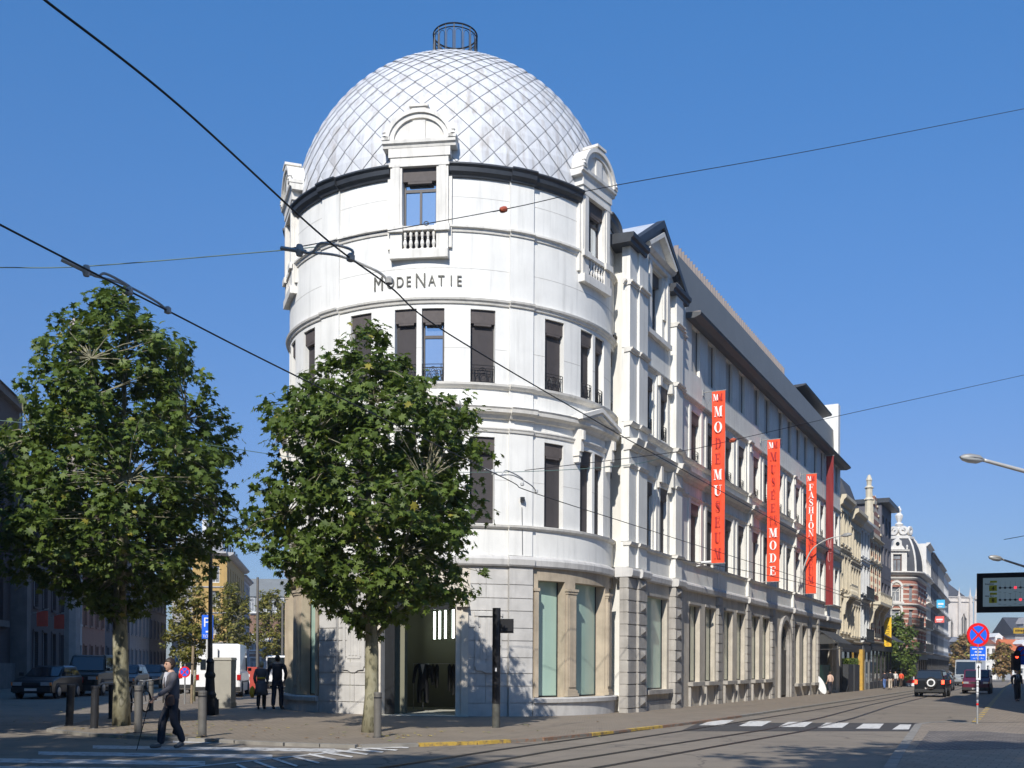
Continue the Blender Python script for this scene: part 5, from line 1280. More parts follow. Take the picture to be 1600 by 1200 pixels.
lowhouse("tall house with steep dark roof behind the orange roof", 1586, 1640, 225, 992, 963, M("grey_plaster", (.36, .34, .33), .85, .1, 1), SLATE, 5)
x = chx(1592, 120); z0, z1 = HC + ray(1592, 990)[1] * 120, HC + ray(1592, 981)[1] * 120; r0 = thing("hanging_sign", "dull yellow hanging sign with dark letters under the tram display", "sign", (x, 120, z0)); fr = Flat(x, 120, 1, 0)
mb = MB(); mb.fbox(fr, -.65, 1.2, -.05, .05, z0, z1); s_ = mb.build("sign_plate", M("dull_yellow", (.42, .27, .03), .6, .1, 3), r0); illegible(fr, -.45, 1.0, .056, z0 + .22, .25, SBLACK, s_)
mb = MB(); mb.tube([fr.pt(1.2, 0, z1 - .1), fr.pt(4.0, 0, z1 - .1), fr.pt(4.0, 0, gz(60))], .07, 8); mb.build("post", STEEL, r0)
# the row on the right pavement, just outside the picture: casts the shade across the road
RF = Flat(.504 * 29 + 2.4, 29, -FS, -FC)                       # front faces the street
def rrow(a, b, H, lab, mat):
    r0 = bldg("side_row_house", lab, RF, -(a + b) / 2); facade(r0, RF, -b, -a, H, rowwins(-b, -a, 4, [(4.0, 6.2), (7.6, 9.8), (11.2, 13.4), (14.8, 16.6)], 1.2), mat, trims=((3.4, .3, .3), (H - .4, .6, .6)), sur=.08, depth=10); shopfront(r0, RF, -b + .1, -a - .1, 3.4)
GREYB = M("grey_brick_row", (.30, .28, .26), .85, .1, 1, streak=.3)
rrow(0, 16, 23.5, "tall grey house just beyond the right edge, nearest to the viewer", GREYB); rrow(16, 34, 21, "second grey house beyond the right edge", LGREY); rrow(34, 60, 22, "third house in the right row, beyond the picture edge", GREYB); rrow(60, 95, 18, "long house closing the right row beyond the picture edge", LGREY)

# ------------------------------------------------------------------ left street
LD = Vector((-.20, .98)).normalized(); LF_ = Flat(-23.4, 33, LD.x, LD.y)
LT = (LD.x, LD.y)
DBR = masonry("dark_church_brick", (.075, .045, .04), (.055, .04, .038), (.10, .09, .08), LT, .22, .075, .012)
SH = M("sooty_stone", (.16, .14, .125), .9, .2, 1.5, streak=.4)
L_ = thing("brick_church", "dark brick church with tall tracery windows along the left street", "church", LF_.pt(20, 0, 0))
chw = [(2.5, 5.5, 4, 13), (9.5, 12.5, 4, 13), (16.5, 20.5, 3.2, 12), (24.5, 27.5, 4, 13)]
mb = MB(); wall(mb, LF_, -32, 31, -.7, 0, -1, 17.0, chw); mb.fbox(LF_, 30.6, 31, -16, -.7, -1, 17); mb.build("wall", DBR, L_)
mb = MB()
for (a, b, z0, z1) in chw:
    m_ = (a + b) / 2
    for k in range(1, 4): u = a + (b - a) * k / 4; mb.fbox(LF_, u - .09, u + .09, -.5, -.3, z0, z1)
    mb.fbox(LF_, a, b, -.5, -.32, z0 + 2.2, z0 + 2.45); arch_trim(mb, LF_, m_, (b - a) / 2, z1 - .6, .12, .3); mb.fbox(LF_, a - .4, b + .4, 0, .25, z0 - .35, z0)
for u in (-2, 7.3, 14.4, 22.5, 29.5): mb.fbox(LF_, u - .45, u + .45, 0, .9, -1, 9.5); mb.fbox(LF_, u - .4, u + .4, 0, .5, 9.5, 14.5)
mb.fbox(LF_, -32, 31, 0, .35, 16.6, 17.0); mb.fbox(LF_, -10, 31, 0, .3, -1, 1.6)
mb.build("stone_dressing", SH, L_)
mb = MB()
for (a, b, z0, z1) in chw: mb.fbox(LF_, a, b, -.6, -.55, z0, z1)
mb.build("church_window", M("leaded_glass", (.10, .11, .10), .3, .5, 1.5), L_)
mb = MB(); mb.add([LF_.pt(-32, .5, 17), LF_.pt(31, .5, 17), LF_.pt(31, -16, 17), LF_.pt(-32, -16, 17), LF_.pt(-32, -8, 24.5), LF_.pt(31, -8, 24.5)], [(0, 1, 5, 4), (1, 2, 5), (2, 3, 4, 5), (3, 0, 4)]); ro = mb.build("roof", M("grey_slate_roof", (.13, .135, .15), .7, .12, 2), L_)
mb = MB(); mb.fbox(LF_, -10, 31.1, -8.15, -7.85, 24.4, 24.7); mb.build("ridge_tiles", SWHITE, ro)
mb = MB(); c = at(115, 600, 66); mb.lathe([(.5, 0), (.5, 17.5), (.7, 17.6), (.7, 18.0), (.45, 18.4), (.4, 20.6), (.62, 20.8), (.3, 21.3), (.32, 22.0), (.14, 22.3), (.3, 22.7), (.0, 23.3)], (c.x, c.y, 0), 8); mb.build("pinnacle", M("pinnacle_stone", (.42, .36, .32), .85, .15, 2, streak=.3), L_)
mb = MB(); mb.tube([LF_.pt(30.5, .2, -.2), LF_.pt(30.5, .2, 16.8)], .07, 8); mb.build("downpipe", M("pipe_grey", (.25, .26, .28), .5, .1, 3), L_)
def lrow(name, label, a, b, H, mat, n, zs, ww=1.1, wfr=WHITEW, roof=None, extra=None, glass=None):
    r0 = bldg(name, label, LF_, (a + b) / 2); facade(r0, LF_, a, b, H, rowwins(a, b, n, zs, ww), mat, trims=((H - .4, .5, .45), (zs[-2][0] + 3.0 if len(zs) > 1 else 3, .2, .15)), depth=9, wfr=wfr, glass=glass)
    if roof: mb = MB(); mb.prism([(.1, H), (-4.5, H + roof), (-9, H)], lambda w, z: LF_.pt(a, w, z), lambda w, z: LF_.pt(b, w, z)); mb.build("roof", SLATE, r0)
    if extra: extra(r0)
    return r0
GL2 = [(1.0, 3.0), (4.6, 6.6), (8.0, 9.8)]
def flags(r0):
    for u in (33.2, 38):
        mb = MB(); mb.tube([LF_.pt(u, 0, 4.6), LF_.pt(u, 1.2, 5.0)], .03, 6); mb.build("flag_pole", STEEL, r0)
        mb = MB(); mb.fbox(LF_, u - .02, u + .03, .5, 1.15, 3.9, 4.85); mb.build("red_flag", M("red_flag", (.60, .07, .03), .7, .1, 2), r0)
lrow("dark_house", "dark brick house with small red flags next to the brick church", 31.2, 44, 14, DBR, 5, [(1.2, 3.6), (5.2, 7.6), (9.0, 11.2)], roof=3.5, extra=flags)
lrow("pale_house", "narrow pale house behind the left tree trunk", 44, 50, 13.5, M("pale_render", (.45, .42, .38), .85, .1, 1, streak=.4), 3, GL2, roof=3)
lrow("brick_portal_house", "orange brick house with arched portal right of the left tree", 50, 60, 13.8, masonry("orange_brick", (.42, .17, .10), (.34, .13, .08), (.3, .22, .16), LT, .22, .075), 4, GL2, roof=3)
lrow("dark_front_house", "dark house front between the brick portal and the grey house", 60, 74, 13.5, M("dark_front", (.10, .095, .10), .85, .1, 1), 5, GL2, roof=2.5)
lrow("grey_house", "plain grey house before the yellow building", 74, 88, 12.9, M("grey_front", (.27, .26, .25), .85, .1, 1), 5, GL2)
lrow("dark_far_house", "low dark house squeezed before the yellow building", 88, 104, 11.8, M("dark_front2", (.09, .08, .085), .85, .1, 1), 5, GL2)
# yellow building: lit end towards us, shaded long side
Yy = 118; ya, yb = ray(300, 1040)[0] * Yy, ray(354, 1040)[0] * Yy
yf = Flat(ya, Yy, 1, .02); Y_ = thing("yellow_building", "ochre yellow corner building with grey roof storey at the left street", "building", (ya, Yy, 0))
YEL = M("ochre_plaster", (.44, .29, .10), .85, .08, 1, streak=.3); Ly = yb - ya; zc_ = HC + ray(350, 864)[1] * Yy
wy = [(1.6, 2.6, z, z + 1.9) for z in (1.6, 4.6, 7.8, 10.6)] + [(2.9 - .1, 3.6, z, z + 1.9) for z in ()]
mb = MB(); wall(mb, yf, 0, Ly, -.4, 0, -1, zc_, [(2.0, 3.0, z, z + 1.9) for z in (1.6, 4.9, 7.9, 10.7)]); mb.build("wall", YEL, Y_)
ys_ = Flat(yb, Yy, -.17, .985); mb = MB(); wy2 = rowwins(0, 24, 8, [(1.6, 3.5), (4.9, 6.8), (7.9, 9.8), (10.7, 12.6)], 1.0); wall(mb, ys_, 0, 24, -.4, -.002, -1, zc_, wy2); mb.build("side_wall", YEL, Y_)
for (a, b, z0, z1) in [(2.0, 3.0, z, z + 1.9) for z in (1.6, 4.9, 7.9, 10.7)]: hwin(yf, a, b, z0, z1, Y_)
for (a, b, z0, z1) in wy2: hwin(ys_, a, b, z0, z1, Y_, M("brown_joinery", (.10, .05, .035), .6, .1, 4), bars=0)
mb = MB()
for z, h, o_ in ((3.9, .2, .12), (7.2, .22, .14), (10.1, .2, .12), (zc_ - .35, .45, .7)):
    pr = [(0, z), (o_ * .5, z + .04), (o_, z + h * .6), (o_, z + h), (0, z + h)]; mb.sweep(yf, 0, Ly + .05, pr); mb.sweep(ys_, 0, 24, pr)
mb.build("cornice", M("grey_cornice", (.42, .41, .40), .8, .08, 1), Y_)
mb = MB(); z2 = zc_ + 2.4; mb.add([yf.pt(-2, -.6, zc_), yf.pt(Ly - .5, -.6, zc_), ys_.pt(24, -.6, zc_), yf.pt(-2, -25, zc_), yf.pt(-2, -1.4, z2), yf.pt(Ly - 1.2, -1.4, z2), ys_.pt(24, -1.2, z2), yf.pt(-2, -25, z2)], [(0, 1, 5, 4), (1, 2, 6, 5), (4, 5, 6, 7), (3, 0, 4, 7), (2, 3, 7, 6)]); rf = mb.build("roof", M("grey_metal_roof", (.20, .21, .24), .6, .08, 1), Y_)
for k in range(7): mb = MB(); mb.fbox(ys_, 1.6 + k * 3, 3.0 + k * 3, -1.3, -.55, zc_ + .6, zc_ + 1.9); mb.build("roof_window", DGLASS, rf)
mb = MB(); mb.fbox(yf, .5, 1.1, -3, -2, z2, z2 + 1.6); mb.fbox(yf, 1.6, 2.3, -3, -2, z2, z2 + 1.3); mb.build("chimney", WHITEW, rf)
gf_ = Flat(*ys_.pt(24, -.3, 0)[:2], -.17, .985); G_ = thing("pale_block", "pale grey block attached behind the yellow building", "building", gf_.pt(0, 0, 0))
facade(G_, gf_, 0, 14, zc_ - .4, rowwins(0, 14, 5, [(1.6, 3.5), (4.9, 6.8), (7.9, 9.8), (10.7, 12.6)], 1.0), M("pale_grey_render", (.40, .39, .40), .85, .08, 1), trims=((zc_ - .9, .5, .6),), depth=9, glass=DGLASS)
# far brick house with white dormer windows
Yf = 165; xa, xb = ray(372, 1040)[0] * Yf, ray(470, 1040)[0] * Yf; ff = Flat(xa, Yf, 1, 0); F_ = thing("brick_block", "far red brick block with grey roof and white window band, between trees and tower", "building", (xa, Yf, 0))
ze = HC + ray(420, 958)[1] * Yf; Lf = xb - xa
facade(F_, ff, 0, Lf, ze, rowwins(0, Lf, 6, [(.5, 2.6), (3.8, 6.2)], 1.1), masonry("brown_brick", (.26, .12, .075), (.21, .10, .065), (.22, .18, .14), (1, 0), .22, .075), trims=((3.2, .25, .2), (ze - .3, .35, .4)), trim_mat=WHITEW, depth=8)
mb = MB(); mb.fbox(ff, 0, Lf, -2, -.4, ze + .2, ze + 2.6); mb.prism([(-.2, ze + 2.6), (-3, ze + 5.6), (-8, ze + 5.6), (-8, ze + 2.6)], lambda w, z: ff.pt(-.5, w, z), lambda w, z: ff.pt(Lf, w, z)); mb.build("roof", M("mid_grey_slate", (.15, .16, .16), .7, .1, 1), F_)
for k in range(8): hwin(ff, .4 + k * 1.15, 1.3 + k * 1.15, ze + .25, ze + 2.4, F_, WHITEW, w=-.3)
mb = MB(); mb.fbox(ff, 0, Lf, -.4, .3, ze + .05, ze + .2); mb.build("white_sill", WHITEW, F_)

# unseen houses added behind the photographer (they fill the reflections and hold back the low sky light)
BH = Flat(62, -34, -1, .04)
for i_, (a, b, H) in enumerate(((0, 24, 17), (24, 46, 19), (46, 70, 16.5), (70, 100, 18))):
    r0 = bldg("added_house", ("first", "second", "third", "fourth")[i_] + " unseen house added behind the photographer, counted from the right", BH, (a + b) / 2)
    facade(r0, BH, a, b, H, rowwins(a, b, 6, [(4.2, 6.4), (7.8, 10.0), (11.4, 13.6)], 1.4), (GREYB, CREAM, LGREY, SH)[i_], trims=((3.5, .3, .3), (H - .4, .5, .6)), depth=9, bars=0)
# ------------------------------------------------------------------ banners on the wing
def ell(cx, cy, rx, ry, a0=0, a1=360, n=22): return [(cx + rx * math.cos(R_(a0 + (a1 - a0) * i / n)), cy + ry * math.sin(R_(a0 + (a1 - a0) * i / n))) for i in range(n + 1)]
def band(o, i): return [[o[k], o[k + 1], i[k + 1], i[k]] for k in range(len(o) - 1)]
def rc(x0, y0, x1, y1): return [[(x0, y0), (x1, y0), (x1, y1), (x0, y1)]]
def glyph(c):
    S = .055; K = .24
    if c == 'I': return rc(.38, 0, .62, 1) + rc(.2, 0, .8, S) + rc(.2, 1 - S, .8, 1)
    if c == 'E': return rc(.14, 0, .38, 1) + rc(.02, 0, .86, S) + rc(.02, 1 - S, .84, 1) + rc(.38, .47, .64, .53) + rc(.62, .34, .68, .66) + rc(.80, 0, .88, .30) + rc(.78, .72, .86, 1)
    if c == 'É': return glyph('E') + [[(.4, 1.06), (.5, 1.06), (.72, 1.24), (.6, 1.28)]]
    if c == 'L': return rc(.18, 0, .42, 1) + rc(.04, 0, .86, S) + rc(.04, 1 - S, .58, 1) + rc(.80, 0, .88, .34)
    if c == 'F': return rc(.18, 0, .42, 1) + rc(.04, 0, .58, S) + rc(.04, 1 - S, .84, 1) + rc(.42, .47, .66, .53) + rc(.64, .34, .70, .66) + rc(.78, .70, .86, 1)
    if c == 'H': return rc(.12, 0, .33, 1) + rc(.67, 0, .88, 1) + rc(.33, .47, .67, .53) + sum([rc(a, b, a + .43, b + S) for a in (.01, .56) for b in (0, 1 - S)], [])
    if c == 'M': return rc(.10, 0, .15, 1) + rc(.70, 0, .92, 1) + [[(.08, 1), (.32, 1), (.58, .08), (.46, .0)], [(.48, .02), (.55, .02), (.76, 1), (.70, 1)]] + rc(.0, 0, .26, S) + rc(.60, 0, 1, S) + rc(-.02, 1 - S, .2, 1) + rc(.7, 1 - S, 1.02, 1)
    if c == 'N': return rc(.14, 0, .19, 1) + rc(.80, 0, .85, 1) + [[(.08, 1), (.32, 1), (.85, 0), (.78, 0)]] + rc(.02, 0, .32, S) + rc(.66, 1 - S, .98, 1)
    if c == 'A': return [[(.12, 0), (.18, 0), (.53, 1), (.47, 1)], [(.42, 1), (.56, 1), (.94, 0), (.68, 0)]] + rc(.24, .28, .72, .34) + rc(.0, 0, .32, S) + rc(.58, 0, 1.02, S)
    if c == 'U': return rc(.12, .3, .36, 1) + rc(.78, .3, .83, 1) + band(ell(.475, .3, .355, .32, 180, 360), ell(.57, .3, .21, .26, 180, 360)) + rc(.0, 1 - S, .5, 1) + rc(.64, 1 - S, .98, 1)
    if c == 'D': return rc(.14, 0, .38, 1) + rc(.02, 0, .5, S) + rc(.02, 1 - S, .5, 1) + band(ell(.45, .5, .5, .5, -90, 90), ell(.45, .5, .27, .45, -90, 90))
    if c == 'O': return band(ell(.5, .5, .48, .52), ell(.5, .5, .23, .475))
    if c == 'S':
        pts = [(.78, .78), (.70, .92), (.5, .97), (.3, .92), (.22, .76), (.32, .62), (.5, .52), (.68, .40), (.78, .24), (.68, .08), (.48, .03), (.28, .09), (.20, .26)]
        w = [.02, .03, .035, .06, .09, .11, .13, .11, .09, .06, .035, .03, .02]; o, i = [], []
        for k, (x, y) in enumerate(pts):
            a = pts[max(0, k - 1)]; b = pts[min(len(pts) - 1, k + 1)]; dx, dy = b[0] - a[0], b[1] - a[1]; l = math.hypot(dx, dy)
            o.append((x - dy / l * w[k], y + dx / l * w[k])); i.append((x + dy / l * w[k], y - dx / l * w[k]))
        return band(o, i) + rc(.76, .68, .80, .98) + rc(.18, .02, .22, .32)
    return []
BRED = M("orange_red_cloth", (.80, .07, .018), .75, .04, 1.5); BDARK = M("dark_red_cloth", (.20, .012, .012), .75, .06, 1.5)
LWHITE = M("white_print", (.85, .82, .80), .7, .03, 4); LRED = M("dark_red_print", (.38, .012, .012), .7, .03, 4); LPINK = M("pale_print", (.45, .20, .19), .7, .03, 4)
def bw(px, t):
    u = ray(px, 1040)[0]; x, y = 3.78 + FS * t, 36.7 + FC * t
    return (u * y - x) / (FC + u * FS)
def facpt(px, py, w=0.0):
    dx, dz = ray(px, py); x0, y0 = 3.78 + w * FC, 36.7 - w * FS
    t = (dx * y0 - x0) / (FS - dx * FC); return t, HC + dz * (y0 + t * FC)
def banner(label, pxw, pxa, pxb, ytop, ybot, cloth, text, h0=.62):
    t = facpt(pxw, 900)[0]; wa, wb = bw(pxa, t), bw(pxb, t); Y = 36.7 + FC * t - FS * wb
    zt = HC + ray(pxb, ytop)[1] * Y; zb = HC + ray(pxb, ybot)[1] * Y
    fr = Flat(*FA.pt(t, 0, 0)[:2], FC, -FS)       # u runs out of the wall, front faces down the street
    root = thing("banner", label, "banner", fr.pt(0, 0, zb), 0, "long vertical banners on the museum wing")
    mb = MB(); n = 26; W = wb - wa
    rows = [[fr.pt(wa + W * j / 4, .03 * math.sin(i * .55) * math.sin(math.pi * i / n) + .012 * math.sin(j * 2.1 + i * .8), zb + (zt - zb) * i / n) for j in range(5)] for i in range(n + 1)]
    for i in range(n):
        for j in range(4): mb.quad(rows[i][j], rows[i][j + 1], rows[i + 1][j + 1], rows[i + 1][j])
    cl = mb.build("cloth", cloth, root, smooth=True)
    mb = MB()
    for z in (zt + .02, zb - .02): mb.tube([fr.pt(0, -.02, z), fr.pt(wb + .04, -.02, z)], .022, 6)
    mb.tube([fr.pt(0, -.02, zt - .9), fr.pt(wa + .06, -.02, zt)], .010, 5); mb.fbox(fr, 0, .03, -.1, .06, zt - .14, zt + .12); mb.fbox(fr, 0, .03, -.1, .06, zb - .12, zb + .1)
    mb.build("bracket", STEEL, root)
    z = zt - .12
    groups = {}
    for (ch, mat, h, wk, adv) in text:
        hh = h * W; ww = W * wk; z -= hh
        if ch == '*':                                          # small overlapping double initial
            for mm, xo in ((LWHITE, .10), (LRED, .42)):
                g = groups.setdefault(mm.name, (MB(), mm))[0]
                for p in glyph('M'): g.add([fr.pt(wa + W * (xo + .42 * x), .05 + (.004 if xo > .2 else 0), z + y * hh) for x, y in p], [tuple(range(len(p)))])
        else:
            g = groups.setdefault(mat.name, (MB(), mat))[0]; x0 = wa + (W - ww * len(ch)) / 2
            for q, c1 in enumerate(ch):
                for p in glyph(c1): g.add([fr.pt(x0 + ww * (q + .06 + .88 * x), .052, z + y * hh) for x, y in p], [tuple(range(len(p)))])
        z -= adv * W
    for mbx, mm in groups.values(): mbx.build("lettering", mm, root)
w_, r_ = LWHITE, LRED
banner("nearest red banner, longest of all, lettered MODE MUSEUM downwards", 1097, 1110.5, 1131, 610, 879, BRED,
       [('*', w_, .5, .5, .42)] + [(c, m_, .78 if m_ is w_ else .78, .70 if m_ is w_ else .56, .40) for c, m_ in (('M', w_), ('O', w_), ('D', r_), ('E', r_), ('M', w_), ('U', w_), ('S', r_), ('E', r_), ('U', r_), ('M', r_))])
banner("middle red banner lettered MUSÉE DE LA MODE downwards", 1187, 1197.5, 1217, 686, 908, BRED,
       [('*', w_, .5, .5, .34), ('M', r_, .66, .6, .36), ('U', r_, .66, .5, .36), ('S', r_, .66, .42, .42), ('É', r_, .66, .5, .36), ('E', r_, .66, .5, .30), ('DE', r_, .3, .33, .14), ('LA', r_, .3, .33, .26), ('M', w_, .72, .74, .30), ('O', w_, .72, .66, .30), ('D', w_, .72, .66, .30), ('E', w_, .72, .62, .2)])
banner("red banner lettered FASHION MUSEUM downwards, third from the tower", 1250, 1258.5, 1274.5, 740, 927, BRED,
       [('*', w_, .5, .5, .3)] + [(c, w_, .66, .62, .10) for c in "FASHION"] + [(c, r_, .66, .62, .12) for c in "MUSEUM"])
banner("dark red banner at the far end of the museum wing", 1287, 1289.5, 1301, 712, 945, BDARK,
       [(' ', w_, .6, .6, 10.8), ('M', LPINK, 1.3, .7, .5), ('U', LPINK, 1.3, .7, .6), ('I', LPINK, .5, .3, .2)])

# ------------------------------------------------------------------ overhead wires
WIRE = M("black_wire", (.012, .012, .012), .5, .1, 3); GWIRE = M("green_span_wire", (.10, .17, .15), .5, .1, 3)
INS = M("red_insulator", (.42, .09, .04), .4, .1, 3); ALU = M("aluminium_arm", (.48, .48, .47), .6, .1, 5)
def smooth_path(P, n=10):
    out = []
    for i in range(len(P) - 1):
        p0, p1, p2, p3 = P[max(i - 1, 0)], P[i], P[i + 1], P[min(i + 2, len(P) - 1)]
        for k in range(n):
            t = k / n; out.append(.5 * ((2 * p1) + (p2 - p0) * t + (2 * p0 - 5 * p1 + 4 * p2 - p3) * t * t + (3 * p1 - p0 - 3 * p2 + p3) * t ** 3))
    out.append(P[-1]); return out
def wire(label, pts, r, mat, name="overhead_wire", extra=None, cat="wire", group=None):
    P = smooth_path([Vector(p) for p in pts]); mb = MB(); mb.tube(P, r, 6)
    c = P[len(P) // 2]; o = thing(name, label, cat, tuple(c), 0, group); mb.build("cable", mat, o, smooth=True)
    if extra: extra(o)
    return o
def contact(px, py, z=5.5):
    return at(px, py, FPX * (z - HC) / (ray(px, py)[1] * FPX))
def hanger(P, Q, R1, parent):
    """pull-off arm of a contact wire: clamp, double bent tube and two wire clips"""
    mb = MB(); P, Q, R1 = Vector(P), Vector(Q), Vector(R1)
    up = Vector((0, 0, (Q - P).length * .16))
    mb.tube(smooth_path([P, P + (Q - P) * .25, P + (Q - P) * .45 + up, Q + up * .8, Q]), .014, 6)
    mb.tube(smooth_path([P + (Q - P) * .25, P + (R1 - P) * .45 + up * .8, P + (R1 - P) * .85 + up * .6, R1]), .013, 6)
    for q in (Q, R1): mb.lathe([(.02, -.03), (.04, -.02), (.04, .03), (.02, .05)], q, 8)
    mb.tube([P - (Q - P).normalized() * .25, P + (Q - P) * .12], .022, 6); mb.lathe([(.03, -.05), (.045, 0), (.03, .06)], P, 8)
    mb.build("pull_off_arm", ALU, parent)
def ex1(o): hanger(contact(468, 392, 5.7), contact(548, 404), contact(608, 440), o)
def ex2(o): hanger(contact(135, 424, 5.62), contact(202, 456), contact(262, 486), o); hanger(contact(770, 738, 5.62), contact(816, 757), contact(838, 768), o)
wire("thick black contact wire running from the top left past the tower lettering", [contact(20, -40), contact(70, 0), contact(280, 165), contact(505, 370), contact(608, 447), contact(700, 521), contact(940, 663), contact(1045, 722), contact(1250, 835), contact(1420, 925)], .0085, WIRE, extra=ex1)
wire("black contact wire crossing lower, above the two plane trees", [contact(-80, 305), contact(0, 351), contact(265, 487), contact(470, 591), contact(790, 748), contact(840, 772), contact(1045, 838), contact(1300, 920), contact(1450, 975)], .010, WIRE, extra=ex2)
def ex3(o):
    mb = MB(); a, b = at(770, 331, 16.5), at(803, 324, 16.8); c = (a + b) / 2
    d = (b - a).normalized(); mb.tube([c - d * .07, c - d * .05, c, c + d * .05, c + d * .07], [.02, .045, .05, .045, .02], 10); mb.build("insulator", INS, o)
    mb = MB(); c = at(666, 349, 15.6); mb.tube([c + Vector((.035 * math.cos(t), 0, .028 * math.sin(t))) for t in [i * .7 for i in range(10)]], .008, 5); mb.tube([a, b], .008, 5); mb.build("shackle", IRON, o)
wire("thin span wire from the tower window up to the right edge, red insulator on it", [Vector(TW.flat(-7).pt(0, .2, 15.3)) if False else at(432, 392, 12.5), at(620, 358, 15.2), at(803, 324, 16.8), at(960, 290, 18.2), at(1280, 233, 21.5), at(1640, 162, 26)], .0075, WIRE, extra=ex3)
def ex4(o):
    mb = MB(); a, b = at(1141, 689, 34), at(1149, 687, 34.2); mb.tube([a, (a + b) / 2, b], [.05, .08, .05], 8); mb.build("insulator", INS, o)
wire("thin wire across the museum wing to the right edge with a small red insulator", [at(820, 735, 29), at(1050, 707, 32), at(1144, 688, 34), at(1310, 650, 38), at(1460, 617, 42), at(1640, 577, 48)], .011, WIRE, extra=ex4)
wire("thin green span wire coming in from the left edge below the roofline", [at(-60, 420, 12), at(0, 418, 12), at(135, 416, 12.1), at(430, 392, 12.4), at(500, 385, 12.5)], .006, GWIRE, group=None)
wire("thin green span wire crossing behind both tree crowns", [at(-60, 650, 24), at(0, 657, 24), at(240, 683, 25), at(560, 728, 27), at(760, 738, 28), at(970, 728, 29.5), at(1045, 712, 33)], .009, GWIRE)
wire("thin wire hanging far off to the right above the street", [at(1569, 843, 60), at(1640, 830, 62)], .02, WIRE)
wire("thin wire down across the wing towards the far lamps", [at(1049, 872, 33), at(1180, 895, 40), at(1300, 925, 50), at(1400, 965, 70)], .012, WIRE)

# ------------------------------------------------------------------ street lamps
LPOST = M("pale_lamp_post", (.50, .49, .46), .45, .08, 4, metal=.2); LHEAD = M("lamp_housing", (.33, .32, .30), .45, .1, 5, metal=.3); LGL = M("lamp_glass", (.62, .64, .64), .15, .05, 5)
def lamp_head(tip, back, root):
    tip, back = Vector(tip), Vector(back); d = (tip - back); L = d.length; d.normalize(); s = Vector((d.y, -d.x, 0)).normalized(); u = Vector((0, 0, 1))
    prof_ = [(0, .045), (.1, .09), (.28, .16), (.6, .17), (.85, .12), (1, .03)]
    for nm, mat, k0, sg in (("housing", LHEAD, 1, 1), ("lamp_glass", LGL, .92, -1)):
        mb = MB(); vs_ = []; n = 7
        for (t, r) in prof_:
            for i in range(n + 1):
                a = math.pi * i / n; vs_.append(back + d * (L * t) + s * (r * k0 * math.cos(a) * L / .6) + u * (sg * r * .62 * math.sin(a) * L / .6))
        fs = [(j * (n + 1) + i, j * (n + 1) + i + 1, (j + 1) * (n + 1) + i + 1, (j + 1) * (n + 1) + i) for j in range(len(prof_) - 1) for i in range(n)]
        mb.add(vs_, fs); mb.build(nm, mat, root, smooth=True)
def street_lamp(label, path, rr, tip, back, base=None, group="arched street lamps"):
    root = thing("street_lamp", label, "street lamp", tuple(path[0]), 0, group)
    P = smooth_path([Vector(p) for p in path], 6); n = len(P)
    mb = MB(); mb.tube(P, [rr * (1 - .5 * i / n) for i in range(n)], 10); mb.build("pole", LPOST, root, smooth=True)
    if base: mb = MB(); mb.lathe([(rr * 2, 0), (rr * 2, .9), (rr * 1.2, 1.0)], base, 10); mb.build("pole_base", LHEAD, root)
    lamp_head(tip, back, root); return root
a_ = at(1500, 714, 24.8); b_ = at(1537, 719, 24.9)
street_lamp("large near street lamp head reaching in from the right edge", [Vector((15.2, 27, gz(15))), Vector((15.2, 27, 4.0)), Vector((14.9, 26.8, 5.6)), at(1680, 757, 25.9), at(1600, 736, 25.3), b_], .08, a_, b_)
a_ = at(1545, 870, 44); b_ = at(1566, 874, 44.2)
street_lamp("smaller street lamp head above the tram stop display", [Vector((24.6, 46.5, gz(24))), Vector((24.6, 46.5, 4.0)), Vector((24.2, 46.2, 5.4)), at(1640, 897, 45.4), at(1600, 885, 44.8), b_], .08, a_, b_)
tt, zz = facpt(1247, 916)
P0_ = Vector(FA.pt(tt, .05, 6.4)); street_lamp("lamp on a curved arm fixed to the museum wing beside the third banner", [P0_, Vector(FA.pt(tt, .25, 7.3)), Vector(FA.pt(tt, .75, 8.5)), Vector(FA.pt(tt, 1.6, 9.1)), Vector(FA.pt(tt, 2.5, 9.3))], .055, FA.pt(tt, 3.1, 9.37), FA.pt(tt, 2.45, 9.3))
tt = 71.5
street_lamp("lamp on a curved arm over the yellow shop sign", [Vector(FA.pt(tt, .05, 6.5)), Vector(FA.pt(tt, .15, 7.6)), Vector(FA.pt(tt, .45, 8.7)), Vector(FA.pt(tt, .9, 9.2)), Vector(FA.pt(tt, 1.2, 9.35))], .07, FA.pt(tt, 1.85, 9.4), FA.pt(tt, 1.15, 9.33))
lb = Vector((ray(1432, 1040)[0] * 135, 135, gz(51)))
street_lamp("tall pale lamp post standing by the red brick corner house", [lb, lb + Vector((0, 0, 5)), lb + Vector((.15, 0, 7.8)), lb + Vector((.8, -.3, 9.1)), lb + Vector((2.0, -.8, 9.6))], .16, lb + Vector((3.4, -1.3, 9.65)), lb + Vector((2.0, -.8, 9.6)), base=lb)

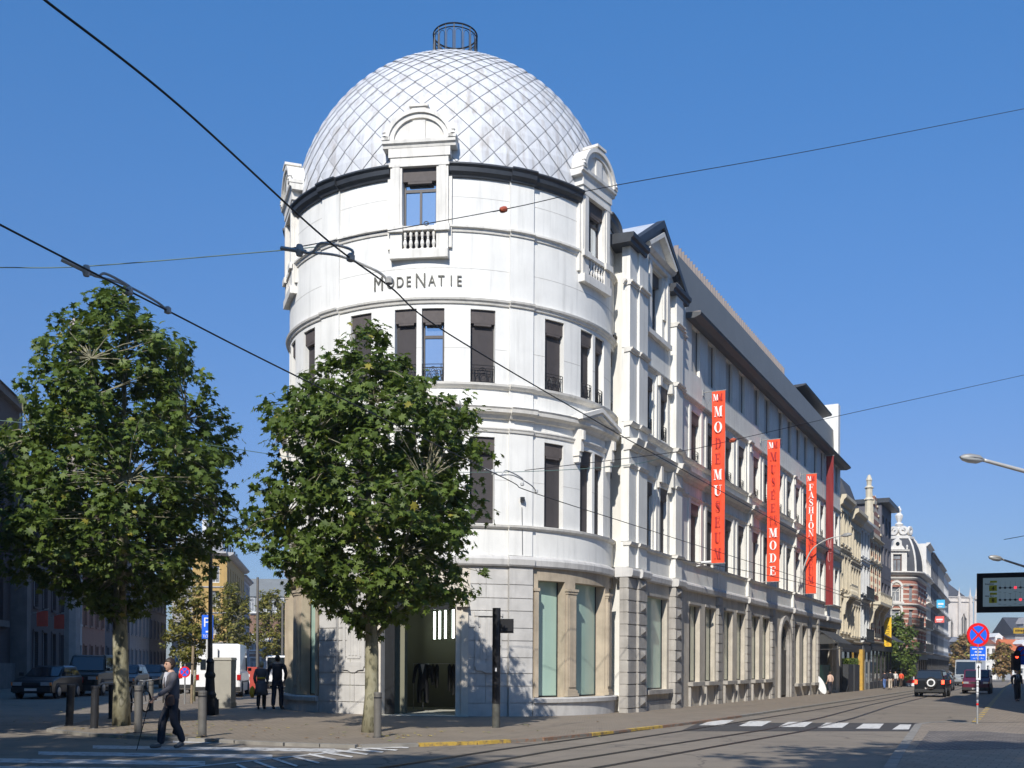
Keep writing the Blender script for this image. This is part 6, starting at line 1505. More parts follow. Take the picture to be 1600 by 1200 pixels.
# ------------------------------------------------------------------ signs
def disc_part(name, fr, cz, r, w, th, mat, parent, n=32):
    mb = MB(); c = [(r * math.cos(2 * math.pi * i / n), cz + r * math.sin(2 * math.pi * i / n)) for i in range(n)]
    mb.prism(c, lambda u, z: fr.pt(u, w, z), lambda u, z: fr.pt(u, w - th, z)); return mb.build(name, mat, parent)
def nostop(fr, cz, r, parent, cross=True):
    f = disc_part("sign_disc", fr, cz, r, .03, .03, SRED, parent)
    disc_part("blue_field", fr, cz, r * .76, .034, .004, SBLUE, f)
    mb = MB()
    for s in ((1, -1) if cross else (1,)):
        L = r * .79; h = r * .085; c = math.cos(R_(45)); P = [(-L * c - h * s * c * -1, cz - s * L * c * 1 - h * c), (0, 0)]
        dx, dz = c, s * c; nx, nz = -dz, dx
        P = [(-dx * L + nx * h, cz - dz * L + nz * h), (-dx * L - nx * h, cz - dz * L - nz * h), (dx * L - nx * h, cz + dz * L - nz * h), (dx * L + nx * h, cz + dz * L + nz * h)]
        mb.prism(P, lambda u, z: fr.pt(u, .041 + .002 * s, z), lambda u, z: fr.pt(u, .034, z))
    mb.build("red_bar", SRED, f); return f
g = gp(1527, 1131); r0 = thing("no_stopping_sign", "red and blue no stopping sign with a blue plate on a sticker-covered post", "road sign", tuple(g))
fr = Flat(g.x, g.y, 1, .12)
zc = HC + ray(1527, 992)[1] * g.y; R0 = 18.6 / FPX * g.y
nostop(fr, zc, R0, r0)
zp = HC + ray(1527, 1021)[1] * g.y; mb = MB(); mb.fbox(fr, -.25, .25, .0, .025, zp - .21, zp + .21); pl = mb.build("plate", SBLUE, r0)
for k, hw_ in enumerate((.19, .11, .22)): illegible(fr, -hw_, hw_, .029, zp + .12 - k * .095, .05, SWHITE, pl)
put_text("van 7 u  -  18 u", fr, 0, .027, zp - .165, .062, SWHITE, pl, .9)
mb = MB(); mb.tube([(g.x, g.y, g.z - .1), (g.x, g.y, zc + .3)], .032, 12); po = mb.build("post", STEEL, r0)
zq = HC + ray(1527, 1049)[1] * g.y; mb = MB(); mb.fbox(fr, -.07, .07, .035, .05, zq - .26, zq + .24); ap = mb.build("arrow_plate", SWHITE, r0)
mb = MB(); mb.fbox(fr, -.016, .016, .05, .053, zq - .2, zq + .1); mb.prism([(-.045, zq + .1), (.045, zq + .1), (0, zq + .2)], lambda u, z: fr.pt(u, .053, z), lambda u, z: fr.pt(u, .05, z)); mb.build("arrow", SBLACK, ap)
rs = random.Random(2)
for k in range(9):
    z = g.z + rs.uniform(.5, 1.25); mb = MB(); h = rs.uniform(.04, .1); mb.lathe([(.0335, 0), (.0335, h)], (g.x, g.y, z), 12); mb.build("sticker", rs.choice([SWHITE, SRED, SWHITE, SBACK]), po)
# sign behind the woman
g = Vector((ray(289, 1050)[0] * 40, 40, gz(-12))); r0 = thing("no_stopping_sign", "small round no stopping sign behind the walking woman", "road sign", tuple(g)); fr = Flat(g.x, g.y, 1, -.1)
nostop(fr, HC + ray(289, 1050)[1] * 40, .21, r0); mb = MB(); mb.tube([(g.x, g.y, g.z), (g.x, g.y, HC)], .03, 8); mb.build("post", STEEL, r0)
# blue parking sign
g = gp(323, 1104); r0 = thing("parking_sign", "blue parking ticket sign on a pale post behind the black lamp post", "road sign", tuple(g)); fr = Flat(g.x, g.y, 1, -.05)
z1, z2 = HC + ray(325, 961)[1] * g.y, HC + ray(325, 998)[1] * g.y
mb = MB(); mb.fbox(fr, -.17, .24, .04, .06, z2, z1); s_ = mb.build("sign_plate", SBLUE, r0)
put_text("P", fr, .0, .063, z1 - .42, .48, SWHITE, s_, 1.0); put_text("TICKET", fr, .04, .063, z2 + .04, .15, SWHITE, s_, .7)
mb = MB(); mb.fbox(fr, -.03, .10, .06, .064, z2 + .22, z2 + .28); mb.build("pictogram", SWHITE, s_)
mb = MB(); mb.tube([(g.x, g.y, g.z), (g.x, g.y, z1)], .035, 10); mb.build("post", M("post_white", (.6, .6, .58), .5, .05, 3), r0)
# tram stop line display
fr0 = Vector(at(1526, 960, 15.0)); dr = Vector((1, -.42)).normalized(); bf = Flat(fr0.x, fr0.y, dr.x, dr.y)
zb_, zt_ = HC + ray(1530, 957)[1] * 15, HC + ray(1526, 896)[1] * 15
r0 = thing("tram_stop_display", "dark framed tram line display with yellow 4 and 8 panels and red dots", "display", tuple(bf.pt(0, 0, zb_)))
mb = MB(); mb.fbox(bf, 0, 1.7, -.12, 0, zb_, zt_); FR_ = M("display_frame", (.008, .007, .010), .45, .1, 3); mb.build("frame", FR_, r0)
mb = MB(); mb.fbox(bf, .08, 1.62, 0, .006, zb_ + .08, zt_ - .07); face = mb.build("panel", emis("display_face_glow", (.20, .27, .30), .30), r0)  # faint glow added to lift the dark tone of the panel face
H_ = zt_ - zb_ - .15
DYE = M("display_yellow", (.62, .48, .03), .5, .04, 3); DGR = M("display_grey", (.05, .06, .07), .5, .04, 3)
for q, num in ((.62, "4"), (.20, "8")):
    z = zb_ + .08 + H_ * q
    mb = MB(); mb.fbox(bf, .16, .26, .006, .009, z - .03, z + .05); mb.fbox(bf, .17, .26, .006, .009, z + .085, z + .115); mb.build("line_panel", DYE, face)
    put_text(num, bf, .21, .010, z - .02, .08, SBLACK, face); illegible(bf, .11, .22, .010, z + .06, .018, DGR, face)
    mb = MB(); mb.fbox(bf, .28, 1.55, .006, .008, z + .008, z + .014)
    for k in range(18):
        u = .30 + k * .065; mb.prism([(u + .017 * math.cos(i * .785), z + .011 + .017 * math.sin(i * .785)) for i in range(8)], lambda a, b: bf.pt(a, .011, b), lambda a, b: bf.pt(a, .006, b))
        mb.fbox(bf, u - .001, u + .001, .006, .008, z + .02, z + .10); mb.fbox(bf, u - .02, u + .015, .006, .008, z - .05 - .012 * (k % 3), z - .046 - .012 * (k % 3))
    mb.build("line_map", DGR, face)
    u = .30 + (3 if num == "4" else 4) * .065
    mb = MB(); mb.prism([(u + .02 * math.cos(i * .6283), z + .011 + .02 * math.sin(i * .6283)) for i in range(10)], lambda a, b: bf.pt(a, .014, b), lambda a, b: bf.pt(a, .011, b)); mb.build("red_dot", emis("red_lamp", (1, .05, .08), 1.2), face)
mb = MB(); c = bf.pt(1.4, -.06, 0); mb.tube([(c[0], c[1], gz(c[0])), (c[0], c[1], zb_)], .05, 10); mb.build("post", FR_, r0)

# ------------------------------------------------------------------ posts, bollards, cabinet
PBLACK = M("black_post_paint", (.012, .012, .014), .4, .25, 5); PGREY = M("grey_steel_bollard", (.16, .15, .135), .5, .15, 5, metal=.2); PDARK = M("dark_steel_bollard", (.035, .036, .04), .45, .2, 5, metal=.3)
def bollard(px, py, label, mat, H=.95, r=.075, group="round steel bollards"):
    g = gp(px, py); b = thing("bollard", label, "bollard", tuple(g), 0, group)
    mb = MB(); mb.lathe([(r, -.1), (r, H - .06), (r * 1.05, H - .05), (r * 1.05, H - .01), (r * .92, H)], (g.x, g.y, g.z), 16); mb.build("post", mat, b, smooth=False)
    mb = MB(); mb.lathe([(r * 1.04, H - .13), (r * 1.04, H - .10)], (g.x, g.y, g.z), 16); mb.lathe([(r * 1.35, 0), (r * 1.3, .015)], (g.x, g.y, g.z), 16); mb.build("collar", PDARK, b); return b
bollard(108, 1134, "dark bollard leaning slightly, furthest left at the crossing", PDARK, 1.0, .09).rotation_euler = (0, R_(2.5), 0)
bollard(147, 1138, "second dark bollard from the left at the crossing", PDARK, 1.0, .09).rotation_euler = (0, R_(1.5), 0)
bollard(216, 1145, "light grey bollard between the tree trunk and the walking woman", PGREY, 1.05, .085)
bollard(316, 1151, "dark grey bollard to the right of the walking woman", PGREY, .98, .09)
bollard(590, 1152, "grey bollard touching the trunk of the middle plane tree", PGREY, .98, .085)
bollard(174, 1123, "dark bollard between the tree and the left hoop rail", PDARK, .95, .075)
bollard(236, 1111, "light bollard inside the right hoop rail", PGREY, .95, .075)
def hoop(pa, pb, label):
    a, b = gp(*pa), gp(*pb); h = thing("hoop_rail", label, "hoop rail", tuple((a + b) / 2), 0, "steel hoop rails"); mb = MB(); z = .95
    mb.tube([a - Vector((0, 0, .1)), a + Vector((0, 0, z - .15)), a + (b - a) * .04 + Vector((0, 0, z - .03)), a + (b - a) * .12 + Vector((0, 0, z)), b + (a - b) * .12 + Vector((0, 0, z)), b + (a - b) * .04 + Vector((0, 0, z - .03)), b + Vector((0, 0, z - .15)), b - Vector((0, 0, .1))], .028, 8); mb.build("tube", PGREY, h, smooth=True)
hoop((153, 1122), (205, 1113), "steel hoop rail left of the leaning tree trunk"); hoop((222, 1112), (255, 1098), "steel hoop rail behind the walking woman")
g = gp(775, 1137); r0 = thing("traffic_signal_post", "thick black traffic signal post seen from behind, in front of the museum", "traffic light", tuple(g))
Ht = HC + ray(775, 950)[1] * g.y - g.z
mb = MB(); mb.lathe([(.10, -.1), (.10, .62)], (g.x, g.y, g.z), 16); mb.build("foot_sleeve", M("worn_post_foot", (.07, .07, .06), .8, .4, 6), r0)
mb = MB(); mb.lathe([(.105, .62), (.105, Ht)], (g.x, g.y, g.z), 16); mb.lathe([(.115, Ht - 1.0), (.115, Ht - .96)], (g.x, g.y, g.z), 16); mb.build("post", PBLACK, r0)
z = HC + ray(790, 978)[1] * g.y; mb = MB(); mb.box((g.x + .27, g.y + .1, z), (.34, .30, .36)); mb.box((g.x + .12, g.y, z), (.12, .08, .1)); mb.box((g.x + .29, g.y - .07, z), (.26, .04, .28)); mb.build("signal_box", PBLACK, r0)
mb = MB(); mb.fbox(Flat(g.x, g.y, 1, 0), -.03, .01, .10, .112, 1.45, 1.54); mb.build("sticker", SWHITE, r0)
# black cast iron lamp post
g = gp(328, 1117); r0 = thing("lamp_post", "black cast iron lamp post with stepped base beside the cabinet", "lamp post", tuple(g), 0, None)
mb = MB(); mb.box((g.x, g.y, g.z + .22), (.42, .42, .5)); mb.box((g.x, g.y, g.z + .49), (.34, .34, .06))
mb.lathe([(.17, .5), (.19, .62), (.15, .7), (.13, 1.1), (.16, 1.16), (.16, 1.22), (.12, 1.3), (.10, 1.55), (.13, 1.6), (.08, 1.7)], (g.x, g.y, g.z), 14); mb.build("pole_base", IRON, r0)
mb = MB(); mb.lathe([(.072, 1.7), (.06, 4.2), (.05, 6.0)], (g.x, g.y, g.z), 12); mb.build("pole", M("olive_pole", (.06, .058, .05), .5, .2, 4), r0)
def lantern(c, parent):
    mb = MB(); mb.lathe([(.06, 0), (.18, .05), (.24, .45), (.26, .47)], c, 6); mb.build("lantern_glass", DGLASS, parent)
    mb = MB(); mb.lathe([(.28, .47), (.20, .6), (.08, .68), (.03, .85)], c, 6); mb.build("lantern_cap", IRON, parent)
lantern((g.x, g.y, g.z + 6), r0)
for (px, Y, H, lab) in ((182, 50, 5.3, "black lantern post behind the left tree trunk"), ):
    x = ray(px, 1040)[0] * Y; z = gz(x); r0 = thing("lamp_post", lab, "lamp post", (x, Y, z)); mb = MB(); mb.lathe([(.14, 0), (.12, .8), (.07, .9), (.05, H)], (x, Y, z), 10); mb.build("pole", IRON, r0); lantern((x, Y, z + H), r0)
for (px, Y, yt, lab) in ((402, 60, 905, "plain grey pole left of the walking couple"), (441, 68, 945, "plain grey pole behind the man of the couple")):
    x = ray(px, 1040)[0] * Y; z = gz(x); r0 = thing("grey_pole", lab, "pole", (x, Y, z), 0, "plain grey poles"); mb = MB(); mb.lathe([(.10, 0), (.10, .6), (.08, .65), (.07, HC + ray(px, yt)[1] * Y)], (x, Y, z), 10); mb.build("pole", M("pole_grey", (.13, .12, .11), .6, .1, 4), r0)
g = gp(302, 1099); r0 = thing("tree_stake", "slanting wooden tree stake left of the black lamp post", "stake", tuple(g)); mb = MB(); mb.tube([(g.x - .05, g.y - .1, g.z - .1), (g.x + .02, g.y - .1, g.z + 2.2)], .055, 8); mb.build("stake", M("stake_wood", (.26, .2, .13), .8, .2, 8), r0)
mb = MB(); mb.tube([(g.x - .02, g.y - .17, g.z + 1.5), (g.x + .1, g.y + .02, g.z + 1.52)], .03, 6); mb.build("tie", PBLACK, r0)
g = gp(349, 1106); cz = Vector((g.x, g.y + .2, g.z)); r0 = thing("utility_cabinet", "grey metal utility cabinet on the pavement next to the white van", "cabinet", tuple(cz))
CAB = M("cabinet_grey", (.33, .31, .26), .6, .08, 3); mb = MB(); mb.box((cz.x, cz.y, cz.z + .92), (.62, .42, 1.5), -.15); mb.build("body", CAB, r0)
mb = MB(); mb.box((cz.x, cz.y, cz.z + 1.71), (.68, .48, .09), -.15, top=.94); mb.build("lid", CAB, r0); mb = MB(); mb.box((cz.x, cz.y, cz.z + .07), (.66, .46, .22), -.15); mb.build("plinth", M("cabinet_foot", (.25, .24, .2), .8, .1, 4), r0)
mb = MB(); mb.box((cz.x + .03, cz.y - .217, cz.z + .95), (.5, .01, 1.3), -.15); mb.box((cz.x + .22, cz.y - .22, cz.z + .95), (.02, .03, .14), -.15); mb.build("door", CAB, r0)
# ------------------------------------------------------------------ people
def skin(name, J, edges, mat, parent, sub=1, root=0, local=True):
    """one continuous skinned surface grown over joints J = [(pos, radius)]"""
    me = bpy.data.meshes.new(name); me.from_pydata([tuple(j[0]) for j in J], edges, [])
    o = bpy.data.objects.new(name, me); col.objects.link(o)
    md = o.modifiers.new("skin", 'SKIN'); md.use_smooth_shade = True
    for i, v in enumerate(me.skin_vertices[0].data):
        r = J[i][1]; v.radius = (r, r) if not isinstance(r, tuple) else r; v.use_root = (i == root)
    sb = o.modifiers.new("sub", 'SUBSURF'); sb.levels = sub; sb.render_levels = sub
    dg = bpy.context.evaluated_depsgraph_get(); nm = bpy.data.meshes.new_from_object(o.evaluated_get(dg))
    bpy.data.objects.remove(o); bpy.data.meshes.remove(me)
    nm.materials.clear(); nm.materials.append(mat); nm.polygons.foreach_set("use_smooth", [True] * len(nm.polygons)); nm.name = name
    ob = bpy.data.objects.new(name, nm); col.objects.link(ob)
    if parent is not None: ob.parent = parent
    return ob
SKINM = M("skin", (.50, .30, .21), .55, .05, 9, obj=True)
def cloth(c): return M("cloth_%d_%d_%d" % tuple(int(x * 999) for x in c), c, .85, .15, 7, obj=True)
HAIR_D = M("dark_hair", (.035, .022, .015), .6, .3, 30, obj=True); SHOE = M("dark_shoe", (.02, .018, .016), .5, .1, 9, obj=True)
def V3(*a): return Vector(a)
def face_pt(th, ph, grow=1.0):
    """th around (0 = front), ph up: a head with brow, nose, cheeks and chin"""
    x = math.sin(th) * math.cos(ph); y = math.cos(th) * math.cos(ph); z = math.sin(ph)
    X = x * .076; Y = y * (.094 if y > 0 else .098); Z = z * .122
    if z < 0: X *= 1 - .30 * (-z) ** 1.3; Y = Y * (1 - .12 * (-z)) + (.022 * (-z) if y > -.3 else .045 * (-z))
    if y > 0:
        Y -= .010 * max(0, abs(x) - .2) * y
        n = math.exp(-((x * .076) / .013) ** 2); Y += n * .026 * math.exp(-((Z + .018) / .020) ** 2) + n * .010 * math.exp(-((Z - .008) / .020) ** 2)
        Y += .006 * math.exp(-((Z - .034) / .012) ** 2); Y -= .008 * math.exp(-((abs(X) - .030) / .014) ** 2) * math.exp(-((Z - .012) / .014) ** 2)
        Y += .006 * math.exp(-((X) / .026) ** 2) * math.exp(-((Z + .060) / .012) ** 2) + .010 * math.exp(-((X) / .026) ** 2) * math.exp(-((Z + .100) / .018) ** 2)
    return X * grow, Y * grow, Z * grow
def head_mesh(Hd, k, n=28, m=20):
    v = []; f = []
    for j in range(m + 1):
        ph = -math.pi / 2 + math.pi * j / m
        for i in range(n): v.append(Hd(*face_pt(2 * math.pi * i / n, ph)))
    for j in range(m):
        for i in range(n): i2 = (i + 1) % n; f.append((j * n + i2, j * n + i, (j + 1) * n + i, (j + 1) * n + i2))
    for sx in (1, -1):                                                      # ears
        b0 = len(v)
        for j in range(5):
            ph = -math.pi / 2 + math.pi * j / 4
            for i in range(8): a = 2 * math.pi * i / 8; v.append(Hd(sx * (.078 + .008 * math.cos(a) * math.cos(ph)), -.004 + .016 * math.sin(a) * math.cos(ph) - .008, .0 + .028 * math.sin(ph)))
        for j in range(4):
            for i in range(8): i2 = (i + 1) % 8; f.append((b0 + j * 8 + i, b0 + j * 8 + i2, b0 + (j + 1) * 8 + i2, b0 + (j + 1) * 8 + i))
    return v, f, None
def hair_mesh(Hd, k, fem, n=28, m=20):
    v = []; f = []; keep = {}
    def inside(th, ph):
        z = math.sin(ph); c = math.cos(th)
        line = .52 if c > .45 else (.52 - (.45 - c) * 1.5 if c > -.1 else (-.55 if not fem else -.75))
        return z >= max(line, -.55 if not fem else -.75)
    for g in (0, 1):
        for j in range(m + 1):
            ph = -math.pi / 2 + math.pi * j / m
            for i in range(n):
                th = 2 * math.pi * i / n; w = (1.0 if g else (1.11 + .02 * math.sin(5 * th + 3 * ph) + (.05 if fem else 0)))
                x, y, z = face_pt(th, ph); v.append(Hd(x * w, y * w - (.003 if not g else 0), z * (w if z > 0 else 1.0) - .0))
    N = n * (m + 1)
    cells = {(j, i) for j in range(m) for i in range(n) if inside(2 * math.pi * (i + .5) / n, -math.pi / 2 + math.pi * (j + .5) / m)}
    for (j, i) in cells:
        i2 = (i + 1) % n; a, b, c, d = j * n + i, j * n + i2, (j + 1) * n + i2, (j + 1) * n + i; f.append((b, a, d, c))
        for (q, p0, p1) in (((j - 1, i), a, b), ((j + 1, i), c, d), ((j, i2), b, c), ((j, (i - 1) % n), d, a)):
            if q not in cells and 0 <= q[0] < m: f.append((p0, p1, p1 + N, p0 + N))
    return v, f
def graft(me, v, f):
    v0 = [tuple(x.co) for x in me.vertices]; f0 = [tuple(p.vertices) for p in me.polygons]; n0 = len(v0); mats = list(me.materials)
    me.clear_geometry(); me.from_pydata(v0 + [tuple(p) for p in v], [], f0 + [tuple(n0 + i for i in q) for q in f]); me.polygons.foreach_set("use_smooth", [True] * len(me.polygons)); me.update()
def person(label, base, face, H=1.72, top=(.05, .05, .06), legs=(.03, .035, .05), stride=.35, hair=HAIR_D, la=None, ra=None, skirt=False, shoes=None, head_turn=0.0, lean=0.0, detail=False, open_shirt=None, build=1.0, group=None, fem=False, top_hat=None, long_coat=False):
    """face = heading angle: 0 looks away from the camera (+Y); local x is the person's right"""
    k = H / 1.72; s = stride
    def P(x, y, z): return V3(x * k * (1 if abs(x) < .001 else build), y * k + lean * max(0, z - .9) * k, z * k)
    sh = .185 if not fem else .165
    hipR, hipL = P(.085, 0, .90), P(-.085, 0, .90)
    knR, knL = P(.09, s * .42 + .02, .50), P(-.09, -s * .18 + .05, .49)
    anR, anL = P(.085, s * .62, .09), P(-.085, -s * .60, .13)
    toR, toL = P(.10, s * .62 + .17, .035), P(-.10, -s * .60 + .15, .03)
    shR, shL = P(sh, 0, 1.40), P(-sh, 0, 1.40)
    ra = ra or ((.225, -.07, 1.13), (.215, .03, .88)); la = la or ((-.225, -.08, 1.13), (-.215, .10, .90))
    elR, wrR = P(*ra[0]), P(*ra[1]); elL, wrL = P(*la[0]), P(*la[1])
    hc = P(0, .02, 1.585)
    ct, st = math.cos(head_turn), math.sin(head_turn)
    def Hd(x, y, z): x *= k; y *= k; return V3(hc.x + x * ct - y * st, hc.y + x * st + y * ct, hc.z + z * k)
    J = []; E = []
    def add(p, r, par=None): J.append((p, r if isinstance(r, tuple) else r * k)); (E.append((par, len(J) - 1)) if par is not None else None); return len(J) - 1
    pel = add(P(0, 0, .95), .10); che = add(P(0, .0, 1.22), .115, pel); nb = add(P(0, 0, 1.40), .075, che); nk = add(P(0, .01, 1.475), .052, nb)
    add(Hd(0, .012, -.07), .048, nk)
    for (h_, kn, an, to) in ((hipR, knR, anR, toR), (hipL, knL, anL, toL)):
        a = add(h_, .088, pel); b = add(kn, .054, a); c = add((kn + an) / 2 + V3(0, -.015, .06), .052, b); d = add(an, .038, c); add(to, .034, d)
    wrist = []
    for (s_, e_, w_) in ((shR, elR, wrR), (shL, elL, wrL)):
        a = add(s_, .055, nb); b = add(e_, .040, a); c = add(w_, .027, b); wrist.append((c, e_, w_))
    for q, (c, e_, w_) in enumerate(wrist):
        d = (w_ - e_).normalized(); sx = 1 if q == 0 else -1
        fw = V3(0, 1, 0); fw = (fw - d * fw.dot(d)).normalized(); inn = d.cross(fw) * (1 if q == 0 else -1)
        pm = add(w_ + d * .045 * k, .031 if detail else .038, c); pk = add(w_ + d * .085 * k, .033 if detail else .030, pm)
        fl = (.070, .082, .076, .060)
        for i, L in enumerate(fl):
            b0 = w_ + d * .095 * k + fw * (.030 - i * .020) * k
            f1 = add(b0 + d * L * .45 * k, .0095, pk); f2 = add(b0 + (d * L * .80 + inn * .020) * k, .008, f1); add(b0 + (d * L * 1.0 + inn * .040) * k, .007, f2)
        t1 = add(w_ + (d * .05 + fw * .045) * k, .013, pm); add(w_ + (d * .09 + fw * .062 + inn * .01) * k, .010, t1)
    body = skin("person", J, E, SKINM, None, 1, 0)
    hv, hf, hairf = head_mesh(Hd, k); graft(body.data, hv, hf)
    body.location = base; body.rotation_euler.z = face; tag(body, label, "person", group)
    # trousers or skirt and tights
    J, E = [], []
    pel = add(P(0, 0, 1.03), .135 * (1.0 + (build - 1) * .6)); pl2 = add(P(0, -.01, .90), .145, pel)
    for (h_, kn, an, to) in ((hipR, knR, anR, toR), (hipL, knL, anL, toL)):
        a = add(h_ + V3(0, 0, -.06 * k), .100, pl2); b = add(kn, .084, a); c = add((kn + an) / 2 + V3(0, -.012, .05), .080, b); add(an + V3(0, -.01, -.035), .072, c)
    skin("trousers", J, E, cloth(legs if not skirt else (.02, .018, .02)), body)
    if skirt or long_coat:
        mb = MB(); zz = .52 if skirt else .62
        mb.lathe([(.15 * k, 1.02 * k), (.19 * k, .90 * k), (.22 * k, .70 * k), (.25 * k, zz * k), (.23 * k, zz * k + .01)], (0, .01, 0), 16); mb.build("skirt", cloth(legs if skirt else top), body, local=True, smooth=True)
    J, E = [], []
    zt = .86 if not long_coat else .78
    a0_ = add(P(0, 0, zt - .02), .165 * build); a1_ = add(P(0, 0, 1.06), .150 * build, a0_); a2_ = add(P(0, 0, 1.27), .158 * build, a1_); a3_ = add(P(0, -.005, 1.40), .098, a2_); add(P(0, -.005, 1.452), .068, a3_)
    for (s_, e_, w_) in ((shR, elR, wrR), (shL, elL, wrL)):
        a = add(s_ + V3(0, 0, -.01), .078, a3_); b = add(e_, .060, a); add(w_ - (w_ - e_).normalized() * .02, .047, b)
    jk = skin("jacket", J, E, cloth(top), body)
    if open_shirt:
        mb = MB(); 
        for i in range(5):
            z0, z1 = 1.0 + i * .09, 1.09 + i * .09; w0, w1 = .045 + i * .006, .051 + i * .006
            yb = [.130, .134, .138, .138, .118, .090][i]; yt = [.130, .134, .138, .138, .118, .090][i + 1]
            mb.quad(P(-w0, yb, z0), P(w0, yb, z0), P(w1, yt, z1), P(-w1, yt, z1)); mb.quad(P(-w0, yb - .05, z0), P(-w0, yb, z0), P(-w1, yt, z1), P(-w1, yt - .05, z1)); mb.quad(P(w0, yb, z0), P(w0, yb - .05, z0), P(w1, yt - .05, z1), P(w1, yt, z1))
        mb.build("shirt", cloth(open_shirt), body, local=True)
    for an, to in ((anR, toR), (anL, toL)):
        d = (to - an); d.z = 0; J, E = [], []
        d.normalize(); a = add(V3(an.x, an.y - .03 * k, max(.05, an.z - .03)), .047); b = add(V3(an.x, an.y + .07 * k, .05), .045, a); add(V3(to.x, to.y + .03 * k, .04), .038, b)
        skin("shoe", J, E, cloth(shoes) if shoes else SHOE, body)
    mb = MB()
    hv2, hf2 = hair_mesh(Hd, k, fem); mb.add(hv2, hf2); mb.build("hair", hair, body, local=True, smooth=True)
    if detail:
        mb = MB()
        for sx in (1, -1): mb.lathe([(.0, -.004), (.012, 0), (.0, .004)], Hd(sx * .030, .088, .010), 8, axis='y'); mb.box(Hd(sx * .030, .089, .030), (.034, .01, .006))
        mb.box(Hd(0, .090, -.058), (.04, .012, .008)); mb.build("face_features", HAIR_D, body, local=True)
    return body, P, Hd
# the walking woman with the cane
g = gp(268, 1170); g = off(268, 1169, ROAD)
HW = (HC + ray(275, 1028)[1] * g.y) - g.z
lady, P_, H_d = person("older woman walking left with a cane, grey jacket over a white shirt", g, R_(128), HW, (.095, .09, .10), (.028, .030, .042), .30,
    la=((-.22, .12, 1.16), (-.20, .36, .99)), ra=((.27, -.16, 1.14), (.24, -.17, .86)), shoes=(.15, .13, .115), detail=True, open_shirt=(.62, .62, .66), fem=True, lean=.03, build=1.12, head_turn=R_(6))
wl_ = P_(-.20, .43, .93)
mb = MB(); mb.tube([wl_ + V3(0, -.06, .01), wl_ + V3(0, .03, .015), wl_ + V3(0, .06, 0), wl_ + V3(0, .08, -.06)], .013, 8); mb.tube([wl_ + V3(0, .08, -.04), V3(wl_.x + .02, wl_.y + .30, .0)], [.010, .008], 8)
cane = mb.build("walking_cane", PBLACK, None, local=True); cane.location = lady.location; cane.rotation_euler = lady.rotation_euler
tag(cane, "thin black walking cane held out ahead by the woman", "cane")
mb = MB(); wr = P_(.25, -.18, .80)
mb.tube([wr + V3(0, 0, .06), wr, wr + V3(.01, -.02, -.10), wr + V3(.01, -.03, -.30), wr + V3(.01, -.03, -.48), wr + V3(.01, .02, -.56)], [.012, .02, .075, .062, .075, .05], 10)
bag = mb.build("hanging_bag", cloth((.015, .014, .018)), None, local=True, smooth=True); bag.location = lady.location; bag.rotation_euler = lady.rotation_euler
tag(bag, "long dark bag hanging from the hand of the woman with the cane", "bag")
mb = MB(); c = P_(-.16, .10, .93); mb.tube([c + V3(0, 0, -.11), c + V3(0, 0, -.09), c, c + V3(0, 0, .08), c + V3(0, 0, .10)], [.05, .085, .09, .075, .04], 10); mb.tube([c + V3(0, 0, .1), P_(-.02, .16, 1.2), P_(.12, .05, 1.45)], .01, 6)
hb = mb.build("shoulder_bag", cloth((.10, .055, .04)), None, local=True); hb.location = lady.location; hb.rotation_euler = lady.rotation_euler
tag(hb, "small brown shoulder bag worn in front by the woman with the cane", "bag")
def pp(px, pyfeet, pyhead, label, face, **kw):
    g = gp(px, pyfeet); H = HC + ray(px, pyhead)[1] * g.y - g.z
    return person(label, g, face, H, **kw)
pp(433, 1108.5, 1023, "man in black sweater walking away beside the tower, hand in hand with a woman", R_(-4), top=(.018, .016, .020), legs=(.012, .014, .03), stride=.18, la=((-.26, -.02, 1.13), (-.28, .02, .88)), ra=((.26, -.06, 1.12), (.20, .02, .92)), shoes=(.06, .055, .05), build=1.15)
wm, _, _ = pp(408, 1108.5, 1033, "woman in grey dress with yellow belt walking away beside the man in black", R_(2), top=(.10, .085, .085), legs=(.10, .085, .085), stride=.16, skirt=True, fem=True, hair=M("fair_hair", (.40, .30, .17), .6, .2, 20, obj=True))
mb = MB(); mb.lathe([(.152, 1.04), (.156, 1.10)], (0, 0, 0), 16); mb.build("belt", cloth((.60, .38, .02)), wm, local=True, smooth=True)
g = wm.location; mb = MB(); mb.tube([(g.x - .30, g.y, g.z + .80), (g.x - .30, g.y, g.z + .70), (g.x - .31, g.y, g.z + .55), (g.x - .30, g.y, g.z + .40)], [.02, .09, .10, .05], 8); tag(mb.build("yellow_bag", cloth((.65, .36, .02)), None, smooth=True), "yellow bag carried by the woman in the grey dress", "bag")
pp(1297, 1084.5, 1049, "person in pink jacket with a red backpack by the green cafe front", R_(20), top=(.60, .42, .33), legs=(.02, .02, .03), stride=.12)
b_ = bpy.data.objects[-1] if False else None
PG = "pedestrians on the far pavement"
pp(1365, 1075.5, 1045, "pedestrian in a white shirt and pale blue jeans on the far pavement", R_(-30), top=(.70, .70, .72), legs=(.20, .24, .42), stride=.3, group=PG)
pp(1382, 1076.5, 1048, "pedestrian in black top and blue jeans, back turned, on the far pavement", R_(10), top=(.02, .02, .03), legs=(.08, .15, .35), stride=.2, group=PG)
pp(1391, 1077.5, 1046.5, "pedestrian in black top and light shorts under the yellow sign", R_(-20), top=(.02, .02, .025), legs=(.50, .42, .33), stride=.35, group=PG)
pp(1399, 1074.5, 1048.5, "pedestrian in pale shirt next to the yellow and black pole", R_(160), top=(.62, .60, .56), legs=(.03, .03, .04), stride=.2, group=PG)
pp(1408, 1073.5, 1049, "pedestrian with orange-red jacket at the yellow and black pole", R_(0), top=(.75, .09, .03), legs=(.05, .03, .02), stride=.15, group=PG)
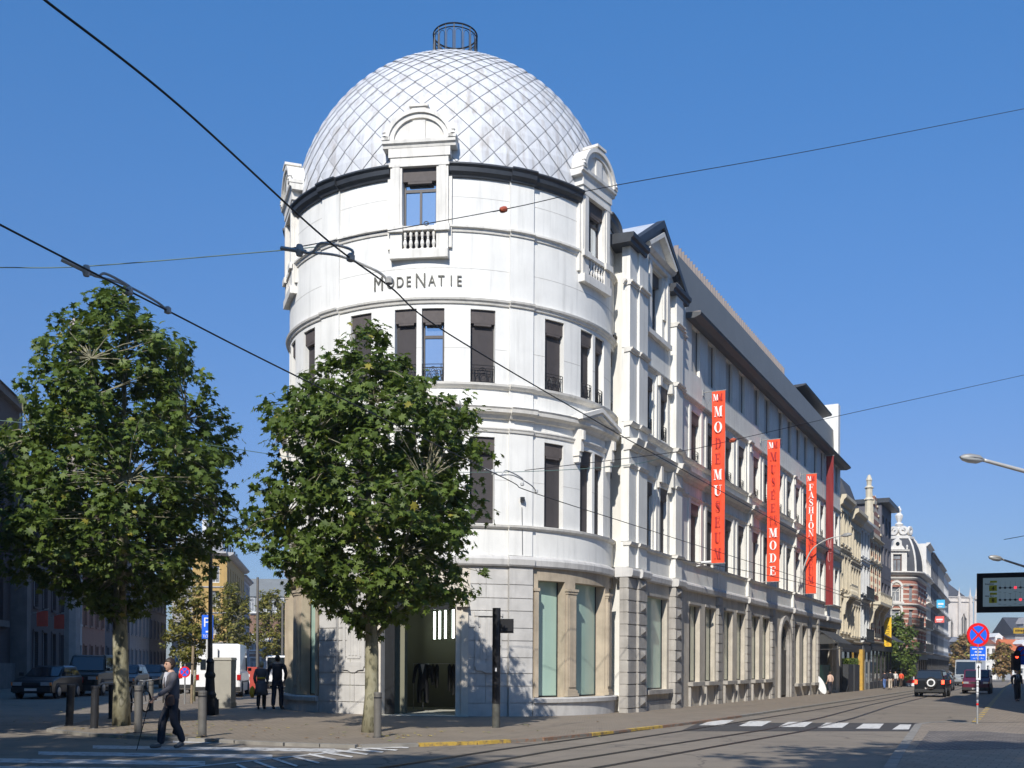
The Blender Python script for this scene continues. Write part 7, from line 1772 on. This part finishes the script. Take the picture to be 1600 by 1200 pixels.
pp(1448, 1073, 1050, "person in black with a white shopping bag, left of the off-road car", R_(180), top=(.02, .02, .02), legs=(.02, .02, .02), stride=.2)
g = gp(1449.5, 1073); mb = MB(); mb.box((g.x + .2, g.y - .3, g.z + .55), (.42, .2, .55), .2, top=.8); tag(mb.build("shopping_bag", SWHITE, None), "white shopping bag held by the person in black", "bag")
pp(1515, 1080, 1047.5, "man in a blue jacket standing between the cars in the right street", R_(0), top=(.03, .07, .18), legs=(.015, .015, .02), stride=.18)
pp(1589, 1096, 1046, "man in dark clothes walking towards the viewer at the right edge", R_(172), top=(.015, .015, .02), legs=(.012, .012, .015), stride=.25, open_shirt=(.3, .3, .3), build=1.1)
rc_ = random.Random(8)
for i, (px, fy, hy, lab) in enumerate(((1536, 1062, 1045, "far walker behind the maroon van, red top"), (1574, 1063, 1046, "far walker by the yellow light pole, dark coat"), (1580, 1064, 1046, "far walker second from the right light, brown coat"), (1500, 1063, 1045, "far walker ahead of the off-road car, pink top"), (1427, 1068, 1047, "far walker in the red brick corner shop doorway"), (1492, 1062.5, 1046, "far walker in white above the dark car roofs"))):
    g = gp(px, fy); H = 1.7; person(lab, g, R_(rc_.uniform(-180, 180)), H, top=[(.5, .03, .03), (.02, .02, .03), (.12, .06, .04), (.5, .2, .2), (.05, .04, .03), (.6, .6, .6)][i], stride=.2, group="far pedestrians in the right street")
# display suits inside the entrance hall
def suit(px, zt, zb_, w, Y, label):
    c = at(px, 1040, Y); mb = MB()
    mb.tube([(c.x, c.y, zt), (c.x, c.y, zt - .08), (c.x, c.y, zt - .35), (c.x, c.y, (zt + zb_) / 2), (c.x, c.y, zb_)], [w * .35, w * .95, w * .85, w * .8, w * .9], 10)
    return c, mb
c = at(661, 1040, 36.2); S0 = thing("display_figure", "headless dark suit on a stand inside the museum door", "mannequin", (c.x, c.y, .035))
J = []; E = []
def addj(p, r, par=None): J.append((V3(*p), r)); (E.append((par, len(J) - 1)) if par is not None else None); return len(J) - 1
a = addj((0, 0, 1.0), .17); b = addj((0, 0, 1.35), .18, a); d = addj((0, 0, 1.58), .12, b)
for sx in (1, -1):
    e = addj((sx * .24, 0, 1.52), .08, d); f = addj((sx * .30, 0, 1.2), .06, e); addj((sx * .33, .02, .92), .05, f)
    e = addj((sx * .11, 0, .8), .11, a); addj((sx * .13, 0, .25), .08, e)
skin("suit", J, E, PBLACK, S0)
mb = MB(); mb.prism([(-.07, 1.60), (.07, 1.60), (.0, 1.26)], lambda x, z: (x, -.20, z), lambda x, z: (x, -.14, z)); mb.build("shirt_front", SWHITE, S0, local=True)
mb = MB(); mb.lathe([(.2, 0), (.2, .02), (.02, .03), (.02, .3)], (0, 0, 0), 12); mb.build("stand", STEEL, S0, local=True)
rk_ = at(690, 1040, 37.0); S1 = thing("garment_rail", "rail of black garments inside the museum door", "clothes rail", (rk_.x, rk_.y, .035))
mb = MB(); mb.tube([(-1.0, 0, 1.62), (.9, 0, 1.62)], .015, 6); mb.tube([(-.98, 0, 0), (-.98, 0, 1.62)], .015, 6); mb.tube([(.88, 0, 0), (.88, 0, 1.62)], .015, 6); mb.build("rail", STEEL, S1, local=True)
for i, (x, L) in enumerate(((-.75, .45), (-.55, .3), (-.42, .5), (-.3, .75), (-.16, .85), (.28, .95), (.42, 1.1), (.56, .9))):
    mb = MB(); mb.tube([(x, 0, 1.62), (x, 0, 1.56), (x, 0, 1.5), (x, 0, 1.62 - L)], [.01, .05, .075, .06], 8); mb.build("garment", PBLACK, S1, local=True, smooth=True)
# ------------------------------------------------------------------ vehicles
TYRE = M("tyre_rubber", (.012, .012, .012), .85, .1, 9, obj=True); RIM = M("wheel_rim", (.30, .30, .30), .35, .1, 9, metal=.7, obj=True)
CARGLASS = mk("car_glass"); CARGLASS[2].inputs["Base Color"].default_value = (.015, .02, .025, 1); CARGLASS[2].inputs["Roughness"].default_value = .04; CARGLASS[2].inputs["Specular IOR Level"].default_value = .8; CARGLASS = CARGLASS[0]
HEADL = M("headlamp_glass", (.55, .58, .60), .12, .05, 9, metal=.5, obj=True); TAIL = M("tail_lamp", (.45, .01, .01), .2, .05, 9, obj=True); TAILON = emis("brake_lamp_lit", (1, .05, .02), 6.0); TRIM = M("black_trim", (.018, .018, .018), .6, .1, 9, obj=True); AMB = M("amber_lamp", (.8, .22, .02), .3, .05, 9, obj=True)
def paint(name, c): return M(name, c, .34, .04, 2, spec=.3, obj=True, coat=.25)
def car(label, loc, heading, paintm, L=4.1, W=1.68, H=1.42, kind='hatch', group=None, front=True, lights_on=False, plate="", spare=False, norear=False):
    """heading: direction of the nose, 0 = +Y; local x to the right, y forward"""
    t = thing("parked_car" if group != "vans" else "parked_van", label, "van" if kind == 'van' else "car", tuple(loc), heading, group)
    h = L / 2; hw = W / 2
    if kind == 'hatch': lower = [(-h, .38), (-h, .85), (-h + .10, .95), (h - 1.15, .93), (h - .25, .78), (h, .66), (h, .34), (h - .1, .24), (-h + .1, .24)]; cab = [(-h + .08, .94), (-h + .55, H), (h - 2.15, H), (h - 1.2, .92)]
    elif kind == 'suv': lower = [(-h, .45), (-h, 1.08), (-h + .04, 1.14), (h - 1.25, 1.12), (h - .12, 1.06), (h, .98), (h, .48), (h - .1, .36), (-h + .1, .36)]; cab = [(-h + .04, 1.13), (-h + .16, H), (h - 1.95, H), (h - 1.38, 1.12)]
    else: lower = [(-h, .35), (-h, 1.15), (-h + .02, 1.22), (h - .75, 1.2), (h - .12, .95), (h, .75), (h, .35), (h - .1, .28), (-h + .08, .28)]; cab = [(-h + .03, 1.20), (-h + .10, H), (h - 1.55, H), (h - .70, 1.18)]
    mb = MB()
    def loft(poly, layers):
        n = len(poly); vs_ = []
        for (x, k, dz) in layers:
            cy = sum(p[0] for p in poly) / n; cz = sum(p[1] for p in poly) / n
            for (y, z) in poly: vs_.append((x, cy + (y - cy) * k, cz + (z - cz) * (k if dz else 1)))
        fs = [tuple(reversed(range(n)))] + [tuple((len(layers) - 1) * n + i for i in range(n))]
        for j in range(len(layers) - 1):
            for i in range(n): a = j * n + i; b = j * n + (i + 1) % n; fs.append((a, b, b + n, a + n))
        mb.add(vs_, fs)
    loft(lower, [(-hw, .955, 1), (-hw + .03, .985, 1), (-hw + .12, 1, 1), (hw - .12, 1, 1), (hw - .03, .985, 1), (hw, .955, 1)])
    # cabin with tumblehome: narrower at the roof
    (a, za), (b, zb), (c, zc), (d, zd) = cab; wi, wt = hw - .05, hw - (.20 if kind != 'van' else .10)
    ring = []
    for (y, z, w) in ((a, za - .04, wi), (b, zb - .06, wt + .03), (b + .10, zb, wt - .08), (c - .1, zc, wt - .08), (c + .04, zc - .06, wt + .03), (d, zd - .04, wi)): ring.append([(-w, y, z), (w, y, z)])
    vs_ = [p for r in ring for p in r]; n = len(ring)
    fs = [tuple(2 * i for i in range(n)), tuple(2 * i + 1 for i in reversed(range(n)))] + [(2 * i, 2 * i + 1, 2 * ((i + 1) % n) + 1, 2 * ((i + 1) % n))[::-1] for i in range(n)]
    mb.add(vs_, fs)
    bo = mb.build("body", paintm, t, local=True); bv = bo.modifiers.new("bevel", 'BEVEL'); bv.width = .035; bv.segments = 2; bv.limit_method = 'ANGLE'; bv.angle_limit = R_(25)
    def lerp(p, q, k): return tuple(p[i] + (q[i] - p[i]) * k for i in range(len(p)))
    # side glass
    for sx in (-1, 1):
        mb = MB()
        def SP(y, z): k = (z - za) / (zb - za); return (sx * (wi + (wt + .03 - wi) * min(1, k) + .012), y, z)
        zl, zh = za + .04, zb - .12
        def edge(p, q, z): k = (z - p[1]) / (q[1] - p[1]); return p[0] + (q[0] - p[0]) * k
        yl0, yh0 = edge((a, za), (b, zb), zl) + .14, edge((a, za), (b, zb), zh) + .12
        yl1, yh1 = edge((d, zd), (c, zc), zl) - .12, edge((d, zd), (c, zc), zh) - .10
        ns = 2 if kind == 'hatch' else 3
        rng = [(0, .48), (.52, 1)] if ns == 2 else [(0, .28), (.31, .63), (.66, 1)]
        if kind == 'van': rng = [(.78, 1)]
        for (k0, k1) in rng:
            q = [SP(yl0 + (yl1 - yl0) * k0, zl), SP(yl0 + (yl1 - yl0) * k1, zl), SP(yh0 + (yh1 - yh0) * k1, zh), SP(yh0 + (yh1 - yh0) * k0, zh)]
            mb.quad(*(q if sx > 0 else q[::-1]))
        mb.build("side_window", CARGLASS, t, local=True)
        mb = MB(); mb.box((sx * (hw - .02), 0, .62 if kind == 'hatch' else .74), (.06, L * .72, .07))
        mb.box((sx * (hw + .07), d - .12, za + .10), (.16, .12, .15)); mb.build("side_trim", TRIM, t, local=True)
    for nm, (y0, z0), (y1, z1), sg in (("windscreen", (d, zd), (c, zc), 1), ("rear_window", (a, za), (b, zb), -1)):
        if norear and sg < 0: continue
        mb = MB(); A = lerp((y0, z0), (y1, z1), .08); B = lerp((y0, z0), (y1, z1), .86); o_ = .02 * sg
        w0, w1 = wi - .10, wt - .04
        mb.quad((-w0 * sg, A[0] + o_, A[1] + .01), (w0 * sg, A[0] + o_, A[1] + .01), (w1 * sg, B[0] + o_, B[1] + .01), (-w1 * sg, B[0] + o_, B[1] + .01)); mb.build(nm, CARGLASS, t, local=True)
    rr = .30 if kind == 'hatch' else .36
    wy = (h - .82, -h + .78)
    for y in wy:
        for sx in (-1, 1):
            mb = MB(); mb.lathe([(rr + .06, 0), (rr + .06, .012)], (sx * hw - (.0 if sx > 0 else .012), y, rr + .02), 20, axis='x'); mb.build("wheel_arch", TRIM, t, local=True)
            mb = MB(); x0 = sx * (hw - .08); mb.lathe([(rr - .05, -.10), (rr, -.07), (rr, .07), (rr - .05, .10)], (x0 + sx * .02, y, rr), 20, axis='x'); w = mb.build("wheel", TYRE, t, local=True)
            mb = MB(); mb.lathe([(rr * .66, -.005), (rr * .62, .02), (rr * .2, .03)], (x0 + sx * .12, y, rr), 14, axis='x') if sx > 0 else mb.lathe([(rr * .2, -.03), (rr * .62, -.02), (rr * .66, .005)], (x0 - .12, y, rr), 14, axis='x'); mb.build("rim", RIM, w, local=True)
    zl = .64 if kind == 'hatch' else .84
    for sx in (-1, 1):
        mb = MB(); mb.box((sx * (hw - .26), h - .01, zl), (.36, .07, .15)); mb.build("headlight", HEADL, t, local=True)
        mb = MB(); mb.box((sx * (hw - .06), h - .03, zl), (.09, .08, .13)); mb.build("indicator", AMB, t, local=True)
        mb = MB(); mb.box((sx * (hw - .10), -h + .0, zl + .12), (.17, .06, .24)); mb.build("tail_light", TAILON if lights_on else TAIL, t, local=True)
    mb = MB(); mb.box((0, h + .02, .40), (W - .06, .10, .20)); mb.box((0, -h - .02, .42), (W - .06, .10, .2)); mb.box((0, h, zl), (.72, .03, .11)); mb.box((0, 0, .3), (W - .3, L - .4, .12)); mb.build("bumper", TRIM, t, local=True)
    mb = MB(); mb.box((0, h + .075, .40), (.50, .012, .11)); mb.box((0, -h - .03, .58), (.50, .09, .11)); pl = mb.build("number_plate", M("plate_white", (.62, .58, .55), .4, .03, 4, obj=True), t, local=True)
    if spare:
        mb = MB(); mb.lathe([(.30, -.26), (.36, -.22), (.36, -.08), (.3, -.04)], (.12, -h, .92), 22, axis='y'); sp = mb.build("spare_wheel", TYRE, t, local=True)
        mb = MB(); mb.lathe([(.24, -.275), (.26, -.25)], (.12, -h, .92), 22, axis='y'); mb.build("spare_cover", SWHITE, sp, local=True)
        mb = MB(); mb.lathe([(.16, -.285), (.17, -.275)], (.12, -h, .92), 18, axis='y'); mb.build("cover_print", TRIM, sp, local=True)
    return t
DKBLUE = paint("navy_car_paint", (.010, .013, .022)); BLACKP = paint("black_car_paint", (.006, .007, .009)); GREEN_D = paint("dark_green_paint", (.008, .014, .013)); GREYP = paint("grey_car_paint", (.10, .11, .12)); WHITEP = paint("white_van_paint", (.78, .78, .78)); MAROON = paint("maroon_paint", (.10, .012, .03)); SILV = paint("silver_grey_paint", (.26, .28, .30))
def rl_(px, py, dy=0.0): g = gp(px, py); return Vector((g.x, g.y + dy, g.z + ROAD))
CG = "cars parked along the left street"
car("small black hatchback with pale number plate, first of the parked row", rl_(50, 1089.5, 1.6), R_(184), BLACKP, 4.0, 1.66, 1.40, 'hatch', CG)
car("dark green off-road car parked behind the black hatchback", rl_(119, 1085, 1.8), R_(186), GREEN_D, 4.6, 1.85, 1.92, 'suv', CG)
car("dark blue car half hidden behind the left tree trunk", rl_(182, 1078, 1.5), R_(188), DKBLUE, 4.1, 1.68, 1.45, 'hatch', CG)
car("dark car parked just right of the left tree trunk", rl_(222, 1074, 1.5), R_(190), BLACKP, 4.2, 1.7, 1.45, 'hatch', CG)
car("grey van with dark windscreen behind the walking woman", rl_(281, 1070, 3), R_(186), SILV, 5.2, 2.0, 2.5, 'van', "vans")
car("low white van seen from behind, between the woman and the tall van", rl_(296, 1084, 2.4), R_(8), WHITEP, 4.4, 1.8, 1.95, 'van', "vans")
def bigvan():
    g = rl_(322, 1089, 2.9)
    t = car("tall white van with open rear, parked by the utility cabinet", g, R_(10), WHITEP, 5.4, 2.05, 2.5, 'van', "vans", norear=True); h = 2.7
    mb = MB(); mb.box((-.48, -h + .01, 1.55), (.60, .04, .46)); mb.box((.48, -h + .01, 1.55), (.60, .04, .46)); mb.build("rear_door_window", CARGLASS, t, local=True)
    mb = MB(); mb.box((0, -h - .0, 1.4), (.03, .05, 1.7)); mb.box((.3, -h - .05, 1.08), (.16, .05, .05)); mb.build("door_seam", TRIM, t, local=True)
bigvan()
g = rl_(415, 1078, 5); car("white van with a red roof box further down the left street", g, R_(8), WHITEP, 4.8, 1.95, 2.1, 'van', "vans")
g = gp(389, 1081); r0 = thing("street_barrier", "red work barrier with white diagonal stripes behind the couple", "barrier", tuple(g))
mb = MB(); mb.box((g.x, g.y, g.z + .7), (.95, .5, 1.3)); mb.build("body", M("barrier_red", (.40, .05, .03), .6, .1, 3), r0)
mb = MB()
for k in range(3): z = g.z + .35 + k * .35; mb.add([(g.x - .42, g.y - .255, z), (g.x + .1, g.y - .255, z - .25), (g.x + .1, g.y - .255, z - .1), (g.x - .42, g.y - .255, z + .15)], [(0, 1, 2, 3)])
mb.build("stripe", SWHITE, r0)
# right street
car("black off-road car with a spare wheel on its back door, brake lights lit", rl_(1478, 1088, 2.1), R_(-27), BLACKP, 4.4, 1.8, 1.72, 'suv', "cars queuing in the right street", lights_on=True, spare=True)
g = rl_(1503, 1079, 4); car("dark car ahead of the off-road car, brake lights lit", g, R_(-27), DKBLUE, 4.2, 1.7, 1.45, 'hatch', "cars queuing in the right street", lights_on=True)
g = rl_(1512, 1071, 6); car("third car of the queue, roof just visible over the others", g, R_(-27), BLACKP, 4.2, 1.7, 1.45, 'hatch', "cars queuing in the right street", lights_on=True)
car("maroon van facing the viewer, parked at the right kerb", rl_(1549, 1083.5, 2.3), R_(153), MAROON, 4.3, 1.85, 1.80, 'van', "vans")
car("tall grey box van parked behind the maroon van", rl_(1547, 1072, 6), R_(153), SILV, 6.0, 2.3, 3.0, 'van', "vans")
# right traffic light on its striped pole, signs and barriers by the corner
def stripes_pole(px, Y, H, label, cat="pole", group=None):
    x = ray(px, 1040)[0] * Y; z = gz(x); r0 = thing("striped_pole", label, cat, (x, Y, z), 0, group)
    for k in range(int(H / .5)):
        mb = MB(); mb.lathe([(.11, k * .5), (.11, k * .5 + .5)], (x, Y, z), 12); mb.build("pole_band", SYEL if k % 2 else SBLACK, r0)
    return r0, Vector((x, Y, z))
r0, p = stripes_pole(1592, 63, 3.0, "yellow and black striped traffic light pole at the right edge", "traffic light")
mb = MB(); c = at(1587, 1034, 62.6); mb.box(c, (.42, .3, 1.0)); mb.lathe([(.20, 0), (.2, .02)], (c.x, c.y - .2, c.z + .5), 10, axis='y'); mb.build("signal_head", PBLACK, r0)
mb = MB(); mb.lathe([(.09, -.01), (.09, .01)], (c.x, c.y - .17, c.z + .3), 12, axis='y'); mb.build("red_lamp", TAILON, r0)
fr = Flat(p.x + .05, p.y - .15, 1, 0); nostop(fr, HC + ray(1594, 1017)[1] * 63, .33, r0, False)
zq = HC + ray(1594, 1031)[1] * 63; mb = MB(); mb.fbox(fr, -.28, .28, 0, .03, zq - .3, zq + .25); mb.build("plate", SBLUE, r0)
r0, p = stripes_pole(1404, 108, 4.6, "yellow and black pole with round and triangular signs at the far corner")
fr = Flat(p.x, p.y - .2, 1, 0); nostop(fr, HC + ray(1404, 1020)[1] * 108, .42, r0); z = HC + ray(1404, 1030)[1] * 108
mb = MB(); mb.prism([(-.4, z - .35), (.4, z - .35), (0, z + .35)], lambda u, q: fr.pt(u, .03, q), lambda u, q: fr.pt(u, 0, q)); s_ = mb.build("warning_triangle", SRED, r0)
mb = MB(); mb.prism([(-.22, z - .25), (.22, z - .25), (0, z + .15)], lambda u, q: fr.pt(u, .04, q), lambda u, q: fr.pt(u, .03, q)); mb.build("triangle_field", SWHITE, s_)
r0, p = stripes_pole(1448, 125, 3.6, "yellow and black pole in front of the red brick corner shops")
for k, px in enumerate((1419, 1425)):
    Y = 106; x = ray(px, 1040)[0] * Y; z = gz(x); r0 = thing("work_barrier", ("left" if k == 0 else "right") + " one of two red and white barriers below the corner house", "barrier", (x, Y, z), 0, "red and white barriers")
    for j in range(4): mb = MB(); mb.box((x, Y, z + .2 + j * .32), (.34, .3, .32)); mb.build("band", SRED if j % 2 else SWHITE, r0)
# things along the cafe fronts
g = gp(1285, 1085); p = (g.x - .3, g.y + .4, g.z); r0 = thing("white_board", "white oval board leaning by the green cafe front", "board", tuple(p)); fr = Flat(p[0], p[1], FC, -FS)
mb = MB(); mb.prism([(.6 + .27 * math.cos(t) + .25 * math.sin(t), p[2] + .62 + .6 * math.sin(t)) for t in [i * .39 for i in range(16)]][::-1], lambda u, z: fr.pt(.9 - u, .05 , z), lambda u, z: fr.pt(.9 - u, 0, z)); mb.build("board", SWHITE, r0)
for k, t0 in enumerate((44.6, 47.6)):
    p = FA.pt(t0, .1, gz(24)); r0 = thing("planter_box", ("first" if k == 0 else "second") + " tall dark planter box with clipped green bush right of the cafe", "planter", p, 0, "dark planter boxes")
    mb = MB(); mb.fbox(FA, t0, t0 + 2.2, .1, .5, gz(24), gz(24) + 2.0); mb.build("box", M("planter_dark", (.03, .032, .035), .6, .1, 4), r0)
    rb_ = random.Random(k + 4); mb = MB()
    for _ in range(420):
        q = Vector(FA.pt(t0 + rb_.uniform(.1, 2.1), rb_.uniform(.12, .48), gz(24) + 2.02 + rb_.random() ** 1.5 * .42)); a = Vector((rb_.gauss(0, 1), rb_.gauss(0, 1), rb_.gauss(0, 1))).normalized() * .09; b = Vector((rb_.gauss(0, 1), rb_.gauss(0, 1), rb_.gauss(0, 1))).normalized() * .06
        mb.add([q - a, q + b, q + a, q - b], [(0, 1, 2, 3)])
    mb.build("bush", LEAF, r0)
# bicycle leaning behind the left tree
g = gp(203, 1115); r0 = thing("bicycle", "bicycle standing behind the trunk of the left plane tree", "bicycle", tuple(g)); z = g.z
mb = MB(); A = Vector((g.x - .10, g.y, z + .34)); B = Vector((g.x + .12, g.y + 1.05, z + .34)); S_ = Vector((g.x - .06, g.y + .3, z + .85)); T_ = Vector((g.x + .10, g.y + .85, z + .85)); C_ = Vector((g.x, g.y + .42, z + .32))
for p, q in ((A, S_), (S_, T_), (T_, B), (S_, C_), (C_, T_), (A, C_)): mb.tube([p, q], .017, 6)
mb.tube([T_, T_ + Vector((0, 0, .14)), T_ + Vector((.25, .05, .16))], .014, 6); mb.tube([T_ + Vector((0, 0, .14)), T_ + Vector((-.25, -.05, .16))], .014, 6); mb.build("frame", STEEL, r0)
mb = MB(); mb.box(S_ + Vector((0, 0, .09)), (.14, .26, .06)); mb.build("saddle", PBLACK, r0)
for c in (A, B):
    mb = MB(); mb.tube([c + Vector((.08 * math.cos(t) * .6, .33 * math.cos(t), .33 * math.sin(t))) for t in [i * math.pi / 10 for i in range(21)]], .022, 6); w = mb.build("wheel", TYRE, r0)
mb = MB(); mb.box(A + Vector((0, -.32, .30)), (.07, .03, .07)); mb.build("reflector", SRED, r0)

# ------------------------------------------------------------------ thin autumn haze over the whole scene
mb = MB(); mb.box((0, 180, 16), (520, 460, 48))
hz_m = bpy.data.materials.new("haze_air"); hz_m.use_nodes = True; nt = hz_m.node_tree
for n in list(nt.nodes):
    if n.type != 'OUTPUT_MATERIAL': nt.nodes.remove(n)
pv = nt.nodes.new("ShaderNodeVolumePrincipled"); pv.inputs["Color"].default_value = (.80, .88, 1.0, 1); pv.inputs["Density"].default_value = .0005; pv.inputs["Anisotropy"].default_value = .2
nt.links.new(pv.outputs[0], [n for n in nt.nodes if n.type == 'OUTPUT_MATERIAL'][0].inputs["Volume"])
tag(mb.build("haze", hz_m), "thin pale haze hanging over the street", "haze", kind="stuff")
